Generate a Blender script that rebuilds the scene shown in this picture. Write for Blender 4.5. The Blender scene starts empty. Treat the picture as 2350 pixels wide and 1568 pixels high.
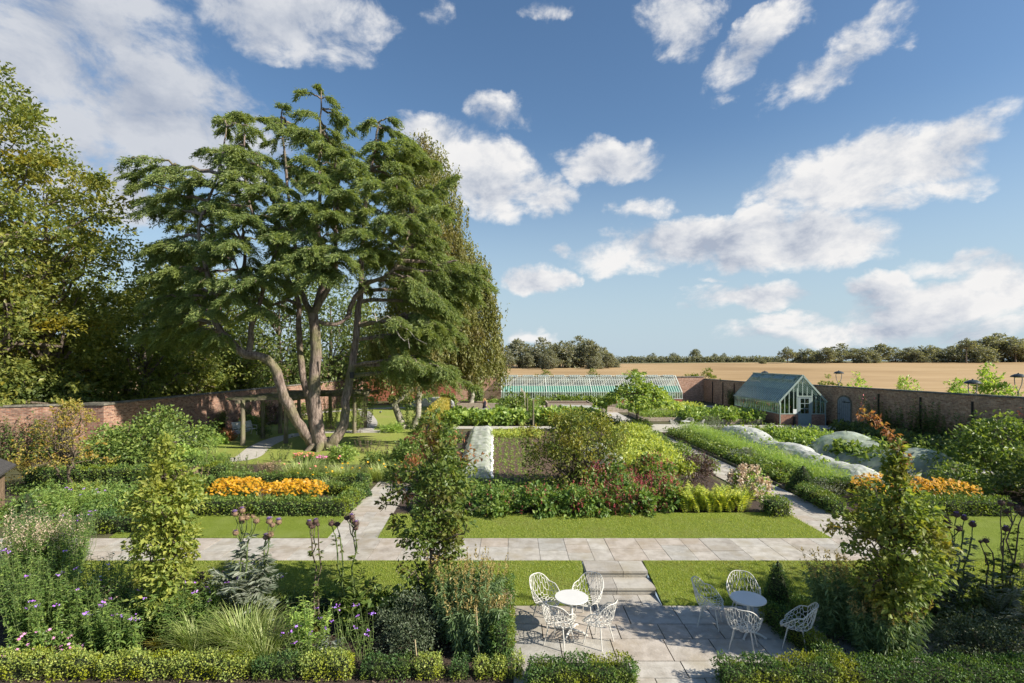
import bpy, math, random
import numpy as np
from mathutils import Vector, Matrix
rng = np.random.default_rng(11)
random.seed(11)
R = math.radians
scene = bpy.context.scene
COL = scene.collection

# ---------------------------------------------------------------- picture geometry -> garden plan
F, CX, HY, HC = 1200.0, 1175.0, 828.0, 5.4      # surveyed with a 2350 px wide plan of the view
def P(x, y, z=0.0):
    Y = (HC - z) * F / (y - HY)
    return np.array([(x - CX) * Y / F, Y, z])
def V(x, y, Y):
    return np.array([(x - CX) * Y / F, Y, HC - (y - HY) * Y / F])
def nrm(a):
    return a / np.maximum(np.linalg.norm(a, axis=-1, keepdims=True), 1e-9)
def rand_unit(n):
    return nrm(rng.normal(size=(n, 3)))

# ---------------------------------------------------------------- mesh building
class MB:
    def __init__(self):
        self.v = []; self.f = {}; self.n = 0
    def add(self, v, f):
        v = np.asarray(v, dtype=np.float64).reshape(-1, 3)
        if isinstance(f, np.ndarray):
            self.f.setdefault(f.shape[1], []).append(f + self.n)
        else:
            for q in f:
                self.f.setdefault(len(q), []).append(np.array([q]) + self.n)
        self.v.append(v); self.n += len(v)
        return self
    def box(self, c, s, rz=0.0, rx=0.0, ry=0.0):
        x, y, z = np.array(s) / 2.0
        v = np.array([[-x,-y,-z],[x,-y,-z],[x,y,-z],[-x,y,-z],[-x,-y,z],[x,-y,z],[x,y,z],[-x,y,z]])
        if rz or rx or ry:
            M = np.array(Matrix.Rotation(rz, 3, 'Z') @ Matrix.Rotation(ry, 3, 'Y') @ Matrix.Rotation(rx, 3, 'X'))
            v = v @ M.T
        self.add(v + np.array(c), np.array([[0,3,2,1],[4,5,6,7],[0,1,5,4],[1,2,6,5],[2,3,7,6],[3,0,4,7]]))
        return self
    def bar(self, a, b, w, h=None, up=(0,0,1)):
        a = np.array(a, float); b = np.array(b, float); h = w if h is None else h
        d = nrm(b - a); s = np.cross(d, up)
        if np.linalg.norm(s) < 1e-4: s = np.cross(d, (1,0,0))
        s = nrm(s); u = np.cross(s, d)
        v = []
        for p in (a, b):
            for (i, j) in ((-1,-1),(1,-1),(1,1),(-1,1)):
                v.append(p + s*i*w/2 + u*j*h/2)
        self.add(v, np.array([[0,1,2,3],[7,6,5,4],[0,4,5,1],[1,5,6,2],[2,6,7,3],[3,7,4,0]]))
        return self
    def tube(self, pts, rad, n=6, cap=True, jit=0.0):
        pts = np.asarray(pts, float); k = len(pts)
        rad = np.broadcast_to(np.asarray(rad, float), (k,))
        t = np.zeros_like(pts); t[1:-1] = pts[2:] - pts[:-2]; t[0] = pts[1]-pts[0]; t[-1] = pts[-1]-pts[-2]
        t = nrm(t)
        ref = np.array([0,0,1.0]) if abs(t[0][2]) < .9 else np.array([1.0,0,0])
        vs = []
        s = nrm(np.cross(t[0], ref))
        for i in range(k):
            s = s - t[i]*np.dot(s, t[i]); s = nrm(s)
            u = np.cross(t[i], s)
            a = np.linspace(0, 2*math.pi, n, endpoint=False)
            vs.append(pts[i] + rad[i]*(np.cos(a)[:,None]*s + np.sin(a)[:,None]*u))
        v = np.concatenate(vs)
        if jit:
            rid = np.tile(rng.normal(size=n), k)*.6 + rng.normal(size=k*n)*.6
            v = v + (v - np.repeat(pts, n, 0))*(jit*rid)[:,None]
        f = []
        for i in range(k-1):
            for j in range(n):
                f.append([i*n+j, i*n+(j+1)%n, (i+1)*n+(j+1)%n, (i+1)*n+j])
        self.add(v, np.array(f))
        if cap:
            self.add(vs[-1], [list(range(n))]); self.add(vs[0], [list(range(n))[::-1]])
        return self
    def disc(self, c, r, n=24, z0=0, z1=None):
        a = np.linspace(0, 2*math.pi, n, endpoint=False)
        ring = np.stack([c[0]+r*np.cos(a), c[1]+r*np.sin(a), np.full(n, c[2])], 1)
        self.add(ring, [list(range(n))]); return self
    def lathe(self, c, prof, n=20):
        a = np.linspace(0, 2*math.pi, n, endpoint=False)
        vs = [np.stack([c[0]+r*np.cos(a), c[1]+r*np.sin(a), np.full(n, c[2]+z)], 1) for r, z in prof]
        f = []
        for i in range(len(prof)-1):
            for j in range(n):
                f.append([i*n+j, i*n+(j+1)%n, (i+1)*n+(j+1)%n, (i+1)*n+j])
        self.add(np.concatenate(vs), np.array(f))
        self.add(vs[-1], [list(range(n))]); self.add(vs[0], [list(range(n))[::-1]])
        return self
    def build(self, name, mat, parent=None, smooth=False, loc=None):
        v = np.concatenate(self.v) if self.v else np.zeros((0,3))
        off = np.zeros(3)
        if parent is not None and loc is None: off = wloc(parent)
        elif loc is not None: off = np.array(loc, float)
        v = v - off
        me = bpy.data.meshes.new(name)
        me.vertices.add(len(v)); me.vertices.foreach_set('co', v.astype(np.float32).ravel())
        loops = []; starts = []; tot = []; s = 0
        for k, fl in self.f.items():
            a = np.concatenate(fl).astype(np.int32); loops.append(a.ravel())
            m = len(a); starts.append(s + np.arange(m)*k); tot.append(np.full(m, k)); s += m*k
        L = np.concatenate(loops); 
        me.loops.add(len(L)); me.loops.foreach_set('vertex_index', L)
        st = np.concatenate(starts).astype(np.int32)
        me.polygons.add(len(st)); me.polygons.foreach_set('loop_start', st)
        try: me.polygons.foreach_set('loop_total', np.concatenate(tot).astype(np.int32))
        except Exception: pass
        me.polygons.foreach_set('use_smooth', np.full(len(st), bool(smooth)))
        me.update(calc_edges=True)
        me.materials.append(mat)
        o = bpy.data.objects.new(name, me); COL.objects.link(o)
        if parent is not None: o.parent = parent
        if loc is not None and parent is None: o.location = loc
        return o
_W = {}
def wloc(o):
    p = np.zeros(3)
    while o is not None:
        p = p + np.array(o.location); o = o.parent
    return p
def tag(o, label, cat, group=None, kind=None):
    o['label'] = label; o['category'] = cat
    if group: o['group'] = group
    if kind: o['kind'] = kind
    return o
def thing(name, label, cat, loc=(0,0,0), group=None, rz=0.0):
    o = bpy.data.objects.new(name, None); COL.objects.link(o)
    o.location = tuple(float(q) for q in loc); o.rotation_euler = (0,0,rz); o.empty_display_size = .2
    return tag(o, label, cat, group)
def struct(o, kind='structure'):
    o['kind'] = kind; return o
def copy_tree(o, parent=None):
    c = o.copy(); COL.objects.link(c)
    if parent is not None:
        c.parent = parent
    for ch in list(o.children): copy_tree(ch, c)
    return c

# ---------------------------------------------------------------- leaves
def leaf_quads(mb, base, tip, up, L, W, fold=.15, mid=.45):
    n = len(base); L = np.broadcast_to(L, (n,))[:,None]; W = np.broadcast_to(W, (n,))[:,None]
    tip = nrm(tip); side = nrm(np.cross(tip, up)); u = np.cross(side, tip)
    a = base; m = base + tip*L*mid
    v = np.stack([a, m + side*W/2 + u*W*fold, base + tip*L - u*L*.08, m - side*W/2 + u*W*fold], 1).reshape(-1,3)
    f = np.arange(4*n).reshape(n,4)
    mb.add(v, f)
def scatter(mb, c, out, L, W, spread=.8, droop=0.0, lift=.6, lv=.5):
    """leaves at points c growing roughly along out"""
    n = len(c)
    tip = nrm(out + rng.normal(size=(n,3))*spread + np.array([0,0,-droop]))
    up = nrm(np.array([0,0,lift]) + out*.5 + rng.normal(size=(n,3))*.45)
    l = L*(1 + lv*(rng.random(n)*2-1)); 
    leaf_quads(mb, c, tip, up, l, W/L*l)
def clumps(mb, cen, rad, n, L, W, origin=None, spread=.8, droop=.1, inner=.35, lift=.6, flat=1.0):
    """n leaves on every clump"""
    cen = np.asarray(cen, float).reshape(-1,3); k = len(cen)
    rad = np.broadcast_to(np.asarray(rad, float), (k,))
    d = rand_unit(k*n).reshape(k, n, 3)
    r = inner + (1-inner)*rng.random((k,n,1))**.6
    p = cen[:,None,:] + d*r*rad[:,None,None]*np.array([1,1,flat])
    o = d.copy()
    if origin is not None:
        o = o*.6 + nrm(cen - np.asarray(origin))[:,None,:]
    scatter(mb, p.reshape(-1,3), nrm(o).reshape(-1,3), L, W, spread, droop, lift)
def dome_points(n, rx, ry, h, low=0.0, power=.35):
    """points through a dome (denser towards its skin)"""
    d = rand_unit(n); d[:,2] = np.abs(d[:,2])
    r = rng.random(n)**power
    return d*r[:,None]*np.array([rx, ry, h])
def blades(mb, base, az, L, lean, W, droop=.5, seg=5):
    """arching strap leaves: base (n,3)"""
    n = len(base); t = np.linspace(0,1,seg+1)
    L = np.broadcast_to(L,(n,)); lean = np.broadcast_to(lean,(n,)); W = np.broadcast_to(W,(n,)); droop = np.broadcast_to(droop,(n,))
    h = np.stack([np.cos(az), np.sin(az), np.zeros(n)], 1); s = np.stack([-np.sin(az), np.cos(az), np.zeros(n)], 1)
    ang = lean[:,None] + droop[:,None]*2.2*t[None,:]**1.6
    dx = np.sin(ang)*L[:,None]/seg; dz = np.cos(ang)*L[:,None]/seg
    X = np.concatenate([np.zeros((n,1)), np.cumsum(dx[:,:-1],1)],1); Z = np.concatenate([np.zeros((n,1)), np.cumsum(dz[:,:-1],1)],1)
    w = W[:,None]*(1 - t[None,:]**2.2)*.5 + .0008
    c = base[:,None,:] + h[:,None,:]*X[:,:,None] + np.array([0,0,1.0])*Z[:,:,None]
    v = np.stack([c - s[:,None,:]*w[:,:,None], c + s[:,None,:]*w[:,:,None]], 2).reshape(-1,3)
    idx = np.arange(n)[:,None]*(2*(seg+1)) + np.arange(seg)[None,:]*2
    f = np.stack([idx, idx+1, idx+3, idx+2], -1).reshape(-1,4)
    mb.add(v, f)
def discs(mb, c, nrmls, r, k=6):
    n = len(c); r = np.broadcast_to(r,(n,))
    nn = nrm(nrmls); s = nrm(np.cross(nn, np.array([.3,1,.1]))); u = np.cross(nn, s)
    a = np.linspace(0, 2*math.pi, k, endpoint=False)
    v = c[:,None,:] + r[:,None,None]*(np.cos(a)[None,:,None]*s[:,None,:] + np.sin(a)[None,:,None]*u[:,None,:])
    mb.add(v.reshape(-1,3), np.arange(n*k).reshape(n,k))
def stars(mb, c, nrmls, r, k=8, inner=.55):
    """petalled flower heads"""
    n = len(c); r = np.broadcast_to(r,(n,))
    nn = nrm(nrmls); s = nrm(np.cross(nn, np.array([.3,1,.1]))); u = np.cross(nn, s)
    a = np.linspace(0, 2*math.pi, 2*k, endpoint=False)[None,:] + rng.random(n)[:,None]*3
    rr = np.where(np.arange(2*k)%2==0, 1.0, inner)[None,:]*r[:,None]
    v = c[:,None,:] + rr[:,:,None]*(np.cos(a)[:,:,None]*s[:,None,:] + np.sin(a)[:,:,None]*u[:,None,:])
    mb.add(v.reshape(-1,3), np.arange(n*2*k).reshape(n,2*k))

# ---------------------------------------------------------------- materials
MATS = {}
LEAFK = 1.6
def _new(name):
    m = bpy.data.materials.new(name); m.use_nodes = True
    nt = m.node_tree; nt.nodes.clear()
    out = nt.nodes.new('ShaderNodeOutputMaterial'); MATS[name] = m
    return m, nt, out
def ramp(nt, cols, pos=None):
    r = nt.nodes.new('ShaderNodeValToRGB'); e = r.color_ramp.elements
    n = len(cols); pos = pos or [i/(n-1) for i in range(n)]
    while len(e) < n: e.new(.5)
    for i in range(n):
        e[i].position = pos[i]; e[i].color = (*cols[i], 1)
    return r
def leaf(name, cols, trans=.35, rough=.45, tcol=None, patch=None, pscale=.5, spec=.35):
    """foliage: every leaf its own tone out of cols; patch = tone of clumps that have turned"""
    K = LEAFK if max(cols[-1]) < .6 else 1.0
    cols = [(min(.9, c_[0]*K*(1.12 if K > 1 else 1)), min(.9, c_[1]*K), min(.9, c_[2]*K) if K == 1 else max(c_[2]*K*1.25, .24*c_[1]*K)) for c_ in cols]
    m, nt, out = _new(name); N = nt.nodes.new; Lk = nt.links.new
    g = N('ShaderNodeNewGeometry'); r = ramp(nt, cols); Lk(g.outputs['Random Per Island'], r.inputs[0])
    c = r.outputs[0]
    if patch:
        tc = N('ShaderNodeTexCoord'); no = N('ShaderNodeTexNoise'); no.inputs['Scale'].default_value = pscale; no.inputs['Detail'].default_value = 3
        Lk(tc.outputs['Object'], no.inputs['Vector'])
        mr = N('ShaderNodeMapRange'); mr.inputs[1].default_value = .5; mr.inputs[2].default_value = .68
        Lk(no.outputs[0], mr.inputs[0])
        mx = N('ShaderNodeMix'); mx.data_type = 'RGBA'; Lk(mr.outputs[0], mx.inputs[0]); Lk(c, mx.inputs[6]); mx.inputs[7].default_value = (*patch,1)
        c = mx.outputs[2]
    b = N('ShaderNodeBsdfPrincipled'); b.inputs['Roughness'].default_value = rough; b.inputs['Specular IOR Level'].default_value = spec
    Lk(c, b.inputs['Base Color'])
    if trans > 0:
        t = N('ShaderNodeBsdfTranslucent')
        hs = N('ShaderNodeMix'); hs.data_type = 'RGBA'; hs.blend_type = 'MULTIPLY'; hs.inputs[0].default_value = 1
        Lk(c, hs.inputs[6]); hs.inputs[7].default_value = (*(tcol or (1.5,1.45,.6)),1); hs.clamp_result = False
        Lk(hs.outputs[2], t.inputs['Color'])
        mx = N('ShaderNodeMixShader'); mx.inputs[0].default_value = trans
        Lk(b.outputs[0], mx.inputs[1]); Lk(t.outputs[0], mx.inputs[2]); Lk(mx.outputs[0], out.inputs[0])
    else: Lk(b.outputs[0], out.inputs[0])
    return m
def mat(name, c1, c2=None, scale=5.0, rough=.7, bump=0.0, bscale=None, metal=0.0, detail=5, contrast=(.35,.65), stretch=None, spec=.4, island=None, c3=None, s3=.6):
    m, nt, out = _new(name); N = nt.nodes.new; Lk = nt.links.new
    b = N('ShaderNodeBsdfPrincipled'); b.inputs['Roughness'].default_value = rough; b.inputs['Metallic'].default_value = metal
    b.inputs['Specular IOR Level'].default_value = spec
    tc = N('ShaderNodeTexCoord'); vec = tc.outputs['Object']
    if stretch:
        mp = N('ShaderNodeMapping'); mp.inputs['Scale'].default_value = stretch; Lk(vec, mp.inputs[0]); vec = mp.outputs[0]
    c = None
    if c2 is not None:
        no = N('ShaderNodeTexNoise'); no.inputs['Scale'].default_value = scale; no.inputs['Detail'].default_value = detail; no.inputs['Roughness'].default_value = .62
        Lk(vec, no.inputs['Vector'])
        r = ramp(nt, [c1, c2], list(contrast)); Lk(no.outputs[0], r.inputs[0]); c = r.outputs[0]
        if c3 is not None:
            n3 = N('ShaderNodeTexNoise'); n3.inputs['Scale'].default_value = s3; n3.inputs['Detail'].default_value = 4; Lk(tc.outputs['Object'], n3.inputs['Vector'])
            mr = N('ShaderNodeMapRange'); mr.inputs[1].default_value = .48; mr.inputs[2].default_value = .7; Lk(n3.outputs[0], mr.inputs[0])
            mx = N('ShaderNodeMix'); mx.data_type='RGBA'; Lk(mr.outputs[0], mx.inputs[0]); Lk(c, mx.inputs[6]); mx.inputs[7].default_value = (*c3,1); c = mx.outputs[2]
    if island:
        g = N('ShaderNodeNewGeometry'); r = ramp(nt, island); Lk(g.outputs['Random Per Island'], r.inputs[0])
        if c is None: c = r.outputs[0]
        else:
            mx = N('ShaderNodeMix'); mx.data_type='RGBA'; mx.blend_type='MULTIPLY'; mx.inputs[0].default_value = 1
            Lk(r.outputs[0], mx.inputs[6]); Lk(c, mx.inputs[7]); c = mx.outputs[2]
    if c is None: b.inputs['Base Color'].default_value = (*c1,1)
    else: Lk(c, b.inputs['Base Color'])
    if bump:
        nb = N('ShaderNodeTexNoise'); nb.inputs['Scale'].default_value = bscale or scale*4; nb.inputs['Detail'].default_value = 4
        Lk(vec, nb.inputs['Vector'])
        bp = N('ShaderNodeBump'); bp.inputs['Strength'].default_value = min(1, bump); bp.inputs['Distance'].default_value = .03 if bump <= 1 else .03*bump
        Lk(nb.outputs[0], bp.inputs['Height']); Lk(bp.outputs[0], b.inputs['Normal'])
    Lk(b.outputs[0], out.inputs[0])
    return m
def brick(name, tones, mortar=(.36,.31,.26), c_dirt=(.12,.10,.085), dirt=.5):
    m, nt, out = _new(name); N = nt.nodes.new; Lk = nt.links.new
    tc = N('ShaderNodeTexCoord'); sx = N('ShaderNodeSeparateXYZ'); Lk(tc.outputs['Object'], sx.inputs[0])
    ad = N('ShaderNodeMath'); Lk(sx.outputs[0], ad.inputs[0]); Lk(sx.outputs[1], ad.inputs[1])
    cb = N('ShaderNodeCombineXYZ'); Lk(ad.outputs[0], cb.inputs[0]); Lk(sx.outputs[2], cb.inputs[1])
    bt = N('ShaderNodeTexBrick'); bt.inputs['Scale'].default_value = 1; bt.inputs['Brick Width'].default_value = .235; bt.inputs['Row Height'].default_value = .08
    bt.inputs['Mortar Size'].default_value = .008; bt.inputs['Mortar Smooth'].default_value = .2; bt.inputs['Bias'].default_value = 0
    bt.inputs['Color1'].default_value = (0,0,0,1); bt.inputs['Color2'].default_value = (1,1,1,1); bt.inputs['Mortar'].default_value = (.5,.5,.5,1)
    Lk(cb.outputs[0], bt.inputs['Vector'])
    r = ramp(nt, tones); Lk(bt.outputs['Color'], r.inputs[0])
    mx = N('ShaderNodeMix'); mx.data_type='RGBA'; Lk(bt.outputs['Fac'], mx.inputs[0]); Lk(r.outputs[0], mx.inputs[6]); mx.inputs[7].default_value = (*mortar,1)
    no = N('ShaderNodeTexNoise'); no.inputs['Scale'].default_value = .7; no.inputs['Detail'].default_value = 6; no.inputs['Roughness'].default_value = .7
    Lk(tc.outputs['Object'], no.inputs['Vector'])
    mr = N('ShaderNodeMapRange'); mr.inputs[1].default_value = .45; mr.inputs[2].default_value = .75; mr.inputs[4].default_value = dirt; Lk(no.outputs[0], mr.inputs[0])
    m2 = N('ShaderNodeMix'); m2.data_type='RGBA'; Lk(mr.outputs[0], m2.inputs[0]); Lk(mx.outputs[2], m2.inputs[6]); m2.inputs[7].default_value = (*c_dirt,1)
    n2 = N('ShaderNodeTexNoise'); n2.inputs['Scale'].default_value = 9; n2.inputs['Detail'].default_value = 3; Lk(tc.outputs['Object'], n2.inputs['Vector'])
    m3 = N('ShaderNodeMix'); m3.data_type='RGBA'; m3.blend_type='OVERLAY'; m3.inputs[0].default_value = .6; Lk(m2.outputs[2], m3.inputs[6]); Lk(n2.outputs[0], m3.inputs[7])
    b = N('ShaderNodeBsdfPrincipled'); b.inputs['Roughness'].default_value = .9; b.inputs['Specular IOR Level'].default_value = .2; Lk(m3.outputs[2], b.inputs['Base Color'])
    bp = N('ShaderNodeBump'); bp.inputs['Strength'].default_value = .6; bp.inputs['Distance'].default_value = .02; bp.invert = True
    Lk(bt.outputs['Fac'], bp.inputs['Height']); Lk(bp.outputs[0], b.inputs['Normal'])
    Lk(b.outputs[0], out.inputs[0]); return m
def glass(name, tint=(.8,.92,.88), refl=.12):
    m, nt, out = _new(name); N = nt.nodes.new; Lk = nt.links.new
    t = N('ShaderNodeBsdfTransparent'); t.inputs[0].default_value = (*tint,1)
    g = N('ShaderNodeBsdfGlossy'); g.inputs['Roughness'].default_value = .04; g.inputs[0].default_value = (.9,.95,.95,1)
    lw = N('ShaderNodeLayerWeight'); lw.inputs[0].default_value = .5           # same on both sides of a thin pane
    pw = N('ShaderNodeMath'); pw.operation='POWER'; pw.inputs[1].default_value = 4.0; Lk(lw.outputs['Facing'], pw.inputs[0])
    ad = N('ShaderNodeMath'); ad.operation='MULTIPLY_ADD'; ad.inputs[1].default_value = .85; ad.inputs[2].default_value = max(.02, .04+refl); ad.use_clamp = True; Lk(pw.outputs[0], ad.inputs[0])
    mx = N('ShaderNodeMixShader'); Lk(ad.outputs[0], mx.inputs[0]); Lk(t.outputs[0], mx.inputs[1]); Lk(g.outputs[0], mx.inputs[2]); Lk(mx.outputs[0], out.inputs[0])
    return m
def fleece_mat(name, col, opac=.6, scale=3.0):
    """woven garden mesh: partly open, catches light"""
    m, nt, out = _new(name); N = nt.nodes.new; Lk = nt.links.new
    d = N('ShaderNodeBsdfDiffuse'); d.inputs[0].default_value = (*col,1)
    tl = N('ShaderNodeBsdfTranslucent'); tl.inputs[0].default_value = (*col,1)
    m1 = N('ShaderNodeMixShader'); m1.inputs[0].default_value = .4; Lk(d.outputs[0], m1.inputs[1]); Lk(tl.outputs[0], m1.inputs[2])
    t = N('ShaderNodeBsdfTransparent')
    tc = N('ShaderNodeTexCoord'); no = N('ShaderNodeTexNoise'); no.inputs['Scale'].default_value = scale; no.inputs['Detail'].default_value = 4; Lk(tc.outputs['Object'], no.inputs['Vector'])
    mr = N('ShaderNodeMapRange'); mr.inputs[1].default_value = .3; mr.inputs[2].default_value = .7; mr.inputs[3].default_value = opac-.2; mr.inputs[4].default_value = min(1, opac+.2); Lk(no.outputs[0], mr.inputs[0])
    mx = N('ShaderNodeMixShader'); Lk(mr.outputs[0], mx.inputs[0]); Lk(t.outputs[0], mx.inputs[1]); Lk(m1.outputs[0], mx.inputs[2]); Lk(mx.outputs[0], out.inputs[0])
    return m
# ---------------------------------------------------------------- camera, sun, sky
cam_d = bpy.data.cameras.new('camera'); cam = bpy.data.objects.new('camera', cam_d); COL.objects.link(cam)
cam.location = (0,0,HC); cam.rotation_euler = (R(90),0,0)
cam_d.sensor_width = 36; cam_d.lens = 36*F/2350.0; cam_d.shift_y = 44/2350.0; cam_d.clip_end = 3000; cam_d.clip_start = .1
scene.camera = cam
SUN = nrm(np.array([.775,-.30,.559]))
sd = bpy.data.lights.new('sun','SUN'); sd.energy = 5.0; sd.angle = R(.55); sd.color = (1,.93,.80)
so = bpy.data.objects.new('sun', sd); COL.objects.link(so)
so.rotation_euler = Vector(-SUN).to_track_quat('-Z','Y').to_euler(); so.location = (30,-10,30)

w = bpy.data.worlds.new('World'); scene.world = w; w.use_nodes = True
nt = w.node_tree; nt.nodes.clear(); N = nt.nodes.new; Lk = nt.links.new
out = N('ShaderNodeOutputWorld'); bg = N('ShaderNodeBackground')
SKY_STR = .078
bg.inputs[1].default_value = SKY_STR
sky = N('ShaderNodeTexSky'); sky.sky_type = 'NISHITA'; sky.sun_disc = False
sky.sun_elevation = math.asin(SUN[2]); sky.sun_rotation = math.atan2(SUN[0], SUN[1])
sky.altitude = 60; sky.air_density = 1.1; sky.dust_density = .6; sky.ozone_density = 2.2
def vm(op, a=None, b=None):
    n = N('ShaderNodeVectorMath'); n.operation = op
    for i, q in enumerate((a,b)):
        if q is None: continue
        if isinstance(q, (tuple,list)): n.inputs[i].default_value = q
        else: Lk(q, n.inputs[i])
    return n
def mth(op, a=None, b=None, c=None, clamp=False):
    n = N('ShaderNodeMath'); n.operation = op; n.use_clamp = clamp
    for i, q in enumerate((a,b,c)):
        if q is None: continue
        if isinstance(q, (int,float)): n.inputs[i].default_value = q
        else: Lk(q, n.inputs[i])
    return n.outputs[0]
tc = N('ShaderNodeTexCoord'); dirv = vm('NORMALIZE', tc.outputs['Generated']).outputs[0]
sx = N('ShaderNodeSeparateXYZ'); Lk(dirv, sx.inputs[0])
az = mth('ARCTAN2', sx.outputs[0], sx.outputs[1])           # compass bearing and height over the horizon
el = mth('ARCSINE', sx.outputs[2])
ang = N('ShaderNodeCombineXYZ'); Lk(az, ang.inputs[0]); Lk(el, ang.inputs[1])
def fbm(vec, scale, det=7, rough=.58, dist=0.0, off=(0,0,0), st=(1,1,1)):
    mp = N('ShaderNodeMapping'); mp.inputs['Scale'].default_value = st; mp.inputs['Location'].default_value = off; Lk(vec, mp.inputs[0])
    n = N('ShaderNodeTexNoise'); n.inputs['Scale'].default_value = scale; n.inputs['Detail'].default_value = det; n.inputs['Roughness'].default_value = rough; n.inputs['Distortion'].default_value = dist
    Lk(mp.outputs[0], n.inputs['Vector']); return n.outputs[0]
# cloud groups: picture x, y, half width, half height, tilt (degrees), weight
CL = [(170,60,330,170,0,.62),(330,250,390,145,8,.95),(90,320,280,150,0,.9),(650,40,280,100,0,.75),(290,440,85,85,0,.85),
      (1000,310,105,55,0,.8),(1090,390,150,90,20,1.0),(1235,445,100,42,0,.85),(1140,262,80,46,0,.7),(1390,368,125,50,0,.85),
      (1590,560,290,58,0,1.0),(1800,548,250,68,0,1.0),(1500,590,190,40,0,.8),(2000,385,280,80,-5,1.0),(1470,478,85,32,0,.7),(2150,345,120,58,-12,.7),(2110,440,140,40,0,.6),
      (1550,60,95,85,20,.8),(1745,105,130,66,-30,.8),(1910,150,170,66,-22,.85),(1800,205,80,40,0,.6),(1000,40,35,40,0,.5),
      (1225,640,85,34,0,.95),(1290,640,40,20,0,.7),(1710,682,140,34,0,.9),(1620,705,60,18,0,.6),(2150,700,240,60,0,.8),(2010,760,360,40,0,.75),(2320,640,170,60,0,.75),(2010,660,75,36,0,.85),(2290,660,70,36,0,.7),(2200,600,160,25,0,.5),(1850,740,120,26,0,.6),
      (1300,567,40,18,0,.7),(1220,770,80,18,0,.55),(1640,640,60,10,0,.4),(1240,30,40,30,0,.4)]
def field(vec):
    tot = None
    for (x,y,rx,ry,t,wt) in CL:
        a0 = math.atan2(x-CX, F); e0 = math.atan2(HY-y, math.hypot(F, x-CX))
        ka = F/(F*F+(x-CX)**2)*1.0; ke = 1.0/math.hypot(F, x-CX)*math.cos(e0)**2
        mp = N('ShaderNodeMapping'); mp.vector_type = 'TEXTURE'; mp.inputs['Location'].default_value = (a0,e0,0)
        mp.inputs['Rotation'].default_value = (0,0,R(-t)); mp.inputs['Scale'].default_value = (rx*ka*1.25, ry*ke*1.25, 1)
        Lk(vec, mp.inputs[0])
        d = vm('DOT_PRODUCT', mp.outputs[0], mp.outputs[0]).outputs['Value']
        q = mth('MULTIPLY_ADD', d, -wt, wt, clamp=True)
        tot = q if tot is None else mth('MAXIMUM', tot, q)
    return tot
# billowing outline: warp the bearing by noise first
wz = N('ShaderNodeTexNoise'); wz.inputs['Scale'].default_value = 11; wz.inputs['Detail'].default_value = 5; wz.inputs['Roughness'].default_value = .55; Lk(ang.outputs[0], wz.inputs['Vector'])
wo = vm('SUBTRACT', wz.outputs['Color'], (.5,.5,.5)); ws = vm('MULTIPLY', wo.outputs[0], (.13,.085,0)); wv = vm('ADD', ang.outputs[0], ws.outputs[0]).outputs[0]
base = field(wv)
n1 = fbm(ang.outputs[0], 9, 9, .62, .25, (3.1,1.7,.4), (1,1.5,1))
dens0 = mth('MULTIPLY_ADD', n1, 2.2, -1.12)                   # -.3 .. .4
dens = mth('ADD', base, dens0)
msk = N('ShaderNodeMapRange'); msk.interpolation_type='SMOOTHSTEP'; msk.inputs[1].default_value = .10; msk.inputs[2].default_value = .72; Lk(dens, msk.inputs[0])
has = N('ShaderNodeMapRange'); has.inputs[1].default_value = 0; has.inputs[2].default_value = .12; Lk(base, has.inputs[0])
cov = mth('MULTIPLY', msk.outputs[0], has.outputs[0])
# the side of a billow away from the sun and the flat base are greyer (thicker cloud between)
shv = vm('ADD', ang.outputs[0], (.035,.045,0)).outputs[0]
n2 = fbm(shv, 9, 6, .60, .25, (3.1,1.7,.4), (1,1.5,1))
lit = mth('SUBTRACT', n1, n2)
lf = mth('MULTIPLY_ADD', lit, 2.7, .66, clamp=True)
thick = N('ShaderNodeMapRange'); thick.inputs[1].default_value = .5; thick.inputs[2].default_value = 1.3; thick.inputs[3].default_value = 0; thick.inputs[4].default_value = .18; Lk(dens, thick.inputs[0])
lf2 = mth('SUBTRACT', lf, thick.outputs[0], clamp=True)
# the high bank in the north-west is a greyer, thinner sheet
gw = N('ShaderNodeMapRange'); gw.inputs[1].default_value = -.12; gw.inputs[2].default_value = -.5; gw.inputs[3].default_value = 1; gw.inputs[4].default_value = .42; Lk(az, gw.inputs[0])
lf3 = mth('MULTIPLY', lf2, gw.outputs[0])
cr = ramp(nt, [(3.0,3.4,4.2),(4.9,5.1,5.5),(6.9,6.8,6.7)], [0,.45,1]); Lk(lf3, cr.inputs[0])
# ramp colours clamp at display only; scale them to the sky's units
sat = N('ShaderNodeHueSaturation'); sat.inputs['Saturation'].default_value = 1.12; sat.inputs['Value'].default_value = 1.0; Lk(sky.outputs[0], sat.inputs['Color'])
hz_ = N('ShaderNodeMapRange'); hz_.interpolation_type = 'SMOOTHSTEP'; hz_.inputs[1].default_value = -.02; hz_.inputs[2].default_value = .42; hz_.inputs[3].default_value = .92; hz_.inputs[4].default_value = 0; Lk(el, hz_.inputs[0])
hm_ = N('ShaderNodeMix'); hm_.data_type='RGBA'; Lk(hz_.outputs[0], hm_.inputs[0]); Lk(sat.outputs[0], hm_.inputs[6]); hm_.inputs[7].default_value = (3.7,4.7,5.5,1)
mx = N('ShaderNodeMix'); mx.data_type='RGBA'; Lk(cov, mx.inputs[0]); Lk(hm_.outputs[2], mx.inputs[6]); Lk(cr.outputs[0], mx.inputs[7])
Lk(mx.outputs[2], bg.inputs[0]); Lk(bg.outputs[0], out.inputs[0])

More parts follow.
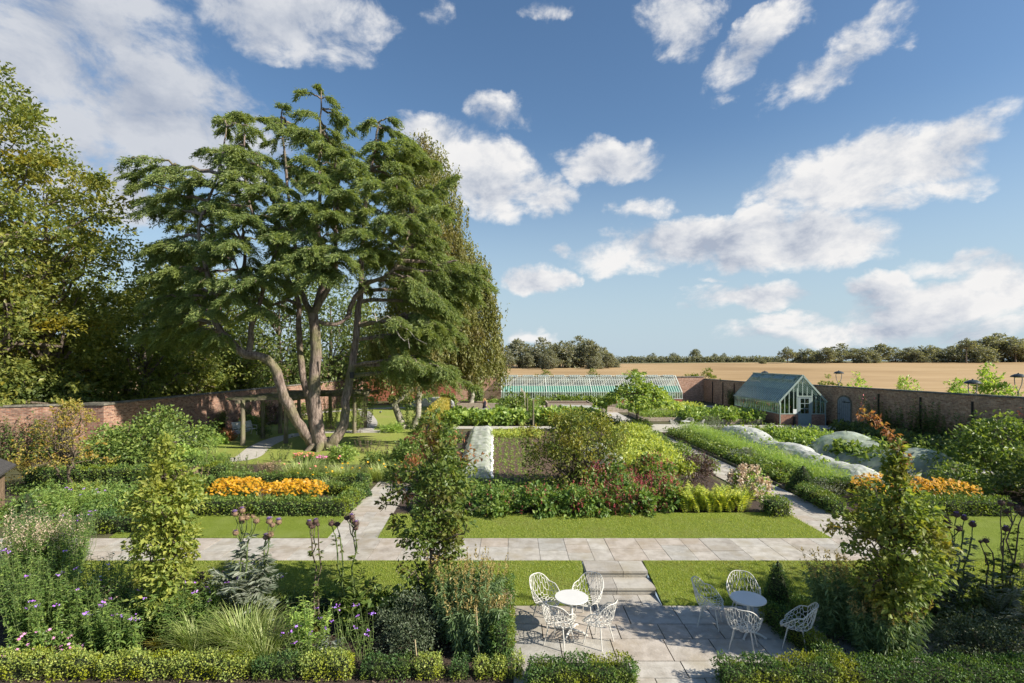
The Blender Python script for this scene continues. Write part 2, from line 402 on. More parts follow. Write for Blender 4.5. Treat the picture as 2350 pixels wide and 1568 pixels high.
scene.view_settings.view_transform = 'Standard'; scene.view_settings.look = 'None'
scene.view_settings.exposure = .80; scene.view_settings.gamma = 1.0
scene.render.engine = 'CYCLES'
cy = scene.cycles
cy.max_bounces = 8; cy.diffuse_bounces = 6; cy.glossy_bounces = 2; cy.transmission_bounces = 3; cy.transparent_max_bounces = 10
cy.caustics_reflective = False; cy.caustics_refractive = False; cy.sample_clamp_indirect = 10
cy.use_adaptive_sampling = True; cy.adaptive_threshold = .02
scene.render.use_persistent_data = False
# ---------------------------------------------------------------- materials
M_soil = mat('mulch', (.030,.020,.014), (.095,.066,.050), 26, .95, .8, 60, c3=(.05,.035,.026), s3=1.2)
M_plot = mat('tilled_soil', (.075,.045,.028), (.15,.10,.065), 9, .95, 1.0, 30)
M_lawn = mat('mown_grass', (.12,.175,.016), (.225,.275,.045), 22, .85, .8, 120, stretch=(1,1.6,1), c3=(.21,.26,.055), s3=.9, spec=.15)
M_lawn2 = mat('dry_mown_grass', (.20,.25,.045), (.29,.32,.085), 14, .85, .6, 60, c3=(.28,.29,.09), s3=.35, spec=.15)
M_slab = mat('sandstone_flags', (.62,.60,.57), (1,1,1), 3.2, .75, .25, 25, island=[(.40,.365,.315),(.46,.43,.385),(.44,.385,.33),(.38,.365,.335),(.50,.47,.42),(.43,.405,.36)], contrast=(.25,.6), spec=.25, c3=(.74,.70,.62), s3=1.7)
M_mortar = mat('mortar', (.20,.18,.15), (.28,.25,.21), 12, .95)
M_gravel = mat('path_grey', (.38,.355,.315), (.50,.475,.43), 6, .9, .3, 60)
M_gravel2 = mat('path_buff', (.40,.33,.26), (.50,.42,.34), 5, .9, .3, 60)
M_earth = mat('earth', (.05,.055,.02), (.10,.09,.04), 1.2, .95, .5, 8)
M_floor = mat('forest_floor', (.03,.028,.014), (.075,.06,.03), 1.0, .95, .6, 6)
M_wheat = mat('stubble', (.325,.22,.11), (.43,.305,.17), .12, .95, .5, 2.0, stretch=(.25,3.2,1), c3=(.27,.18,.09), s3=.02, spec=.1)
M_brick = brick('old_brick', [(.17,.075,.050),(.28,.125,.080),(.35,.175,.115),(.42,.245,.17),(.23,.115,.085)], dirt=.8)
M_brick2 = brick('weathered_brick', [(.30,.16,.10),(.42,.25,.16),(.52,.35,.24),(.36,.21,.14)], dirt=.5)
M_brickG = brick('greenhouse_brick', [(.20,.085,.055),(.29,.135,.085),(.35,.19,.13)], dirt=.5)
M_brickP = brick('sun_lightened_brick', [(.34,.18,.12),(.46,.26,.18),(.54,.34,.25),(.40,.22,.15)], mortar=(.48,.42,.35), dirt=.15)  # brick lightened in colour to stand in for sun on the dim back wall
M_brickR = brick('red_brick', [(.26,.075,.045),(.36,.115,.065),(.42,.16,.10)], dirt=.2)
M_cope = mat('coping_stone', (.075,.070,.055), (.20,.185,.15), 4, .9, .6, 25)
M_white = mat('white_powder_coat', (.60,.58,.53), (.66,.64,.59), 8, .42, spec=.5)
M_tabletop = mat('white_laminate', (.60,.59,.565), (.64,.63,.60), 3, .38, spec=.5)
M_sage = mat('sage_paint', (.27,.34,.30), (.34,.41,.36), 6, .5)
M_pale = mat('pale_glazing_bars', (.55,.60,.55), (.66,.69,.64), 6, .5)
M_door = mat('blue_grey_paint', (.16,.20,.245), (.21,.25,.295), 5, .55)
M_dooru = mat('grey_green_paint', (.20,.26,.26), (.25,.31,.31), 5, .5)
M_iron = mat('black_iron', (.012,.012,.013), (.03,.028,.026), 12, .55)
M_lamp = mat('dark_green_enamel', (.02,.028,.03), (.035,.045,.048), 7, .35)
M_lampgrey = mat('grey_lamp_post', (.18,.19,.19), (.25,.26,.26), 7, .5)
M_oak = mat('weathered_oak', (.11,.095,.065), (.25,.215,.155), 7, .9, .6, 30, stretch=(1,1,.15), c3=(.15,.17,.06), s3=1.4)
M_beam = mat('mossy_beam', (.07,.065,.045), (.19,.165,.115), 5, .9, .6, 30, c3=(.10,.12,.035), s3=1.0)
M_board = mat('grey_boards', (.33,.265,.205), (.47,.40,.325), 5, .9, .3, 20)
M_log = mat('log_boards', (.16,.105,.065), (.27,.185,.12), 6, .85, .4, 30)
M_felt = mat('roof_felt', (.040,.038,.038), (.07,.066,.065), 10, .95, .5, 80)
M_cane = mat('bamboo', (.38,.30,.17), (.48,.39,.24), 9, .7)
M_bark = mat('bark', (.075,.058,.045), (.23,.18,.145), 5, .95, 1.5, 14, stretch=(2.6,2.6,.45), c3=(.17,.145,.10), s3=.7)
M_cbark = mat('cedar_bark', (.10,.072,.058), (.34,.265,.225), 4.5, .95, 2.2, 11, stretch=(2.4,2.4,.5), c3=(.15,.155,.055), s3=.55)
M_bbark = mat('birch_bark', (.16,.14,.11), (.50,.46,.39), 3.2, .85, 1.0, 12, stretch=(1,1,2.2), c3=(.14,.15,.09), s3=.9)
M_twig = mat('twigs', (.085,.065,.042), (.15,.12,.085), 9, .9)
M_pstem = mat('plant_stems', (.075,.11,.03), (.13,.17,.05), 9, .7)
M_hcore = mat('shaded_hedge_twigs', (.018,.024,.010), (.035,.045,.016), 14, .95)  # solid hedge heart; the shade among the twigs is put into its colour
M_glass = glass('greenhouse_glass', (.84,.93,.88), .03)
M_glassd = glass('roof_glass', (.62,.72,.74), .24)
M_glassv = glass('vinery_glass', (.90,.96,.93), -.03)
M_brightpanel = mat('bright_panel_paint', (.62,.50,.44), (.78,.68,.62), 1.5, .9, .3, 20)  # pale colour for the panel that brightens the vinery
M_glassg = glass('green_glass', (.55,.86,.74), .10)
M_blind = mat('green_shade_blind', (.15,.34,.265), (.21,.42,.335), 4, .8)
M_fleece = fleece_mat('white_fleece', (.70,.73,.68), .60, 2.2)
M_mesh = fleece_mat('insect_mesh', (.80,.81,.80), .64, 5.0)
M_meshg = fleece_mat('green_tinted_mesh', (.70,.78,.68), .55, 2.0)
M_orange = mat('orange_tray', (.75,.20,.02), (.80,.24,.03), 6, .5)
M_paper = mat('white_notice', (.78,.78,.76), (.82,.82,.80), 6, .6)
M_skin = mat('skin', (.52,.31,.22), (.56,.35,.25), 8, .5)
M_hair = mat('blond_hair', (.45,.29,.11), (.58,.40,.18), 20, .5)
M_cloth = mat('dark_navy_dress', (.018,.018,.032), (.03,.03,.05), 12, .9)
# foliage
L_box = leaf('box_leaves', [(.035,.085,.010),(.075,.135,.012),(.15,.21,.014)], .30, patch=(.20,.24,.016), pscale=1.6)
L_boxlime = leaf('lime_box_leaves', [(.075,.125,.010),(.155,.22,.012),(.26,.31,.016)], .32, patch=(.30,.33,.016), pscale=2.2)
L_boxdark = leaf('dark_box_leaves', [(.020,.050,.014),(.035,.080,.018),(.07,.125,.028)], .25, patch=(.17,.21,.02), pscale=1.3)
L_boxmix = leaf('tipped_box_leaves', [(.020,.055,.010),(.045,.10,.014),(.08,.14,.016)], .28, patch=(.26,.28,.02), pscale=1.5)
L_yew = leaf('yew_leaves', [(.020,.050,.014),(.035,.078,.018),(.065,.115,.025)], .2)
L_horn = leaf('hornbeam_leaves', [(.05,.085,.010),(.10,.155,.016),(.18,.23,.022)], .42, patch=(.23,.20,.03), pscale=1.3)
L_hornlime = leaf('lime_hornbeam_leaves', [(.085,.14,.012),(.17,.225,.020),(.25,.29,.035)], .45, patch=(.28,.28,.045), pscale=1.5)
L_horndark = leaf('green_hornbeam_leaves', [(.035,.070,.012),(.075,.12,.018),(.14,.19,.03)], .40, patch=(.15,.11,.03), pscale=1.2)
L_hornred = leaf('reddening_leaves', [(.14,.085,.03),(.22,.10,.045),(.18,.15,.04)], .40)
L_beech = leaf('beech_leaves', [(.055,.085,.012),(.105,.14,.018),(.18,.205,.026)], .40, patch=(.27,.22,.022), pscale=.35)
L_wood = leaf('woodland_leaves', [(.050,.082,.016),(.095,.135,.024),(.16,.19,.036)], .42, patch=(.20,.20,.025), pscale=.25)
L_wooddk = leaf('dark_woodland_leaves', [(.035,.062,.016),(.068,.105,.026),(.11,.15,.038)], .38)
L_cedar = leaf('cedar_needles', [(.060,.100,.028),(.11,.162,.045),(.18,.232,.065)], .40, patch=(.215,.26,.07), pscale=.5)
L_birch = leaf('birch_leaves', [(.065,.085,.022),(.12,.14,.035),(.18,.195,.06)], .38, patch=(.20,.165,.06), pscale=.4)
L_catalpa = leaf('bright_broad_leaves', [(.085,.15,.012),(.15,.225,.018),(.23,.30,.03)], .42)
L_far = leaf('far_leaves', [(.085,.105,.060),(.13,.15,.085),(.17,.185,.105)], .35)
L_shrub = leaf('shrub_leaves', [(.045,.085,.016),(.085,.14,.025),(.16,.22,.04)], .35)
L_grey = leaf('hebe_leaves', [(.035,.058,.022),(.062,.090,.040),(.10,.135,.068)], .25)
L_silver = leaf('silver_leaves', [(.075,.105,.06),(.13,.165,.10),(.20,.235,.16)], .25)
L_willow = leaf('willowy_leaves', [(.05,.095,.03),(.09,.15,.05),(.15,.22,.085)], .33)
L_spike = leaf('seed_spikes', [(.14,.12,.035),(.20,.175,.05),(.25,.225,.075)], .25)
L_autumn = leaf('autumn_leaves', [(.12,.14,.025),(.19,.19,.03),(.28,.23,.035)], .42, patch=(.36,.20,.03), pscale=1.9)
L_grass = leaf('strap_leaves', [(.10,.16,.035),(.17,.235,.06),(.27,.32,.12)], .35)
L_grassy = leaf('yellow_strap_leaves', [(.22,.24,.03),(.32,.33,.05),(.42,.40,.07)], .35)
L_peren = leaf('perennial_leaves', [(.045,.095,.016),(.085,.155,.022),(.15,.22,.035)], .36)
L_bright = leaf('bright_green_leaves', [(.10,.19,.018),(.17,.27,.025),(.25,.35,.04)], .40)
L_crop = leaf('crop_leaves', [(.075,.14,.018),(.13,.21,.025),(.21,.29,.045)], .38)
L_cropy = leaf('light_crop_leaves', [(.15,.22,.018),(.23,.30,.025),(.33,.38,.045)], .38)
L_fern = leaf('fern_fronds', [(.17,.25,.015),(.27,.34,.020),(.38,.42,.035)], .42)
L_feath = leaf('feathery_leaves', [(.10,.19,.025),(.16,.26,.035),(.25,.34,.07)], .40)
L_ivy = leaf('wall_climber_leaves', [(.030,.062,.014),(.06,.105,.02),(.11,.165,.035)], .3)
L_dark = leaf('bronze_leaves', [(.045,.035,.03),(.075,.055,.04),(.11,.085,.06)], .25)
L_cream = leaf('cream_plumes', [(.20,.18,.10),(.29,.26,.15),(.37,.33,.21)], .3)
L_brown = leaf('dry_seed_heads', [(.11,.085,.045),(.19,.15,.08),(.27,.22,.12)], .25)
P_orange = leaf('orange_petals', [(.60,.29,.010),(.70,.37,.013),(.78,.45,.02)], .25, tcol=(1.2,1.1,.8))
P_red = leaf('red_spikes', [(.19,.030,.03),(.28,.06,.06),(.36,.12,.11)], .3, tcol=(1.2,1,1))
P_pink = leaf('pink_petals', [(.50,.12,.24),(.62,.22,.34),(.55,.30,.40)], .3, tcol=(1.2,1,1))
P_purple = leaf('purple_petals', [(.26,.10,.36),(.38,.20,.50),(.33,.24,.56)], .3, tcol=(1.2,1,1.2))
P_thistle = leaf('thistle_tufts', [(.30,.20,.46),(.46,.33,.62),(.56,.44,.70)], .3, tcol=(1.2,1,1.2))
P_bract = mat('thistle_bracts', (.16,.10,.06), (.34,.23,.14), 60, .8, .6, 90)
P_bractd = mat('dark_thistle_bracts', (.06,.035,.03), (.15,.09,.07), 60, .8, .6, 90)
P_hyd = leaf('hydrangea_heads', [(.50,.36,.24),(.62,.50,.36),(.66,.56,.44)], .3, tcol=(1.2,1.1,1))
P_white = leaf('white_petals', [(.6,.6,.52),(.75,.75,.68)], .3, tcol=(1,1,1))
P_coral = leaf('coral_petals', [(.55,.13,.05),(.62,.20,.10),(.55,.16,.20)], .3, tcol=(1.2,1,1))
# ---------------------------------------------------------------- ground, lawns, paving
ZP = -.3                                             # terrace level; the garden proper lies at 0
def prism(poly, z0, z1, name, m, struct_=True, parent=None, wob=0):
    p = np.array([[q[0], q[1]] for q in poly], float); n = len(p)
    zt = np.array([q[2] if len(q) > 2 else 0.0 for q in poly])
    top = np.column_stack([p, zt + z1]); bot = np.column_stack([p, zt + z0])
    area = 0.5*np.sum(p[:,0]*np.roll(p[:,1],-1) - np.roll(p[:,0],-1)*p[:,1])
    if area < 0: top = top[::-1]; bot = bot[::-1]
    mb = MB(); mb.add(np.concatenate([top, bot]), [list(range(n)), list(range(2*n-1, n-1, -1))] + [[i, n+i, n+(i+1)%n, (i+1)%n] for i in range(n)])
    o = mb.build(name, m, parent)
    if struct_: struct(o)
    return o
def strip_sheet(name, m, xs, yz, ):
    mb = MB(); v = []; 
    for (y, z) in yz:
        for x in xs: v.append((x, y, z))
    nx = len(xs); f = []
    for j in range(len(yz)-1):
        for i in range(nx-1): f.append([j*nx+i, j*nx+i+1, (j+1)*nx+i+1, (j+1)*nx+i])
    mb.add(v, np.array(f)); return struct(mb.build(name, m))
Y0, Y1 = 12.17, 14.06
strip_sheet('ground', M_earth, [-900,-60,-20,0,20,60,900], [(14.06,-.02),(40,-.02),(66,-.02),(90,.05)])
strip_sheet('flower_bed_soil', M_soil, [-60,-20,0,20,60], [(-12,ZP-.012),(Y0,ZP-.012)])
for xa in ([-60,-20,0,1.89],[3.5,20,60]): strip_sheet('bank_soil', M_soil, xa, [(Y0,ZP-.012),(Y1,-.02)])
strip_sheet('bank_soil', M_soil, [1.89,3.5], [(Y0,ZP-.012),(12.9,ZP-.012)])
# rising stubble field
def field_z(X, Y):
    a = np.clip((np.arctan2(X, Y)+.05)/.8, 0, 1)
    return .35 + np.clip(Y-68, 0, 150)*(.0215 + .0105*a)
xs = np.linspace(-260, 520, 60); ys = np.concatenate([np.linspace(70.6, 240, 34)])
mb = MB(); g = np.array([[x, y, float(field_z(x, y))] for y in ys for x in xs]); nx = len(xs)
mb.add(g, np.array([[j*nx+i, j*nx+i+1, (j+1)*nx+i+1, (j+1)*nx+i] for j in range(len(ys)-1) for i in range(nx-1)]))
struct(mb.build('stubble_field', M_wheat))
mb = MB(); mb.add([(27,9,.3),(500,9,.3),(500,70.7,.36),(26.2,70.7,.36)], [[0,1,2,3]]); struct(mb.build('stubble_field_edge', M_wheat))
xs = np.linspace(-2500, 2500, 30); ys = np.array([239, 320, 600, 1200, 2800.]); nx = len(xs)
g = np.array([[x, y, float(field_z(x, 239)) - .05 - (0 if y < 400 else .1)] for y in ys for x in xs])
mb = MB(); mb.add(g, np.array([[j*nx+i, j*nx+i+1, (j+1)*nx+i+1, (j+1)*nx+i] for j in range(len(ys)-1) for i in range(nx-1)]))
struct(mb.build('far_land', mat('far_pasture', (.07,.085,.03), (.16,.15,.06), .02, .95)))
mb = MB(); mb.add([(-200,24,.01),(-22.9,28.3,.01),(-22.3,48,.01),(-20.7,70.3,.01),(-8,70.9,.01),(-8,110,.6),(-200,140,.6)], [list(range(7))]); struct(mb.build('woodland_floor', M_floor))

# lawns: turf stands 3 cm proud of the flags
prism([P(867,1237), P(1909,1236.5), P(1801,1177.5), P(898,1182)], -.02, .03, 'lawn', M_lawn)
prism([P(250,1236), P(752,1236), P(801,1181), P(330,1181)], -.02, .03, 'lawn', M_lawn)
prism([P(2145,1284), P(1919,1177), (24,18.3,0), (24,14.06,0)], -.02, .03, 'lawn', M_lawn)
def slope_lawn(x0, x1, yb=Y0):
    mb = MB(); n = 10; m = 6; v = []
    for j in range(m+1):
        t = j/m; y = yb + (14.06-yb)*t; z = ZP*(1-t)**1.15
        for i in range(n+1): v.append((x0(y) + (x1(y)-x0(y))*i/n, y, z+.03))
    f = [[j*(n+1)+i, j*(n+1)+i+1, (j+1)*(n+1)+i+1, (j+1)*(n+1)+i] for j in range(m) for i in range(n)]
    k = len(v)
    for j in range(m+1):
        for i in (0, n): a = v[j*(n+1)+i]; v.append((a[0], a[1], a[2]-.06))
    for j in range(m):
        f.append([j*(n+1), (j+1)*(n+1), k+2*(j+1), k+2*j]); f.append([j*(n+1)+n, k+2*j+1, k+2*(j+1)+1, (j+1)*(n+1)+n])
    for i in range(n+1): a = v[i]; v.append((a[0], a[1]-.0, a[2]-.05))
    k2 = k + 2*(m+1)
    for i in range(n): f.append([i, k2+i, k2+i+1, i+1])
    mb.add(v, f); return struct(mb.build('sloping_lawn', M_lawn))
slope_lawn(lambda y: -15, lambda y: 1.86)
slope_lawn(lambda y: 3.52, lambda y: 24)
prism([P(-120,1214), P(90,1206), P(80,1168), P(-120,1172)], -.02, .03, 'lawn', M_lawn)
prism([(-21.8,27.5),(-6.6,27.2),(-6.6,63),(-19.2,63),(-20.6,46)], -.02, .012, 'lawn', M_lawn2)

# paving of riven sandstone flags
def paving(name, o, L, W, cmin=.5, cmax=.95, rows=(2,3), z=.02, clip=None, ang=0.0, gap=.013, th=.05):
    """o: corner; courses run along local x, every course split across into flags"""
    mb = MB(); x = 0.0; ca, sa = math.cos(ang), math.sin(ang)
    def tr(p): return (o[0] + p[0]*ca - p[1]*sa, o[1] + p[0]*sa + p[1]*ca)
    while x < L - .05:
        c = min(random.uniform(cmin, cmax), L - x)
        if L - x - c < .3: c = L - x
        k = random.choice(rows); cuts = sorted([0] + [W*(i + random.uniform(-.22,.22))/k for i in range(1,k)] + [W])
        for i in range(k):
            q = [(x+gap/2, cuts[i]+gap/2), (x+c-gap/2, cuts[i]+gap/2), (x+c-gap/2, cuts[i+1]-gap/2), (x+gap/2, cuts[i+1]-gap/2)]
            q = [tr(p) for p in q]
            if clip: q = [clip(p) for p in q]
            if abs((q[1][0]-q[0][0])) + abs(q[1][1]-q[0][1]) < .03 and abs((q[2][0]-q[3][0])) + abs(q[2][1]-q[3][1]) < .03: continue
            zz = o[2] + z + random.uniform(-.003,.003)
            t = [(p[0], p[1], zz) for p in q]; b = [(p[0], p[1], zz-th) for p in q]
            mb.add(t+b, [[0,1,2,3],[0,4,5,1],[1,5,6,2],[2,6,7,3],[3,7,4,0]])
        x += c
    ob = struct(mb.build(name, M_slab))
    pts = [tr(p) for p in ((0,0),(L,0),(L,W),(0,W))]
    if clip: pts = [clip(p) for p in pts]
    m2 = MB(); m2.add([(p[0], p[1], o[2]+z-.012) for p in pts], [[0,1,2,3]]); struct(m2.build(name + '_joints', M_mortar))
    return ob
rp0, rp1 = P(2145,1285), P(1918,1177)
def clipR(p):
    t = (p[1]-rp0[1])/(rp1[1]-rp0[1]); return (min(p[0], rp0[0] + (rp1[0]-rp0[0])*t), p[1])
paving('cross_path', (-24, 14.075, 0), 36.0, 1.78, clip=clipR)
paving('garden_path', (-4.07, 15.86, 0), 10.0, 1.53, .45, .8, (2,2,3), ang=R(90+2.6), )
paving('garden_path', (11.47, 15.87, 0), 24.5, 1.75, .5, .95, (2,3), ang=R(90+1.2))
paving('terrace', (ZP*0-.02, 8.0, ZP), 4.2, 9.5, .55, .9, (11,12,13), ang=0) if False else None
# terrace: courses across
mb = MB(); y = 5.2
while y < Y0-.02:
    d = min(random.uniform(.5,.85), Y0 - y); d = d if Y0-y-d > .3 else Y0-y
    x = 0.02
    while x < 9.4:
        wd = random.uniform(.55, 1.15); g = .010; zz = ZP + random.uniform(-.003,.003)
        q = [(x+g,y+g),(x+wd-g,y+g),(x+wd-g,y+d-g),(x+g,y+d-g)]
        mb.add([(*p, zz) for p in q]+[(*p, zz-.05) for p in q], [[0,1,2,3],[0,4,5,1],[1,5,6,2],[2,6,7,3],[3,7,4,0]]); x += wd
    y += d
struct(mb.build('terrace', M_slab)); m2 = MB(); m2.add([(0.02,5.2,ZP-.012),(9.4,5.2,ZP-.012),(9.4,Y0,ZP-.012),(.02,Y0,ZP-.012)], [[0,1,2,3]]); struct(m2.build('terrace_joints', M_mortar))
# the strip of terrace between the lawns and the two stone steps
st = thing('stone_steps', 'two broad pale stone steps leading up from the terrace to the cross path', 'steps', (2.7, 12.9, ZP), )
for (ya, yb, za, zb) in ((13.38,14.07,-.15,.012),(12.74,13.38,ZP,-.145)):
    sp = MB(); x = 1.9
    for wd in ((.95,.63) if za > -.2 else (.66,.95)):
        c = ((x+wd/2), (ya+yb)/2, 0)
        sp.box((c[0], c[1]+.01, (zb-.055+za-.1)/2), (wd-.012, yb-ya-.03, zb-.055-za+.1))
        sp.box((c[0], c[1], zb-.0275), (wd-.012, yb-ya-.004, .055)); x += wd
    sp.build('step', M_slab, st)
# strips of flags at the foot of the steps
mb = MB(); x = 1.9
for wd in (.55,.6,.45):
    q = [(x+.007,Y0+.007),(x+wd-.007,Y0+.007),(x+wd-.007,12.73),(x+.007,12.73)]; mb.add([(*p, ZP) for p in q]+[(*p, ZP-.05) for p in q], [[0,1,2,3],[0,4,5,1],[1,5,6,2],[2,6,7,3],[3,7,4,0]]); x += wd
struct(mb.build('terrace_landing', M_slab))
# smooth paths further off
def ribbon(name, pts, wd, m, z=.02):
    p = np.array([q[:2] for q in pts], float)
    # resample smoothly
    t = np.linspace(0, len(p)-1, (len(p)-1)*6+1); i = np.clip(t.astype(int), 0, len(p)-2); u = (t-i)[:,None]
    pm = p[np.maximum(i-1,0)]; p0 = p[i]; p1 = p[i+1]; p2 = p[np.minimum(i+2,len(p)-1)]
    c = .5*((2*p0)+(-pm+p1)*u+(2*pm-5*p0+4*p1-p2)*u*u+(-pm+3*p0-3*p1+p2)*u**3)
    d = nrm(np.gradient(c, axis=0)); s = np.column_stack([d[:,1], -d[:,0]])
    wv = np.broadcast_to(wd, (len(c),))[:,None]/2
    v = np.concatenate([np.column_stack([c-s*wv, np.full(len(c), z)]), np.column_stack([c+s*wv, np.full(len(c), z)])]); n = len(c)
    f = [[k, n+k, n+k+1, k+1] for k in range(n-1)]
    mb = MB(); mb.add(v, f); return struct(mb.build(name, m))
ribbon('curved_path', [P(441,1092), P(491,1060), P(562,1052), P(599,1025), P(644,1006), P(700,996), P(760,992), P(900,991)], 1.35, M_gravel, .024)
ribbon('curved_path', [P(430,1022), P(453,1015), P(546,992), P(623,967), P(700,951), P(830,940), P(930,936)], 1.3, M_gravel, .028)
ribbon('curved_path', [P(838,990), P(850,970), P(835,945)], 1.2, M_gravel, .032)
ribbon('kitchen_path', [(-6,42.2),(0,42.2),(10,42)], 1.6, M_gravel, .012)
ribbon('kitchen_path', [(-6.4,46),(-6.4,52),(-6.3,66)], 2.0, M_gravel2, .014)
ribbon('kitchen_path', [(-5,61.5),(8,61.5),(24,61.5)], 2.4, M_gravel2, .018)
ribbon('kitchen_path', [(9.6,41),(9.9,50),(10,61)], 2.0, M_gravel, .016)
prism([(8.6,39.6),(15.6,39.6),(15.6,44.2),(8.6,44.2)], -.02, .02, 'paved_court', M_gravel)
prism([(15.5,42.0),(26.2,41.2),(26.2,43.6),(15.5,43.9)], -.02, .016, 'paved_court', M_gravel)
ribbon('wall_path', [(23.4,42),(22.9,30),(22.4,17)], 1.3, M_gravel, .024)
# soil of the open vegetable plot
plot = [P(1060,1106), P(1290,1106), P(1262,990), P(1076,990)]
prism(plot, -.02, .03, 'vegetable_plot_soil', M_plot)
prism([(-5.4,18.35),(9.5,18.35),(9.3,22.2),(-5.5,22.2)], -.02, .008, 'border_soil', M_soil)
prism([(-5.3,22.2),(9.2,22.2),(9.0,39.6),(-6.2,39.6)], -.02, .004, 'border_soil', M_soil)
prism([(11.5,18.4),(22,18.4),(22.3,39.4),(11.3,39.4)], -.02, .006, 'border_soil', M_soil)
prism([(-22,18.2),(-6,18.2),(-6.2,26.5),(-21.8,27.4)], -.02, .006, 'border_soil', M_soil)
prism([(23.8,14),(26.9,14),(26.2,41),(24.0,41)], -.02, .006, 'border_soil', M_soil)
# timber kerb of the right-hand bed and board of the plot
k = thing('timber_edging', 'dark timber edging board along the right side of the long path', 'edging', (11.1,30,0))
MB().bar((11.55,18.6,.06),(11.12,37.8,.06),.05,.12).build('board', M_oak, k)
k = thing('timber_edging', 'weathered board edging across the near end of the bare vegetable plot', 'edging', (0,23.2,0))
MB().bar((-2.4,23.25,.09),(2.6,23.2,.09),.06,.18).build('board', M_oak, k)

# ---------------------------------------------------------------- brick walls
def wall(label, a, b, h0, h1, m=M_brick, th=.36, cope=.09, group='garden walls', posts=()):
    a = np.array(a, float); b = np.array(b, float); L = np.linalg.norm(b-a); rz = math.atan2(b[1]-a[1], b[0]-a[0])
    v = []
    for (x, h) in ((0,h0),(L,h1)):
        v += [(x,-th/2,-.2),(x,th/2,-.2),(x,th/2,h-cope),(x,-th/2,h-cope)]
    mb = MB(); mb.add(v, [[0,1,2,3],[7,6,5,4],[0,4,5,1],[1,5,6,2],[2,6,7,3],[3,7,4,0]])
    o = mb.build('brick_wall', m); o.location = (a[0], a[1], 0); o.rotation_euler = (0,0,rz)
    tag(o, label, 'wall', group)
    cm = MB(); n = max(2, int(L/.9)); w2 = th/2 + .06
    for i in range(n):
        x0, x1 = L*i/n + .006, L*(i+1)/n - .006; z0 = h0+(h1-h0)*i/n - cope + random.uniform(0,.012); z1 = h0+(h1-h0)*(i+1)/n - cope + random.uniform(0,.012)
        cm.add([(x0,-w2,z0),(x0,w2,z0),(x0,w2*.7,z0+cope),(x0,-w2*.7,z0+cope),(x1,-w2,z1),(x1,w2,z1),(x1,w2*.7,z1+cope),(x1,-w2*.7,z1+cope)],
               [[0,1,2,3],[7,6,5,4],[0,4,5,1],[1,5,6,2],[2,6,7,3],[3,7,4,0]])
    c = cm.build('coping', M_cope); c.parent = o
    for x in posts:
        p = MB().box((x, -th/2-.05 if posts and posts[0] >= 0 else 0, (h0-.25)/2), (.09,.09,h0-.25)).build('wall_post', M_iron); p.parent = o
    return o
wall('shaded red brick wall with climbers behind the log shed', (-35,23.0), (-22.75,28.35), 3.1, 3.1)
wall('sunlit stretch of old brick wall in front of the woodland', (-22.3,28.9), (-21.6,48), 3.1, 3.05)
wall('brick wall behind the pergola', (-21.6,48.0), (-20.0,69.8), 3.05, 3.1)
wall('brick wall behind the birch trunks', (-19.8,70.1), (-7.5,70.1), 3.15, 3.15, M_brickR)
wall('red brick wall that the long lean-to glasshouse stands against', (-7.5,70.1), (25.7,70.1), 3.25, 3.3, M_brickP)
wall('brick wall running from the far corner to the back of the small greenhouse', (25.8,70), (26.4,54), 3.0, 3.1, M_brick2, posts=(3,6,9,12))
wall('long weathered brick wall with dark posts and an arched door', (26.45,53.9), (29.2,8), 3.2, 3.6, M_brick2, posts=(15.2,18.9,22.6,26.2,29.6,33))
pr = thing('brick_pier', 'square brick pier where the garden wall turns, lit by the sun', 'pier', (-22.5,28.5,0))
MB().box((-22.5,28.45,1.5), (1.15,.75,3.0)).build('pier_shaft', M_brick, pr); MB().box((-22.5,28.45,3.06), (1.3,.9,.12)).build('pier_cap', M_cope, pr)

# ---------------------------------------------------------------- arched door in the right wall
ad = np.array([26.45,53.9]); bd = np.array([29.2,8]); dw = nrm(bd-ad); nw = np.array([-abs(dw[1]), -dw[0]])  # towards the garden
nw = nrm(np.array([dw[1], -dw[0]])); nw = nw if nw[0] < 0 else -nw
cpt = ad + dw*((53.9-42.4)/abs(dw[1]))
dt = thing('garden_door', 'blue-grey arched plank door with black strap hinges in the brick wall', 'door', (cpt[0], cpt[1], 0))
def wp(u, z, off): q = cpt + dw*u + nw*off; return (q[0], q[1], z)
def arch_slab(w2, hs, off0, off1):
    ang = np.linspace(math.pi, 0, 13); out_ = [(-w2,0)] + [(w2*math.cos(a), hs + w2*.72*math.sin(a)) for a in ang] + [(w2,0)]
    n = len(out_); f = [wp(u, z, off1) for u, z in out_]; b = [wp(u, z, off0) for u, z in out_]
    mb = MB(); mb.add(f+b, [list(range(n)), list(range(2*n-1,n-1,-1))]+[[i, n+i, n+(i+1)%n, (i+1)%n] for i in range(n)]); return mb
arch_slab(.86, 1.98, .17, .21).build('door_frame', M_cope, dt)
dl = arch_slab(.72, 1.96, .18, .25).build('door_leaf', M_door, dt)
for z in (.5, 2.05):
    MB().bar(wp(-.15,z,.26), wp(.7,z,.26), .02,.06).bar(wp(.1,z-.09,.26), wp(.1,z+.09,.26), .02,.03).build('hinge', M_iron, dl)
MB().bar(wp(-.62,1.05,.28), wp(-.45,1.05,.28), .05,.03).build('latch', M_iron, dl)
for u in (-.48,-.24,0,.24,.48): MB().bar(wp(u,.05,.252), wp(u,2.3 if abs(u)<.3 else 2.15,.252), .012,.006).build('plank_joint', M_iron, dl)

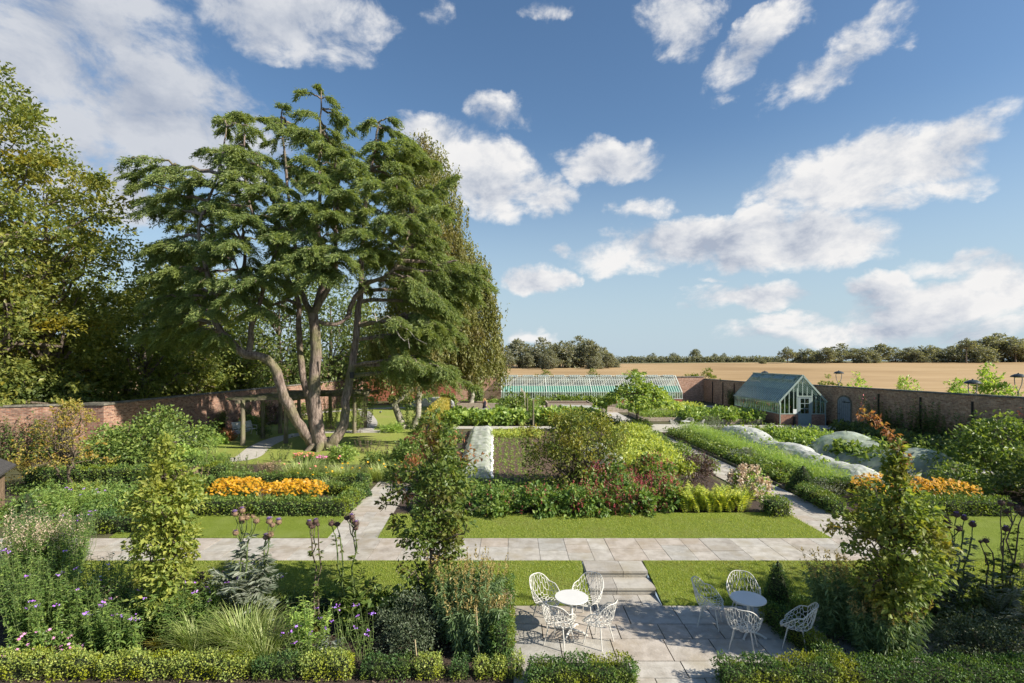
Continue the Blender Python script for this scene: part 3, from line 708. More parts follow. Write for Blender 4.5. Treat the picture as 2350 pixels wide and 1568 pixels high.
# ---------------------------------------------------------------- long lean-to glasshouse
X0, X1, YF, YB = -1.35, 21.8, 67.0, 69.85; ZS, ZE, ZR = .55, 1.36, 3.4
gh = thing('lean_to_glasshouse', 'long white-barred lean-to glasshouse with a green lower roof against the far wall', 'glasshouse', ((X0+X1)/2, YF, 0))
MB().box(((X0+X1)/2, YF, .25), (X1-X0, .24, .5)).box((X0, (YF+YB)/2+.1, .25), (.24, YB-YF-.3, .5)).box((X1, (YF+YB)/2+.1, .25), (.24, YB-YF-.3, .5)).build('brick_base', M_brickR, gh)
MB().box(((X0+X1)/2, YF, .53), (X1-X0+.1, .3, .06)).build('sill', M_pale, gh)
gm = MB(); gm.add([(X0,YF,.56),(X1,YF,.56),(X1,YF,ZE),(X0,YF,ZE)], [[0,1,2,3]]); gm.build('front_glass', M_glassg, gh)
def rp(x, t, lift=0): return (x, YF + (YB-YF)*t, ZE + (ZR-ZE)*t + lift)
gm = MB(); gm.add([rp(X0,0),rp(X1,0),rp(X1,1),rp(X0,1)], [[0,1,2,3]]); gm.build('roof_glass', M_glassv, gh)
MB().box(((X0+X1)/2, 69.88, 1.6), (X1-X0-.1,.05,3.2)).build('added_bright_panel', M_brightpanel, gh)  # panel added behind the glass to brighten the dark interior
for x in (X0, X1):
    gm = MB(); gm.add([(x,YF,.55),(x,YB,.55),(x,YB,ZR),(x,YF,ZE)], [[0,1,2,3]]); gm.build('end_glass', M_glass, gh)
gm = MB(); gm.add([rp(X0+.1,.02,-.10),rp(X1-.1,.02,-.10),rp(X1-.1,.42,-.10),rp(X0+.1,.42,-.10)], [[0,1,2,3]]); gm.build('shade_blind', M_blind, gh)
fr = MB(); nb = 76
for i in range(nb+1):
    x = X0 + (X1-X0)*i/nb; w_ = .09 if i % 19 == 0 else .042
    fr.bar(rp(x,0,.01), rp(x,1,.01), w_, .06); fr.bar((x,YF-.01,.56),(x,YF-.01,ZE), w_, .06)
for t in (0,.42,.75,1): fr.bar(rp(X0,t,.015), rp(X1,t,.015), .10 if t in (0,1) else .05, .05)
for x in (X0, X1):
    for t in (.33,.66): fr.bar((x,YF+(YB-YF)*t,.55),(x,YF+(YB-YF)*t,ZE+(ZR-ZE)*t), .05)
    fr.bar((x,YF,ZE),(x,YB,ZE), .05)
fr.build('glazing_bars', M_pale, gh)
for i in range(11):
    x = X0 + .75 + (X1-X0-1.2)*i/10.6; 
    vt = MB(); 
    A = np.array(rp(x,.985,.10)); B = np.array(rp(x+1.35,.985,.10)); C_ = np.array(rp(x+1.35,.80,.34)); D = np.array(rp(x,.80,.34))
    vt.bar(A,D,.05).bar(B,C_,.05).bar(D,C_,.07).bar(A,B,.05)
    for q in (1,2,3): vt.bar(A+(B-A)*q/4, D+(C_-D)*q/4, .03)
    vo = vt.build('roof_vent', M_pale, gh); pm = MB(); pm.add([A,B,C_,D], [[0,1,2,3]]); pm.build('vent_pane', M_glassv, vo)
inn = MB(); cc = np.column_stack([rng.uniform(X0+.5,X1-.5,260), rng.uniform(YF+.5,YB-.5,260), rng.uniform(.2,1.3,260)]); clumps(inn, cc, .35, 14, .22, .12)
tag(inn.build('glasshouse_plant', L_wooddk, loc=((X0+X1)/2,YF+1,0)), 'dark leafy vines growing behind the panes of the long glasshouse', 'plant', kind='stuff')

# ---------------------------------------------------------------- small greenhouse on the right
GX0, GX1, GY0, GY1 = 22.45, 26.2, 43.8, 52.6; GS, GE, GR = .92, 1.9, 4.12; GC = (GX0+GX1)/2
g2 = thing('greenhouse', 'sage-framed gabled greenhouse on a brick base beside the right wall', 'greenhouse', (GC, GY0, 0))
bb = MB(); dx0, dx1 = GC-.42, GC+.72
bb.box(((GX0+dx0)/2, GY0, GS/2), (dx0-GX0, .22, GS)).box(((dx1+GX1)/2, GY0, GS/2), (GX1-dx1, .22, GS))
bb.box((GX0, (GY0+GY1)/2+.0, GS/2), (.221, GY1-GY0-.22, GS)).box((GX1, (GY0+GY1)/2, GS/2), (.221, GY1-GY0-.22, GS)).box((GC, GY1, GS/2), (GX1-GX0, .22, GS))
bb.build('brick_base', M_brickG, g2)
for nm, pts, m in (('side_glass', [(GX0,GY0,GS),(GX0,GY1,GS),(GX0,GY1,GE),(GX0,GY0,GE)], M_glass), ('side_glass', [(GX1,GY0,GS),(GX1,GY1,GS),(GX1,GY1,GE),(GX1,GY0,GE)], M_glass),
                   ('roof_glass', [(GX0-.1,GY0,GE),(GX0-.1,GY1,GE),(GC,GY1,GR),(GC,GY0,GR)], M_glassd), ('roof_glass', [(GX1+.1,GY0,GE),(GX1+.1,GY1,GE),(GC,GY1,GR),(GC,GY0,GR)], M_glassd),
                   ('gable_glass', [(GX0,GY0,GS),(GX1,GY0,GS),(GX1,GY0,GE),(GC,GY0,GR),(GX0,GY0,GE)], M_glass), ('gable_glass', [(GX0,GY1,GS),(GX1,GY1,GS),(GX1,GY1,GE),(GC,GY1,GR),(GX0,GY1,GE)], M_glass)):
    mb = MB(); mb.add(pts, [list(range(len(pts)))]); mb.build(nm, m, g2)
fr = MB(); nb = 26
for i in range(nb+1):
    y = GY0 + (GY1-GY0)*i/nb; w_ = .08 if i in (0,nb) else .04
    fr.bar((GX0-.1,y,GE+.01),(GC,y,GR+.01), w_,.07).bar((GX1+.1,y,GE+.01),(GC,y,GR+.01), w_,.07)
    fr.bar((GX0-.01,y,GS),(GX0-.01,y,GE), w_,.06).bar((GX1+.01,y,GS),(GX1+.01,y,GE), w_,.06)
for t in (.48,): 
    fr.bar((GX0+(GC-GX0)*t,GY0,GE+(GR-GE)*t+.02),(GX0+(GC-GX0)*t,GY1,GE+(GR-GE)*t+.02), .05)
fr.bar((GX0-.1,GY0,GE),(GX0-.1,GY1,GE), .12,.12).bar((GX1+.1,GY0,GE),(GX1+.1,GY1,GE), .12,.12).bar((GX0,GY0,GS+.03),(GX0,GY1,GS+.03),.2,.06)
fr.bar((GX0,GY0-.02,GS+.03),(dx0,GY0-.02,GS+.03),.2,.06).bar((dx1,GY0-.02,GS+.03),(GX1,GY0-.02,GS+.03),.2,.06)
for yy in (GY0-.02, GY1+.02):
    for i in range(1,10):
        x = GX0 + (GX1-GX0)*i/10; zt = GE + (GR-GE)*(1-abs(x-GC)/(GX1-GC))
        if yy < GY1 and dx0-.05 < x < dx1+.05: z0 = 2.42
        else: z0 = GS
        fr.bar((x,yy,z0),(x,yy,zt), .05,.06)
fr.bar((GX0,GY0-.03,GS),(GX0,GY0-.03,GE), .1).bar((GX1,GY0-.03,GS),(GX1,GY0-.03,GE), .1).bar((dx0-.05,GY0-.04,GS),(dx0-.05,GY0-.04,3.1), .08).bar((dx1+.05,GY0-.04,GS),(dx1+.05,GY0-.04,3.3), .08).bar((dx0-.08,GY0-.05,2.42),(dx1+.08,GY0-.05,2.42), .09)
fr.build('frame', M_sage, g2)
MB().bar((GC,GY0-.12,GR+.05),(GC,GY1+.12,GR+.05), .14,.10).build('ridge', M_sage, g2)
MB().bar((GX0-.14,GY0-.1,GE+.02),(GC,GY0-.1,GR+.02), .07,.14).bar((GX1+.14,GY0-.1,GE+.02),(GC,GY0-.1,GR+.02), .07,.14).build('bargeboard', M_sage, g2)
MB().tube([(GX0-.12,GY0-.1,GE),(GX0-.08,GY0-.14,GE-.25),(GX0-.08,GY0-.14,0)], .045, 8).build('downpipe', M_sage, g2)
MB().tube([(GX1+.02,GY0-.1,GE),(GX1-.02,GY0-.14,GE-.25),(GX1-.02,GY0-.14,0)], .045, 8).build('downpipe', M_dooru, g2)
for side in (-1, 1):
    for i in range(4):
        y = GY0 + .5 + i*2.1; f_ = lambda t, l: (GC + side*(GX1-GC+.1)*(1-t), GE + (GR-GE)*t + l)
        a, b = f_(.97,.08), f_(.72,.26); vt = MB()
        vt.bar((a[0],y,a[1]),(b[0],y,b[1]),.06).bar((a[0],y+1.6,a[1]),(b[0],y+1.6,b[1]),.06).bar((b[0],y,b[1]),(b[0],y+1.6,b[1]),.07).bar((a[0],y,a[1]),(a[0],y+1.6,a[1]),.06)
        for q in range(1,6): vt.bar((a[0],y+1.6*q/6,a[1]),(b[0],y+1.6*q/6,b[1]),.03)
        vo = vt.build('roof_vent', M_sage, g2); pm = MB(); pm.add([(a[0],y,a[1]),(a[0],y+1.6,a[1]),(b[0],y+1.6,b[1]),(b[0],y,b[1])], [[0,1,2,3]]); pm.build('vent_pane', M_glass, vo)
# half-glazed door
dm = MB(); yd = GY0-.06
dm.box(((dx0+dx1)/2, yd, .42), (dx1-dx0, .06, .80)); 
for x in (dx0+.11, dx1-.11): dm.box((x, yd, 1.58), (.22,.06,1.50))
dm.box(((dx0+dx1)/2, yd, 2.28), (dx1-dx0-.44,.058,.1)).box(((dx0+dx1)/2, yd, .90), (dx1-dx0-.44,.058,.16))
for zz in (1.38,1.82): dm.box(((dx0+dx1)/2, yd, zz), (dx1-dx0-.44,.05,.045))
dm.box(((dx0+dx1)/2, yd-.002, 1.6), (.045,.05,1.24)); dm.box(((dx0+dx1)/2, yd-.035, .40), (.66,.02,.5))
dd = dm.build('door', M_dooru, g2); pm = MB(); pm.add([(dx0+.2,yd,.95),(dx1-.2,yd,.95),(dx1-.2,yd,2.25),(dx0+.2,yd,2.25)], [[0,1,2,3]]); pm.build('door_panes', M_glassd, dd)
MB().box((dx0+.12,yd-.05,1.08),(.03,.05,.14)).build('handle', M_iron, dd)
tag(MB().box((dx0-.24,GY0-.07,1.13),(.30,.01,.42)).build('paper_notice', M_paper, loc=(dx0-.24,GY0-.07,1.13)), 'white notice stuck beside the greenhouse door', 'notice')
bn = thing('marker_post', 'dark square post standing in front of the small greenhouse brickwork', 'post', (GX0+1.0,GY0-.35,0)); MB().box((GX0+1.0,GY0-.35,.38),(.16,.16,.76)).box((GX0+1.0,GY0-.35,.77),(.2,.2,.03)).build('shaft', M_iron, bn)
inn = MB(); cc = np.column_stack([rng.uniform(GX0+.35,GX0+1.2,90), rng.uniform(GY0+.4,GY1-.5,90), rng.uniform(.5,1.5,90)]); clumps(inn, cc, .28, 14, .16, .09)
cc = np.column_stack([rng.uniform(GX1-1.2,GX1-.4,90), rng.uniform(GY0+.4,GY1-.5,90), rng.uniform(.5,1.9,90)]); clumps(inn, cc, .3, 14, .16, .09)
ip = tag(inn.build('greenhouse_plant', L_peren, loc=(GC,GY0+3,.6)), 'potted plants with red flowers seen through the small greenhouse panes', 'plant', kind='stuff')
fl = MB(); c = np.column_stack([rng.uniform(GX0+.25,GX0+1.3,50), rng.uniform(GY0+.3,GY1-.5,50), rng.uniform(1.0,1.6,50)]); discs(fl, c, rand_unit(50), .07); fl.build('flower', P_coral, ip)

# ---------------------------------------------------------------- lamps beyond the wall
def lamp(label, x, Y, zt, gz=.4):
    X = (x-CX)*Y/F; t = thing('lamp_post', label, 'lamp', (X,Y,gz), 'lamp posts beyond the right wall')
    hb = zt-1.25
    MB().tube([(X,Y,gz),(X,Y,hb)], .055, 10).build('post', M_lampgrey, t)
    for s in (-1,1): MB().tube([(X,Y,hb),(X+s*.10,Y,hb+.18),(X+s*.24,Y,hb+.5),(X+s*.28,Y,hb+.85),(X+s*.25,Y,hb+1.05)], .028, 8).build('bracket', M_lampgrey, t)
    MB().lathe((X,Y,zt-.25), [(.43,0),(.44,.04),(.36,.13),(.20,.21),(.05,.25),(.04,.30)], 24).build('lamp_hood', M_lamp, t)
    MB().lathe((X,Y,zt-.31), [(.10,0),(.24,.02),(.30,.06)], 16).build('lamp_glass', M_glassd, t)
lamp('domed lamp peeping over the small greenhouse ridge', 1755, 68, 4.05)
lamp('domed lamp rising behind the wall just right of the small greenhouse', 1925, 50, 4.42)
lamp('nearest and largest domed lamp above the long brick wall', 2232, 32.5, 4.22)
lamp('domed lamp at the right edge of the view above the wall', 2337, 36.5, 4.5)
# ---------------------------------------------------------------- cafe chairs with branching openwork shells
def chair_shell():
    """seat and back as one openwork bowl: a net of jittered cells laid over the bowl, each twig a thin bar"""
    r2 = np.random.default_rng(5)
    def surf(qx, qy):                                    # unit disc -> bowl; -y is the front
        r = math.hypot(qx, qy); th = abs(math.atan2(qx, -qy)) if r > 1e-6 else 0     # 0 front .. pi back
        t = max(0, (r-.5)/.5); k = th/math.pi
        if k < .22: rim = .01
        elif k < .52: rim = .01 + .225*((k-.22)/.30)**1.1
        elif k < .64: rim = .235 + .03*(k-.52)/.12
        else: rim = .265 + .165*(1-(1-min(1,(k-.64)/.26))**2)
        sm = t*t*(3-2*t)*.45 + t*.55
        rho = .225*min(1, r/.5) + (.075 if k > .2 else .035)*t**.6
        z = .44 - .02*(1-min(1,r/.5)) + rim*sm - (.03*t if k < .22 else 0)
        d = (qx/max(r,1e-6), qy/max(r,1e-6))
        return np.array([d[0]*rho*1.15, d[1]*rho*1.08 + .06*sm*(k if k>.6 else 0), .44 + (z-.44)*1.12])
    s = .098; pts = {}; mbs = MB()
    def hexv(i, j, c):                                    # honeycomb corner, jittered
        key = (i, j, c)
        if key not in pts:
            x = s*math.sqrt(3)*(i + .5*(j % 2)); y = s*1.5*j + (s if c == 0 else 0)*1.0 - (0 if c == 0 else s)*1.0
            pts[key] = (x + r2.uniform(-.34,.34)*s, y + r2.uniform(-.34,.34)*s)
        return pts[key]
    segs = []
    for j in range(-12, 13):
        for i in range(-11, 12):
            top = (i,j,0); o = 0 if j % 2 == 0 else 1
            # top corner of (i,j) is shared with the bottoms of (.,j+1) upper neighbours
            up = [(i-1+o, j+1), (i+o, j+1)]
            a = hexv(*top)
            segs.append((top, (i, j+2, 1)))
            for u in up: segs.append((top, (u[0], u[1], 1)))
    done = set()
    for a, b in segs:
        pa, pb = hexv(*a), hexv(*b)
        if math.hypot(pa[0]-pb[0], pa[1]-pb[1]) > s*2.6: continue
        ra, rb = math.hypot(*pa), math.hypot(*pb)
        if ra > 1 and rb > 1: continue
        if ra > 1 or rb > 1:                              # clip at the rim
            if ra > 1: pa, pb = pb, pa
            for k in range(12):
                t = (k+1)/12; q = (pa[0]+(pb[0]-pa[0])*t, pa[1]+(pb[1]-pa[1])*t)
                if math.hypot(*q) > .985: pb = q; break
        n = 3 if max(ra, rb) > .45 else 2
        line = [surf(pa[0]+(pb[0]-pa[0])*k/n, pa[1]+(pb[1]-pa[1])*k/n) for k in range(n+1)]
        mbs.tube(line, .0048 + .0026*r2.random(), 5, cap=False)
    rim = [surf(math.sin(a)*.99, -math.cos(a)*.99) for a in np.linspace(-math.pi, math.pi, 61)]
    return mbs, rim
sh, rim = chair_shell()
def make_chair(label, loc, rz, group):
    t = thing('cafe_chair', label, 'chair', (0,0,0), group)
    so_ = sh.build('openwork_shell', M_white, t, smooth=True)
    MB().tube(rim, .0095, 8, cap=False).build('rim', M_white, t, smooth=True)
    for sx_, sy_ in ((-1,-1),(1,-1),(-1,1),(1,1)):
        MB().tube([(sx_*.15, sy_*.13, .425),(sx_*.235, sy_*.215, 0)], [.014,.011], 8).build('leg', M_white, t, smooth=True)
    u = MB()
    u.bar((-.15,-.13,.42),(.15,.13,.42),.02,.014).bar((.15,-.13,.418),(-.15,.13,.418),.02,.014); u.build('seat_brace', M_white, t)
    t.location = loc; t.rotation_euler = (0,0,rz); return t
def make_table(label, loc, group, rz=.3):
    t = thing('cafe_table', label, 'table', (0,0,0), group)
    MB().lathe((0,0,.715), [(.335,0),(.35,.006),(.35,.020),(.345,.026)], 40).build('tabletop', M_tabletop, t)
    MB().tube([(0,0,.05),(0,0,.715)], .034, 14).lathe((0,0,.69), [(.05,0),(.16,.024)], 16).build('pedestal', M_white, t)
    for k in range(4):
        a = k*math.pi/2 + .78
        MB().tube([(0,0,.065),(.25*math.cos(a),.25*math.sin(a),.045),(.33*math.cos(a),.33*math.sin(a),.012)], [.026,.022,.018], 6).lathe((.33*math.cos(a),.33*math.sin(a),0), [(.03,0),(.03,.02)], 10).build('foot', M_white, t)
    t.location = loc; t.rotation_euler = (0,0,rz); return t
CG = 'openwork cafe chairs on the terrace'; TG = 'round white cafe tables'
t1 = make_table('round white table in full sun beside the stone steps', (1.25,10.99,ZP), TG)
t2 = copy_tree(t1); t2.location = (4.94,10.93,ZP); t2['label'] = 'round white table in dappled shade near the box cone'; t2.rotation_euler = (0,0,.1)
# rz: the chair's front (-y) turned to its table
first = None
def chair_at(label, tx, ty, dx, dy, z=ZP, group=CG):
    global first
    x, y = tx+dx, ty+dy; rz = math.atan2(-dy, -dx) + math.pi/2
    if first is None:
        first = make_chair(label, (x,y,z), rz, group); return first
    c = copy_tree(first); c.location = (x,y,z); c.rotation_euler = (0,0,rz); c['label'] = label; c['group'] = group
    return c
chair_at('white openwork chair behind the sunny table, on the lawn side away from the steps', 1.25,10.99, -.50,.47)
chair_at('white openwork chair between the sunny table and the stone steps', 1.25,10.99, .40,.52)
chair_at('white openwork chair in front of the sunny table, next to the tall hedge', 1.25,10.99, -.30,-.46)
chair_at('white openwork chair in front of the sunny table, on the open side of the terrace', 1.25,10.99, .50,-.42)
chair_at('white openwork chair at the shaded table, back against the lawn edge', 4.94,10.93, -.66,.38)
chair_at('white openwork chair tucked between the shaded table and the box cone', 4.94,10.93, .17,.62)
chair_at('white openwork chair in front of the shaded table, its shadow lying on the flags', 4.94,10.93, -.36,-.58)
chair_at('white openwork chair pulled out beside the shaded bed, right of its table', 4.94,10.93, .72,-.52)
t3 = copy_tree(t1); t3.location = (13.35,40.2,.02); t3['label'] = 'distant white table on the paved court near the round-headed tree'
for lb, dx, dy in (('far chair left of the distant table',-.85,-.1),('far chair behind the distant table',.45,.55),('far chair right of the distant table beside the silver shrub',.95,-.3)):
    chair_at('white openwork '+lb, 13.35,40.2, dx,dy, .02, 'openwork chairs on the far court')

# ---------------------------------------------------------------- pergola
pg = thing('pergola', 'weathered oak pergola of round posts and heavy beams behind the cedar', 'pergola', (-15,38,0))
pp = [(-17.1,33.2),(-17.25,36.2),(-17.2,38.8),(-16.8,41.2),(-14.75,34.1),(-14.5,37.6),(-14.4,41.4),(-11.7,38.8),(-11.75,41.9),(-9.7,38.9)]
pp = pp[:9]
for x, y in pp:
    MB().tube([(x,y,0),(x+.02,y,1.4),(x,y,2.72)], [.15,.135,.13], 10).build('post', M_oak, pg)
def beam(a, b, z=2.82, w_=.14, h=.2): MB().bar((*a,z),(*b,z),w_,h).build('beam', M_beam, pg)
beam((-17.1,32.4),(-17.25,36.3)); beam((-17.25,36.2),(-17.2,38.9),2.822); beam((-17.2,38.8),(-16.75,42)); beam((-14.75,33.3),(-14.5,37.7)); beam((-14.5,37.6),(-14.4,42.2),2.818)
beam((-14.3,38.6),(-10.6,38.8),2.86); beam((-14.4,41.6),(-10.6,41.9),2.84)
for i in range(9):
    y = 32.8 + i*1.05; beam((-17.9,y),(-13.9,y+.15),3.0,.11,.15)
for i in range(5):
    x = -13.6 + i*.7; beam((x,38.0),(x,42.5),3.02,.11,.15)
# ---------------------------------------------------------------- benches
def bench(label, loc, rz, m):
    t = thing('garden_bench', label, 'bench', (0,0,0), 'slatted benches by the wall')
    s = MB()
    for i in range(5): s.box((0,-.05-.095*i+.2,.44),(1.5,.075,.03))
    s.build('seat', m, t)
    b = MB()
    for i in range(5): b.box((0,.30+.03*i,.55+.10*i),(1.5,.028,.078), rx=-.25)
    b.build('backrest', m, t)
    for x in (-.72,.72):
        MB().tube([(x,-.32,0),(x,-.28,.25),(x,-.30,.44),(x,-.34,.56),(x,-.26,.68),(x,-.05,.70),(x,.24,.66),(x,.45,1.0)], .025, 6).tube([(x,.36,0),(x,.24,.25),(x,.22,.45),(x,.24,.66)], .025, 6).build('end_frame', M_white, t)
    t.location = loc; t.rotation_euler = (0,0,rz); return t
bench('white slatted bench with curly ends beside the curved path', (-19.2,37.6,.02), R(62), M_white)
bench('pale bench half hidden behind the big green shrub', (-20.3,32.3,.02), R(20), M_lampgrey)

# ---------------------------------------------------------------- timber raised beds, fleeces
def raised(label, x0, x1, y0, y1, h, fill=None, crop=None, z=0.0, n=0):
    t = thing('raised_bed', label, 'raised bed', ((x0+x1)/2,(y0+y1)/2,0), 'timber raised beds')
    b = MB(); th = .09; k = max(1, round(h/.2)); hh = h/k
    for i in range(k):
        zc = hh*(i+.5); e = .006*(i%2)
        b.box(((x0+x1)/2,y0,zc),(x1-x0+e,th,hh-.01)).box(((x0+x1)/2,y1,zc),(x1-x0+e,th,hh-.01)).box((x0,(y0+y1)/2,zc),(th,y1-y0-th,hh-.01)).box((x1,(y0+y1)/2,zc),(th,y1-y0-th,hh-.01))
    for x in (x0,x1):
        for y in (y0,y1): b.box((x,y,h/2+.03),(.13,.13,h+.06))
    b.build('timber_sides', M_board, t)
    m2 = MB(); m2.box(((x0+x1)/2,(y0+y1)/2,h*.5-.04),(x1-x0-.1,y1-y0-.1,h-.08)); m2.build('soil', M_plot, t)
    return t
raised('long timber raised bed near the clipped hedge block', -6.0,-3.0,57.5,60.2,.75)
raised('timber raised bed of greens in front of the far brick wall', -2.8,-.2,57.5,60.2,.75)
raised('low raised bed under a fleece sheet where the woman works', -5.1,-.5,48.4,51.3,.6)
raised('big empty timber raised bed in front of the glasshouse', 3.9,8.6,56.4,60,.8)
raised('timber raised bed in front of the big empty one, covered by white fleece', 4.6,8.9,50.6,54.2,.7)
raised('short timber bed corner beside the round-headed tree', 9.9,12.2,54.5,57,.6)
raised('timber-edged herb bed behind the round-headed tree', 11.6,18.5,46.6,52,.34)
raised('timber bed of greens right of the round-headed tree', 12.6,20.4,54.5,59.5,.4)
raised('low timber bed edge against the brick base near the small greenhouse', 15.5,21.3,44.6,48.0,.42)
def vnoise(r2, a, b, nx, ny):
    """smooth random relief sampled on an (ny+1, nx+1) sheet"""
    g = r2.random((b+2, a+2)); x = np.linspace(0, a, nx+1); y = np.linspace(0, b, ny+1)
    xi = np.minimum(x.astype(int), a); yi = np.minimum(y.astype(int), b); fx = x-xi; fy = y-yi; fx = fx*fx*(3-2*fx); fy = fy*fy*(3-2*fy)
    A = g[yi][:,xi]*(1-fx)+g[yi][:,xi+1]*fx; B_ = g[yi+1][:,xi]*(1-fx)+g[yi+1][:,xi+1]*fx
    return A*(1-fy[:,None])+B_*fy[:,None]
def fleece(label, name, m, x0, x1, y0, y1, hfun, z0=.02, nx=24, ny=60, seed=1, amp=.04, shift=lambda t: 0.0, freq=3, crease=.03, yk=1.0):
    r2 = np.random.default_rng(seed); mb = MB(); v = []; L = y1-y0
    n1 = vnoise(r2, 3, max(3,int(L*.9)), nx, ny); n2 = vnoise(r2, 5, max(4,int(L*1.7)), nx, ny); n3 = vnoise(r2, 9, max(6,int(L*3.5)), nx, ny); n4 = vnoise(r2, 1, max(2,int(L*.45)), nx, ny)
    rid = (1-np.abs(2*n1-1))*1.0 + (1-np.abs(2*n2-1))*.7 + (1-np.abs(2*n3-1))*.35 - 1.3
    for j in range(ny+1):
        t = j/ny; y = y0 + L*t
        for i in range(nx+1):
            u = i/nx; s = 2*u-1; h = max(.0, hfun(s,t))*(.72+.56*n4[j,i])
            z = z0 + h + (crease*rid[j,i] + amp*(n2[j,i]-.5))*min(1, h*4+.1)
            xx = x0 + (x1-x0)*u + shift(t) + (n2[j,i]-.5)*amp*5*abs(s)**2
            v.append((xx, y + amp*3*(n1[j,i]-.5)*(1 if j in (0,ny) else .4), max(.012, z)))
    f = [[j*(nx+1)+i, j*(nx+1)+i+1, (j+1)*(nx+1)+i+1, (j+1)*(nx+1)+i] for j in range(ny) for i in range(nx)]
    mb.add(v, np.array(f)); o = mb.build(name, m, None, smooth=True, loc=((x0+x1)/2,y0,0)); return tag(o, label, 'fleece', 'fleece and mesh covers')
flat = lambda h: (lambda s,t: h*(1-max(0,(abs(s)-.82)/.18)**2)*(1-max(0,(abs(2*t-1)-.93)/.07)**2))
fleece('long white fleece sheet laid over the left side of the bare plot', 'crop_fleece', M_fleece, -2.55,-.95,23.4,40.5, lambda s,t: .36*(1-max(0,(abs(s)-.55)/.45)**2)*(1-max(0,(abs(2*t-1)-.95)/.05)**2), seed=3, amp=.05, shift=lambda t: -.6*t, nx=30, ny=160, crease=.05)
fleece('fleece sheet pulled over the raised bed where the woman stands', 'crop_fleece', M_fleece, -5.2,-.4,48.3,51.4, flat(.68), seed=4, amp=.03, ny=24)
fleece('white fleece over a raised bed near the middle of the kitchen garden', 'crop_fleece', M_fleece, 4.5,9.0,50.5,54.3, flat(.78), seed=5, amp=.03, ny=24)
hoop = lambda h: (lambda s,t: h*math.sqrt(max(0,1-s*s))*(1-max(0,(abs(2*t-1)-.86)/.14)**2)*(.86+.14*math.sin(t*9)))
fleece('white mesh tunnel showing between the leaves of the loose shrub', 'crop_fleece', M_fleece, 3.9,5.5,24.4,29.5, hoop(1.0), seed=6, amp=.06)
fleece('long rumpled white mesh tunnel beside the feathery asparagus', 'crop_fleece', M_mesh, 14.25,16.2,21.8,39.0, lambda s,t: hoop(.85)(s,t)*(.9+.1*math.sin(t*17+1)), seed=7, amp=.10, shift=lambda t: .9*t, freq=4, nx=44, ny=220, crease=.09)
fleece('tall green-tinted mesh tent over the brassicas', 'crop_fleece', M_meshg, 16.5,19.9,22.6,30.0, hoop(1.4), seed=8, amp=.10, freq=1.5, nx=44, ny=80, crease=.07)
# fringe of gathered cloth and stones along the left fleece
k = MB()
for i in range(46):
    t = i/45; x = -.93 - .6*t + random.uniform(-.04,.04); y = 23.4 + 17*t
    k.lathe((x,y,.02), [(.07,0),(.10,.04),(.07,.10),(.02,.12)], 7)
tag(k.build('fleece_hem', M_fleece and mat('gathered_cloth',(.62,.62,.62),(.78,.78,.77),4,.9), None, smooth=True, loc=(-1.2,32,0)), 'gathered white hem weighting the edge of the long fleece sheet', 'hem')
tr = thing('seed_tray', 'orange seed tray lying at the far end of the bare plot', 'tray', (.9,39.2,.03)); MB().box((.9,39.2,.05),(1.0,.5,.03)).box((.9,38.95,.10),(1.0,.03,.12)).box((.9,39.45,.10),(1.0,.03,.12)).box((.4,39.2,.1),(.03,.44,.12)).box((1.4,39.2,.1),(.03,.44,.12)).build('tray', M_orange, tr)
for x, y, h, lb in ((1.75,43.2,2.25,'tallest bare timber post standing among the pumpkin leaves'),(1.35,46.5,2.1,'bare timber post behind the tallest one in the vegetables')):
    p_ = thing('timber_post', lb, 'post', (x,y,0)); MB().tube([(x,y,0),(x+.01,y,h)], [.075,.065], 10).build('shaft', M_oak, p_)
for i, (x, y) in enumerate(((-.2,23.5),(1.0,23.5))):
    p_ = thing('marker_stick', ['thin wooden stick at the end of the bare plot beside the fleece','thin wooden stick at the end of the bare plot beside the loose shrub'][i], 'stick', (x,y,0)); MB().tube([(x,y,0),(x,y,.55)], .014, 6).build('shaft', M_cane, p_)
tf = thing('cane_row', 'row of pale upright bean canes running back towards the glasshouse', 'canes', (1.3,52,0))
for i in range(12):
    y = 48.5 + i*.85; MB().tube([(1.25-.02*i,y,0),(1.2-.02*i,y,2.45)], .022, 5).build('cane', M_white if i%2 else M_cane, tf)

# ---------------------------------------------------------------- log shed at the left edge
A_, B_ = np.array([-18.1,19.0]), np.array([-16.5,16.5]); e_ = nrm(B_-A_); o_ = np.array([-e_[1], e_[0]]); o_ = o_ if o_[0] > 0 else -o_
sh_ = thing('log_shed', 'small brown log-boarded shed with a dark felt roof at the left edge', 'shed', (*(A_*.5+B_*.5-o_*1.3),0))
def sp_(u, v, z): q = A_ + e_*u + o_*v; return (q[0], q[1], z)
lb_ = MB(); Ls = np.linalg.norm(B_-A_)
for i in range(9):
    for (u0,v0),(u1,v1) in (((.18,-.25),(Ls-.18,-.25)),((.18,-.25),(.18,-2.35)),((Ls-.18,-.25),(Ls-.18,-2.35)),((.18,-2.35),(Ls-.18,-2.35))): lb_.bar(sp_(u0,v0,.10+.19*i), sp_(u1,v1,.10+.19*i), .09,.178)
lb_.build('log_wall', M_log, sh_)
rf = MB()
for v0, v1 in ((.05,-1.3),(-2.65,-1.3)):
    a = [sp_(-.08,v0,1.62), sp_(Ls+.08,v0,1.62), sp_(Ls+.08,v1,2.45), sp_(-.08,v1,2.45)]; b = [(p[0],p[1],p[2]-.07) for p in a]
    rf.add(a+b, [[0,1,2,3],[7,6,5,4],[0,4,5,1],[1,5,6,2],[3,7,4,0]])
rf.build('felt_roof', M_felt, sh_)
gbl = MB()
for u in (.18, Ls-.18): gbl.add([sp_(u,-.2,1.72), sp_(u,-2.4,1.72), sp_(u,-1.3,2.35)], [[0,1,2]])
gbl.build('gable_board', M_log, sh_)

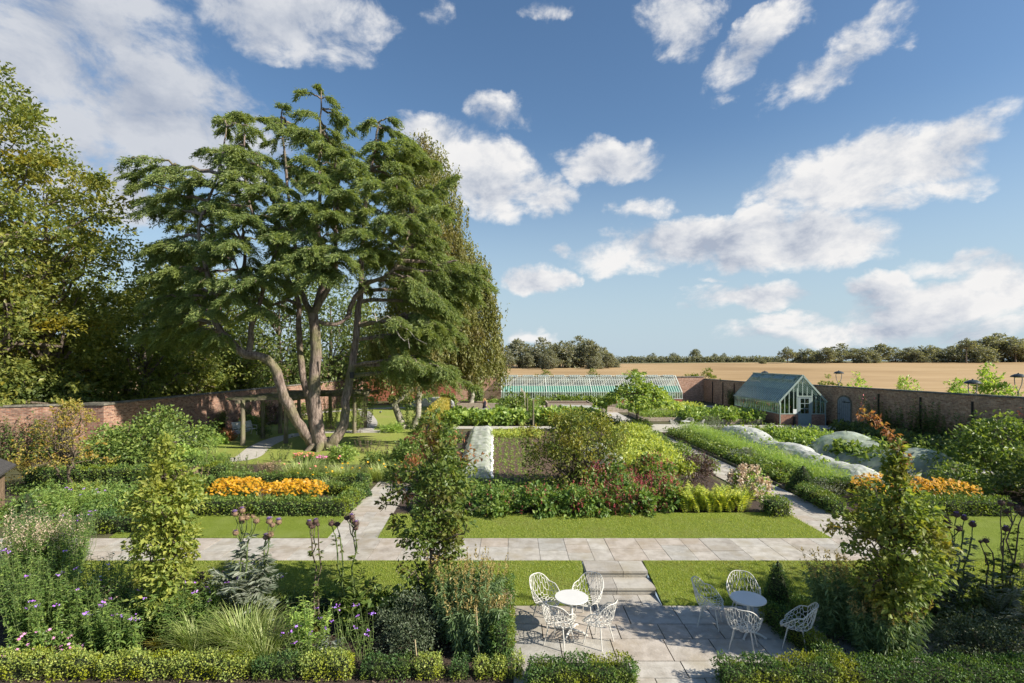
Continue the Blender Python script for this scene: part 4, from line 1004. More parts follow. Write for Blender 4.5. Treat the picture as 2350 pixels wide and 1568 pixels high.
# small garden lights and plant supports on the lawn near the cedar
for i, (x, y, lb) in enumerate(((670,1003,'white spotlight in the grass beside the curved path under the pergola'),(509,1068,'grey spotlight at the edge of the shaded lawn near the big shrub'),(873,949,'small spotlight on the bright far lawn'))):
    q = P(x, y); t = thing('garden_spotlight', lb, 'spotlight', q, 'lawn spotlights'); MB().lathe((q[0],q[1],.02), [(.05,0),(.05,.06)], 8).build('base', M_iron, t); MB().tube([(q[0]-.1,q[1],.14),(q[0]+.1,q[1]-.04,.2)], .07, 10).build('lamp_head', M_white if i == 0 else M_lampgrey, t)
for i, (x, y) in enumerate(((479,1074),(494,1072))):
    q = P(x, y); t = thing('plant_support', ['thin iron plant support on the shaded lawn, the one nearer the big shrub','thin iron plant support on the shaded lawn, the one nearer the path'][i], 'plant support', q); MB().tube([q, q+np.array([0,0,1.0])], .016, 6).lathe(q+np.array([0,0,1.0]), [(.01,0),(.05,.03),(.05,.06),(.01,.1)], 8).build('stake', M_iron, t)
# bird box on the right-hand cedar stem is added with the tree

# ---------------------------------------------------------------- the woman by the raised beds
def person():
    x0, y0 = -2.73, 51.95
    t = thing('person', 'woman with long blond hair in a dark sleeveless dress among the raised beds', 'person', (x0,y0,.02))
    J = {'pel':(0,0,.92),'wst':(0,.0,1.07),'chs':(0,.01,1.27),'nk':(0,.01,1.42),'hd':(.0,-.01,1.52),'top':(0,0,1.63),
         'ls':(-.17,.01,1.36),'le':(-.23,-.08,1.12),'lw':(-.13,-.26,1.25),'lh':(-.08,-.28,1.36),
         'rs':(.17,.01,1.36),'re':(.24,-.04,1.10),'rw':(.20,-.22,.98),'rh':(.18,-.29,.94),
         'lhip':(-.09,0,.86),'lk':(-.10,-.02,.48),'la':(-.10,.02,.08),'lt':(-.10,-.14,.03),'rhip':(.09,0,.86),'rk':(.11,-.02,.48),'ra':(.11,.02,.08),'rt':(.12,-.14,.03)}
    rad = {'pel':.14,'wst':.115,'chs':.135,'nk':.052,'hd':.088,'top':.07,'ls':.055,'le':.038,'lw':.027,'lh':.03,'rs':.055,'re':.038,'rw':.027,'rh':.03,'lhip':.09,'lk':.058,'la':.037,'lt':.032,'rhip':.09,'rk':.058,'ra':.037,'rt':.032}
    E = [('pel','wst'),('wst','chs'),('chs','nk'),('nk','hd'),('hd','top'),('chs','ls'),('ls','le'),('le','lw'),('lw','lh'),('chs','rs'),('rs','re'),('re','rw'),('rw','rh'),('pel','lhip'),('lhip','lk'),('lk','la'),('la','lt'),('pel','rhip'),('rhip','rk'),('rk','ra'),('ra','rt')]
    for s in ('l','r'):                                    # thumb and fingers of each hand
        h = np.array(J[s+'h']); wv = nrm(h - np.array(J[s+'w'])); sd_ = nrm(np.cross(wv, (0,1,.3)))
        for i, (o, ln) in enumerate(((-.026,.07),(-.009,.08),(.009,.075),(.026,.06))):
            J[f'{s}f{i}'] = tuple(h + sd_*o + wv*ln); rad[f'{s}f{i}'] = .009; E.append((s+'h', f'{s}f{i}'))
        J[s+'th'] = tuple(h + sd_*-.05 + wv*.02); rad[s+'th'] = .010; E.append((s+'h', s+'th'))
    names = list(J); me = bpy.data.meshes.new('body')
    me.from_pydata([J[n] for n in names], [(names.index(a), names.index(b)) for a, b in E], [])
    o = bpy.data.objects.new('body', me); COL.objects.link(o); o.parent = t
    sk = o.modifiers.new('skin','SKIN'); o.modifiers.new('sub','SUBSURF').render_levels = 1
    for i, n in enumerate(names):
        d = me.skin_vertices[0].data[i]; d.radius = (rad[n], rad[n]); d.use_root = (n == 'pel')
    me.materials.append(M_skin)
    off = np.array([x0,y0,.02])
    MB().lathe(off+np.array([0,0,.50]), [(.24,0),(.22,.12),(.185,.36),(.155,.46),(.135,.57),(.15,.70),(.165,.78),(.14,.87),(.09,.90)], 18).build('dress', M_cloth, t, smooth=True)
    hm = MB(); c = np.array([0,.015,1.55]); d = rand_unit(500); d = d[(d[:,1] > -.35) | (d[:,2] > .55)]
    pts = off + c + d*np.array([.10,.11,.115]); scatter(hm, pts, np.column_stack([d[:,0]*.4, d[:,1]*.4+.15, -np.ones(len(d))]), .2, .05, .18)
    hm.lathe(off+np.array([0,.02,1.32]), [(.055,0),(.085,.1),(.10,.2),(.098,.27),(.06,.325),(.01,.335)], 12)
    hm.build('hair', M_hair, t)
    fc = MB()
    for s in (-.033,.033): fc.lathe(off+np.array([s,-.092,1.535]), [(.002,0),(.010,.006),(.002,.012)], 6)
    fc.box(off+np.array([0,-.086,1.485]),(.04,.01,.012)); fc.build('eyes_and_mouth', M_iron, t)
    MB().tube([off+np.array([0,-.086,1.54]), off+np.array([0,-.112,1.508])], [.008,.014], 6).build('nose', M_skin, t)
person()
# ---------------------------------------------------------------- broadleaf tree generator
def curve(a, b, n=6, sag=0.0, wob=.05):
    a = np.array(a, float); b = np.array(b, float); t = np.linspace(0,1,n)[:,None]
    L = np.linalg.norm(b-a); p = a + (b-a)*t
    p[:,2] += (sag*L*4*t*(1-t))[:,0]
    p[1:-1] += rng.normal(size=(n-2,3))*wob*L/n
    return p
def tree(name, label, base, H, prof, ncl, clr, nl, L, W, lm, bm=None, tr=.2, group=None, cat='tree', lean=(0,0), top=.8, limbs=26, spread=.75, droop=.15, flat=.75, shell=.45, lower=None, seed=None, inner=.25, ysq=1.0, gap=None):
    """prof: (height fraction, radius). A tapering trunk, limbs to the leaf clumps, leaves on every clump."""
    base = np.array(base, float); t = thing(name, label, cat, base, group)
    hs = np.array([p[0] for p in prof]); rs = np.array([p[1] for p in prof])
    hh = np.linspace(hs[0], hs[-1], 60); ww = np.interp(hh, hs, rs)**1.3 + .02; ww /= ww.sum()
    z = rng.choice(hh, ncl, p=ww) + rng.normal(size=ncl)*.012
    rmax = np.interp(z, hs, rs); a = rng.random(ncl)*2*math.pi
    lob = 1 + .16*np.sin(a*3+z*9+base[0]) + .12*np.sin(a*5-z*14+base[1])
    r = rmax*rng.random(ncl)**shell*lob
    ax = lambda zz: np.stack([lean[0]*zz**1.3, lean[1]*zz**1.3], -1)
    c = np.column_stack([base[0]+ax(z)[:,0]+r*np.cos(a), base[1]+ax(z)[:,1]+r*np.sin(a)*ysq, base[2]+z*H])
    if gap:
        kp = (np.sin(c[:,0]*gap[0]+1.3)+np.sin(c[:,2]*gap[0]*1.25+base[0])+np.sin(c[:,1]*gap[0]*1.1)) > gap[1]; c = c[kp]; z = z[kp]; ncl = len(c)
    cr = clr*(.6+.8*rng.random(ncl))
    mb = MB(); org = np.column_stack([base[0]+ax(z*.75)[:,0], base[1]+ax(z*.75)[:,1], base[2]+z*H*.75])
    d = rand_unit(ncl*nl).reshape(ncl,nl,3); rr = inner+(1-inner)*rng.random((ncl,nl,1))**.6
    p = c[:,None,:]+d*rr*cr[:,None,None]*np.array([1,1,flat]); o = nrm(d*.7+nrm(c-org)[:,None,:])
    scatter(mb, p.reshape(-1,3), o.reshape(-1,3), L, W, spread, droop)
    mb.build('crown', lm, t)
    tb = MB(); zt = top*H; n = 9; tt = np.linspace(0,1,n)
    tp = np.column_stack([base[0]+ax(tt*top)[:,0]+np.cumsum(rng.normal(size=n)*.012*H/8), base[1]+ax(tt*top)[:,1]+np.cumsum(rng.normal(size=n)*.012*H/8), base[2]+tt*zt]); tp[0,:2] = base[:2]
    rad = tr*(1-.86*tt); rad[0] *= 1.35
    tb.tube(tp, rad, 10, jit=.05)
    idx = rng.permutation(ncl)[:min(limbs, ncl)]
    for i in idx:
        zz = max(.08*H, (c[i,2]-base[2]) - .55*np.hypot(c[i,0]-base[0], c[i,1]-base[1]) - .04*H); zz = min(zz, zt*.97)
        s = np.array([np.interp(zz, tp[:,2]-base[2], tp[:,k]) for k in range(3)]); r0 = np.interp(zz/zt, tt, rad)*.5
        tb.tube(curve(s, c[i], 6, .07, .5), np.linspace(max(r0,.012), .012+.006*tr, 6), 6, cap=False)
    tb.build('trunk', bm or M_bark, t, smooth=True)
    return t
# three young pleached hornbeams of the front bed
HG = 'young hornbeams of the front bed'
def young(label, base, H, prof, lm, L, n, dens, red=None, lean=(0,0), rs=1.0):
    prof = [(a, b*rs) for a, b in prof]
    t = tree('hornbeam_tree', label, base, H, prof, int(n*1.12), .165, dens, L*1.15, L*.70, lm, M_bark, .055, HG, top=.97, limbs=90, droop=.55, spread=.6, flat=.9, shell=.62, lean=lean, gap=(4.4,-.75))
    return t
hb1 = young('lime-green slim hornbeam with a bare stem foot in the left bed', P(392,1460,ZP), 4.15, [(.10,.25),(.18,.55),(.32,.66),(.45,.62),(.55,.62),(.66,.82),(.76,.62),(.86,.30),(.93,.18),(1,.10)], L_hornlime, .085, 300, 26, lean=(-.12,0), rs=.86)
hb2 = young('tallest dark green hornbeam with reddening leaves at its top, before the fleece', (-1.74,11.3,ZP), 4.5, [(.12,.35),(.22,.62),(.30,.75),(.38,.62),(.5,.72),(.62,.85),(.70,.92),(.8,.70),(.9,.55),(.96,.42),(1,.2)], L_horndark, .088, 380, 28)
hb3 = young('wide green hornbeam on the right with one long reddish whip at its top', (7.3,9.95,ZP), 4.1, [(.24,.45),(.36,.62),(.5,.95),(.6,.92),(.74,.68),(.83,.36),(.92,.15),(1,.06)], L_horn, .090, 330, 24, rs=.95)
# turned leaves at the tips belong to those trees
def tip_leaves(t, pts, n, r, m=L_hornred):
    mb, sb = MB(), MB(); w0 = wloc(t)
    for p in pts:
        cv = curve((w0[0], w0[1], min(p[2]-.45, 3.7)), p, 9, .03, .2); sb.tube(cv, np.linspace(.014,.005,9), 5); clumps(mb, cv[5:], r*.6, n//3, .09, .05, droop=.5)
    mb.build('leaves', m, t); sb.build('stems', M_twig, t)
tip_leaves(hb2, [V(985,985,11.2),V(1010,970,11.4),V(940,1000,11.2),V(1060,1000,11.2),V(1080,1035,11.3),V(1000,1010,11.0),V(965,1030,11),V(905,1120,11.2),V(1105,1045,11.3)], 22, .17)
wh = [V(2060,1130,9.95),V(2075,1060,9.95),V(2050,1000,9.95),V(2010,965,9.95),V(1975,945,9.95)]
mb = MB(); cc = np.concatenate([curve(wh[i], wh[i+1], 8, 0, .1) for i in range(4)]); clumps(mb, cc, .10, 9, .085, .05, droop=.7); mb.build('leaves', L_hornred, hb3)
MB().tube(np.array(wh), [.02,.016,.012,.009,.006], 6).build('whip', M_twig, hb3)
for tr_, spots in ((hb1, [(440,1190),(300,1300),(270,1290)]), (hb2, [(895,1130),(880,1110),(1120,1160),(915,1300)]), (hb3, [(1890,1205),(1910,1215),(2140,1215),(1935,1250)])):
    mb = MB(); sb = MB()
    for (x, y) in spots:
        Y = wloc(tr_)[1] - .2; q = V(x, y, Y); ax_ = np.array([wloc(tr_)[0], Y+.2, q[2]-.5]); cv = curve(ax_, q, 9, .05, .2)
        clumps(mb, cv[4:], .10, 10, .085, .05, droop=.6); sb.tube(cv, np.linspace(.014,.005,9), 5)
    mb.build('leaves', L_horndark if tr_ is not hb1 else L_hornlime, tr_); sb.build('stems', M_twig, tr_)

# ---------------------------------------------------------------- the big cedar
cb = P(742,1032); YC = cb[1]
ced = thing('cedar_tree', 'huge multi-stemmed cedar with mossy limbs and layered drooping foliage', 'tree', cb)
def stem(pts, dys, r0, r1, tb, n=14):
    q = np.array([V(x, y, YC+d) for (x, y), d in zip(pts, dys)])
    t = np.linspace(0, len(q)-1, (len(q)-1)*4+1); i = np.clip(t.astype(int),0,len(q)-2); u = (t-i)[:,None]
    pm=q[np.maximum(i-1,0)]; p0=q[i]; p1=q[i+1]; p2=q[np.minimum(i+2,len(q)-1)]
    c = .5*((2*p0)+(-pm+p1)*u+(2*pm-5*p0+4*p1-p2)*u*u+(-pm+3*p0-3*p1+p2)*u**3)
    c[1:-1] += rng.normal(size=(len(c)-2,3))*.025
    rr = np.linspace(r0, r1, len(c))*(1+rng.normal(size=len(c))*.035)
    tb.tube(c, rr*.86, n, jit=.07); return c
tb = MB()
S = {}
S['A'] = stem([(728,1030),(708,1005),(673,951),(648,901),(628,840),(596,818),(559,812),(526,779),(494,742),(487,684)], [0,-.2,-.6,-1.0,-1.3,-1.5,-1.6,-1.6,-1.7,-1.8], .40, .19, tb)
S['A2'] = stem([(487,684),(520,651),(556,623),(560,575),(540,520)], [-1.8,-1.6,-1.4,-1.3,-1.2], .20, .07, tb, 10)
S['A3'] = stem([(572,808),(579,740),(600,680),(612,629),(637,562),(630,480)], [-1.5,-1.3,-1.1,-.8,-.4,0], .20, .06, tb, 10)
S['A4'] = stem([(487,684),(470,600),(455,520),(500,400),(520,290)], [-1.8,-1.9,-2.0,-1.7,-1.2], .17, .04, tb, 8)
S['B'] = stem([(742,1036),(732,1000),(724,940),(722,879),(725,800),(718,720)], [-.1,-.1,0,0,0,.1], .50, .32, tb, 16)
S['B1'] = stem([(718,722),(746,676),(768,632),(770,560),(768,500),(765,420)], [.1,-.3,-.6,-.6,-.4,0], .25, .06, tb, 10)
S['B2'] = stem([(718,722),(703,698),(687,657),(682,600),(668,500),(655,380),(645,270)], [.1,.4,.7,.9,1.0,1.0,.9], .24, .05, tb, 10)
S['B3'] = stem([(720,720),(745,640),(748,584),(728,529),(734,473),(733,400),(735,300),(737,212)], [.1,.6,.8,.6,.5,.5,.5,.5], .26, .04, tb, 10)
S['C'] = stem([(728,1020),(712,930),(694,851),(687,768),(684,690),(640,600),(585,500),(560,400),(562,280)], [.6,1.0,1.3,1.5,1.7,1.9,2.0,2.0,1.8], .31, .05, tb, 12)
S['D'] = stem([(752,1034),(765,1014),(789,975),(794,923),(808,840),(822,723),(829,668),(831,573),(842,450),(860,340),(868,282)], [-.2,-.2,.1,.4,.8,1.0,1.0,.9,.8,.8,.8], .41, .05, tb, 14)
S['D2'] = stem([(796,730),(815,684),(854,645),(895,628),(930,560),(950,480)], [.9,.4,0,-.2,-.1,.2], .20, .06, tb, 10)
S['D3'] = stem([(722,735),(770,745),(806,722)], [0,.3,.7], .16, .10, tb, 8)
S['E'] = stem([(690,700),(660,690),(610,700),(560,640),(520,560)], [1.7,2.0,2.4,2.8,3.0], .15, .05, tb, 8)
for k in range(7):
    a = k*.9+.2; tb.tube([cb+np.array([.25*math.cos(a),.25*math.sin(a),.55]), cb+np.array([.62*math.cos(a),.62*math.sin(a),.2]), cb+np.array([1.15*math.cos(a),1.0*math.sin(a),-.08])], [.26,.24,.10], 8)
tb.build('trunk', M_cbark, ced, smooth=True)
bx = V(808,862,YC+.45)
tag(MB().box(bx,(.22,.2,.34)).box(bx+np.array([0,0,.19]),(.27,.26,.04)).build('bird_box', M_iron, loc=bx), 'small black bird box fixed to the right-hand cedar stem', 'bird box')
# boughs: start (on a stem), tip ; spreading plates of drooping sprays
boughs = []
def near_stem(tip, zoff=0.0):
    best = None
    for nm, c in S.items():
        d = np.linalg.norm((c - tip)*np.array([1,1,1.7]) + np.array([0,0,zoff]), axis=1); i = int(np.argmin(d))
        if best is None or d[i] < best[0]: best = (d[i], c[i])
    return best[1]
TIPS = [(300,405,-1),(318,492,-2),(345,575,-2.5),(332,640,-3),(322,700,-2.5),(338,770,-2),(395,445,-1.5),(420,560,-3.5),(400,520,1),(390,620,-4.5),(430,700,-4),(370,660,1.5),(440,770,-3),(455,650,-5),
        (465,345,0),(475,420,-2.5),(500,470,-4),(520,400,2),(510,275,-.5),(560,265,1.2),(590,300,-1.5),(540,340,-3),(610,360,-3.5),(600,430,-5),(570,500,-5.2),(540,560,-5.5),(620,540,-5.5),(650,470,-5),
        (650,245,.8),(620,280,3),(690,260,-1),(735,208,.5),(765,232,.5),(790,270,1),(700,300,-2.5),(740,330,-3),(680,360,-4),(720,400,-4.5),(775,345,-3),(800,300,2.5),(845,280,0),(905,275,.5),(915,310,1),(870,330,-2),(890,350,2.5),
        (820,370,-3.5),(850,420,-4.5),(790,440,-5),(760,490,-5.5),(700,480,-5),(930,380,-1),(960,360,1),(1000,375,1),(1045,408,.5),(1020,440,2),(985,440,-2),(930,450,-4),(880,500,-5),(820,530,-5.5),(960,500,-3),(1000,520,0),
        (1010,590,-2),(1060,620,-1),(1122,655,-1),(1095,690,0),(960,580,-5),(900,590,-6),(880,585,-5.5),(780,590,-6),(690,585,-5.5),(640,610,-6),(720,640,-5.6),(1000,680,-4),(1050,730,-2.5),(975,690,-4.5),(985,760,-4.5),(1030,790,-3),(1040,860,-3),(1088,885,-2.5),(1000,850,-4),(970,800,-4.5),
        (585,650,-5.5),(520,690,-5.2),(490,780,-4),(470,720,-5),(600,720,-4.5),(450,800,3),(370,800,2),(560,330,3.5),(500,380,4),(460,480,4),(420,600,4),(700,330,4.5),(780,380,5),(860,400,5),(930,430,4),(960,560,4.5),(1010,640,4),(900,640,5),(640,420,5),(560,480,5),(720,520,6),(820,500,6),
        (965,870,-4.2),(1010,700,-4.2),(1065,660,-2),(650,300,-1.8),(560,400,-4),(480,560,-5),(410,490,-1),(690,430,1),(870,450,1),(620,330,1)]
nb_, nd_ = MB(), MB()
def bough(tip, start, dens=1.0):
    L = np.linalg.norm(tip-start); n = 12; t = np.linspace(0,1,n)[:,None]
    mid = start + (tip-start)*.55 + np.array([0,0,.12*L+.2])
    c = (1-t)**2*start + 2*t*(1-t)*mid + t*t*tip; c[1:-1] += rng.normal(size=(n-2,3))*.05*min(L,2)/2
    nb_.tube(c, np.linspace(.035+.016*L, .014, n), 6, cap=False)
    ax_ = nrm(tip-start); side = nrm(np.cross(ax_, (0,0,1)))
    # secondary shoots to both sides, shorter towards the tip, each carrying rows of needle tufts
    ns = int(max(8, 7.6*L)*dens); tt = .22 + .78*rng.random(ns)**.8
    p0 = np.stack([np.interp(tt, t[:,0], c[:,k]) for k in range(3)], 1); sg = np.where(rng.random(ns) < .5, -1, 1)
    ln = (.45 + .30*L*(1.08-tt))*(.6+.7*rng.random(ns)); ln = np.minimum(ln, 2.1)
    dr = nrm(side*sg[:,None]*(.75+.3*rng.random((ns,1))) + ax_*(.55+.5*rng.random((ns,1))) + np.array([0,0,1])*(rng.random((ns,1))*.25-.12))
    m = 13; u = np.linspace(.06,1,m)[None,:,None]
    q = p0[:,None,:] + dr[:,None,:]*ln[:,None,None]*u + np.array([0,0,-1.0])*(u**2)*ln[:,None,None]*.62
    for i in range(0, ns, 2): nb_.tube(q[i,::4], [.012,.009,.006,.004][:len(q[i,::4])], 4, cap=False)
    # tufts
    k = 6; Q = np.repeat(q.reshape(-1,3), k, 0) + rng.normal(size=(ns*m*k,3))*np.array([.06,.06,.06])
    D = np.repeat(np.repeat(dr[:,None,:], m, 1).reshape(-1,3), k, 0); sd_ = nrm(np.cross(D,(0,0,1)))
    sgn = rng.choice([-1,1], len(Q))[:,None]
    tipd = nrm(D*.8 + sd_*sgn*(.25+.6*rng.random((len(Q),1))) + np.array([0,0,-1.0])*(rng.random((len(Q),1))*1.5-.2))
    up = nrm(np.array([0,0,.8]) + rng.normal(size=(len(Q),3))*.7)
    leaf_quads(nd_, Q, tipd, up, .22*(.7+.6*rng.random(len(Q))), .050*(.7+.6*rng.random(len(Q))), .1)
SIL = [(300,405),(420,390),(470,330),(510,268),(600,270),(650,238),(735,206),(790,262),(870,270),(920,310),(1000,370),(1042,405),(1030,470),(1060,600),(1120,655),(1060,720),(1070,860),(960,850),(900,620),(780,585),(680,590),(500,720),(340,770),(330,600)]
def inside(x, y, poly):
    c = False; n = len(poly)
    for i in range(n):
        (x0,y0),(x1,y1) = poly[i], poly[i-1]
        if (y0 > y) != (y1 > y) and x < (x1-x0)*(y-y0)/(y1-y0)+x0: c = not c
    return c
r5 = np.random.default_rng(21); k_ = 0
while k_ < 95:
    x, y = r5.uniform(300,1120), r5.uniform(206,880)
    if inside(x, y, SIL): TIPS.append((x, y, float(r5.uniform(-3.5,4.5)))); k_ += 1
for x, y, d in TIPS:
    if x > 860 and y > 560: d = d + (4.5 if x < 980 else 3.0)
    tip = V(x, y, YC+d); st_ = near_stem(tip + np.array([0,0,.2])); 
    L = np.linalg.norm(tip-st_)
    bough(tip, st_, .9)
    if L > 4.5:                                             # forked outer plates
        for s in (-1,1):
            ax_ = nrm(tip-st_); sd_ = nrm(np.cross(ax_,(0,0,1))); b0 = st_ + (tip-st_)*.45 + np.array([0,0,.1*L])
            bough(b0 + ax_*L*.38 + sd_*s*L*.26 + np.array([0,0,rng.uniform(-.5,.1)]), b0, .8)
# short leafy shoots along the upper stems
for nm, c in S.items():
    for i in range(len(c)//3, len(c), 3):
        if c[i][2] < 8.5 or nm in 'D3': continue
        a = rng.random()*6.28; L = rng.uniform(.9,2.0)
        bough(c[i] + np.array([math.cos(a)*L, math.sin(a)*L, rng.uniform(-.3,.3)]), c[i], .8)
nb_.build('bough', M_cbark, ced); nd_.build('crown', L_cedar, ced)
# grey dead twigs low on the left limb
M_dead = mat('dead_wood',(.24,.22,.19),(.36,.33,.29),8,.9)
for a, b in (((494,742),(430,735)),((494,742),(450,760)),((500,745),(560,700)),((560,700),(610,680)),((480,745),(415,715)),((560,812),(545,770)),((880,745),(940,800)),((860,720),(980,790))):
    MB().tube(curve(V(*a,YC-1.7), V(*b,YC-2.2), 8, .05, .4), np.linspace(.05,.012,8), 5).build('dead_twig', M_dead, ced)

# ---------------------------------------------------------------- weeping birches behind the cedar
def weeping(label, base, stems, tipsY, sil, n, lm, L=.16, W=.075, hang=2.2, group=None, nstr=11, dep=3.5, bark=M_bbark, tr=.22):
    """sil: silhouette as (y, xleft, xright) in plan of the view at the depth of the tree"""
    base = np.array(base); Y = base[1]; t = thing('birch_tree', label, 'tree', base, group); tb = MB(); lb = MB()
    ys = np.array([s[0] for s in sil], float); xl = np.array([s[1] for s in sil], float); xr = np.array([s[2] for s in sil], float)
    heads = []
    for top, r in stems:
        tp = V(*top, Y + .3); c = curve(base + np.array([r[1],0,0]), tp, 12, 0, .25); tb.tube(c, np.linspace(r[0],.03,12), 10); heads.append(c)
    yy = rng.choice(np.linspace(ys[0],ys[-1],80), n, p=(lambda w_: w_/w_.sum())(np.interp(np.linspace(ys[0],ys[-1],80), ys, xr-xl)+8))
    l, r = np.interp(yy, ys, xl), np.interp(yy, ys, xr); u = rng.random(n); u = .5 + (u-.5)*(1+.25*np.cos(u*6.28)); xx = l+(r-l)*np.clip(u,0,1)
    half = (r-l)*Y/F/2; sx = (xx-(l+r)/2)*Y/F; depth = np.sqrt(np.maximum(half**2-sx**2, .1))*np.minimum(1, dep/np.maximum(half,.5))*(2*rng.random(n)-1)
    c = np.array([V(a, b, Y+d) for a, b, d in zip(xx, yy, depth)])
    for i in range(0, n, max(1, n//45)):
        h = heads[i % len(heads)]; j = int(np.clip(np.searchsorted(h[:,2], c[i,2]-1.5), 2, 11)); tb.tube(curve(h[j], c[i], 6, .1, .5), np.linspace(.05,.01,6), 5, cap=False)
    # hanging strands
    st_ = np.repeat(c, nstr, 0) + rng.normal(size=(n*nstr,3))*np.array([.45,.45,.3]); ln = hang*(.35+.75*rng.random(len(st_)))
    ln = np.minimum(ln, np.maximum(.5, st_[:,2]-2.2))
    m = 11; w_ = rng.normal(size=(len(st_),3))*np.array([.16,.16,0]); v = (np.arange(m)+rng.random((len(st_),m)))/m
    q = st_[:,None,:] + w_[:,None,:]*v[:,:,None] + np.array([0,0,-1.0])*(v*ln[:,None])[:,:,None] + rng.normal(size=(len(st_),m,3))*.05
    q = q.reshape(-1,3); o = rng.normal(size=q.shape)*.6 + np.array([0,0,-.9])
    scatter(lb, q, o, L, W, .35, .4)
    lb.build('crown', lm, t); tb.build('trunk', bark, t, smooth=True); return t
weeping('tall weeping birch with twin pale ivy-clad trunks beside the cedar', P(934,985), [((950,330),(.31,-.24)),((985,480),(.25,.42))], None,
        [(312,935,975),(360,915,1010),(430,905,1042),(500,930,1052),(560,940,1050),(640,925,1040),(720,880,1030),(790,860,1010),(860,865,990)], 380, L_birch, .21, .11, 2.2, 'birches', 12, 4.0)
weeping('broad weeping birch farther right, hanging over the far wall', V(1075,905,58)*np.array([1,1,0]), [((1060,560),(.30,0)),((1090,640),(.2,.4))], None,
        [(555,1025,1075),(600,1010,1105),(650,990,1118),(700,985,1132),(760,985,1140),(830,1000,1145)], 300, L_birch, .30, .16, 3.4, 'birches', 12, 5.0)
tree('evergreen_shrub', 'dark green bushy tree at the wall end under the weeping birch', V(1118,880,72)*np.array([1,1,0]), 5.3, [(.02,1.6),(.3,2.0),(.6,1.6),(.85,1.0),(1,.4)], 90, .6, 30, .28, .15, L_wooddk, M_bark, .15, cat='tree')
# ivy on the birch foot
bp = P(934,985); mb = MB(); n = 900; a = rng.random(n)*6.28; z = rng.random(n)**1.5*3.2
q = np.column_stack([bp[0]-.1+rng.choice([-.18,.42],n)*1.0+.28*np.cos(a), bp[1]+.28*np.sin(a), z]); scatter(mb, q, np.column_stack([np.cos(a),np.sin(a),-np.ones(n)*.5]), .13, .11, .4)
tag(mb.build('ivy', L_ivy, loc=bp), 'ivy climbing the feet of the twin birch trunks', 'ivy')

# ---------------------------------------------------------------- woodland behind the left wall
WG = 'woodland trees behind the left wall'
def wood(label, x, Y, ytop, prof, lm, ncl=230, clr=1.0, nl=46, L=.26, tr=.35, yb=None, cat='tree', **kw):
    b = np.array([(x-CX)*Y/F, Y, .0]); H = HC-(ytop-HY)*Y/F
    return tree('woodland_tree', label, b, H, prof, ncl, clr, nl, L, L*.58, lm, M_bark, tr, WG, limbs=34, cat=cat, **kw)
full = lambda r: [(.10,r*.75),(.22,r),(.45,r*1.02),(.65,r*.85),(.82,r*.58),(.94,r*.3),(1,r*.1)]
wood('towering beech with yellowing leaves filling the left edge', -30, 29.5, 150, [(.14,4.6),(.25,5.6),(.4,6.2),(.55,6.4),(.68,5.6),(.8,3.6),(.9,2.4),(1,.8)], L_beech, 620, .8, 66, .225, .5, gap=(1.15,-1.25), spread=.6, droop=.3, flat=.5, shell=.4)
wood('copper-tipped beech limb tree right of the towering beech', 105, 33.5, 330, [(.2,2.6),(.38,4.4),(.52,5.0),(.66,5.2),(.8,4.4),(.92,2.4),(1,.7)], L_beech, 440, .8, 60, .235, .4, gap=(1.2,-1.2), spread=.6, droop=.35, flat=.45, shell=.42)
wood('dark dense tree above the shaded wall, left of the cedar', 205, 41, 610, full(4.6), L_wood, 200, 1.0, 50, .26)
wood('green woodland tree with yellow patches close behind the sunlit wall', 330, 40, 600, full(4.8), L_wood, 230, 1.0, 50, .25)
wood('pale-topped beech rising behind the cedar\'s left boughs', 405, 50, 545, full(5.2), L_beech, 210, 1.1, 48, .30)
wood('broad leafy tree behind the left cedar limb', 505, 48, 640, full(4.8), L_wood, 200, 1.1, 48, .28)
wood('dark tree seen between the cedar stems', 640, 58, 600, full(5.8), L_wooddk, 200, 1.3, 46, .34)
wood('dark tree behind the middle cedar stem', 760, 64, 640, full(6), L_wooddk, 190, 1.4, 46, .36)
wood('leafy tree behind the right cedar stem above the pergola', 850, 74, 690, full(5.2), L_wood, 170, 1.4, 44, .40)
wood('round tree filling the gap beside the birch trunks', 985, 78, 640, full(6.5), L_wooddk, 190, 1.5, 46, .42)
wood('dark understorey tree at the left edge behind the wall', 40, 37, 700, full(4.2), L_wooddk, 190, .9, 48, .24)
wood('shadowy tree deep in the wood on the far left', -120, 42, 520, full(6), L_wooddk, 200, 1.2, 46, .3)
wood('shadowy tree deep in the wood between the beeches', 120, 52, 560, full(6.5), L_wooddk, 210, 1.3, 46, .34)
wood('shadowy tree deep in the wood behind the cedar', 450, 66, 610, full(7), L_wooddk, 200, 1.5, 46, .4)
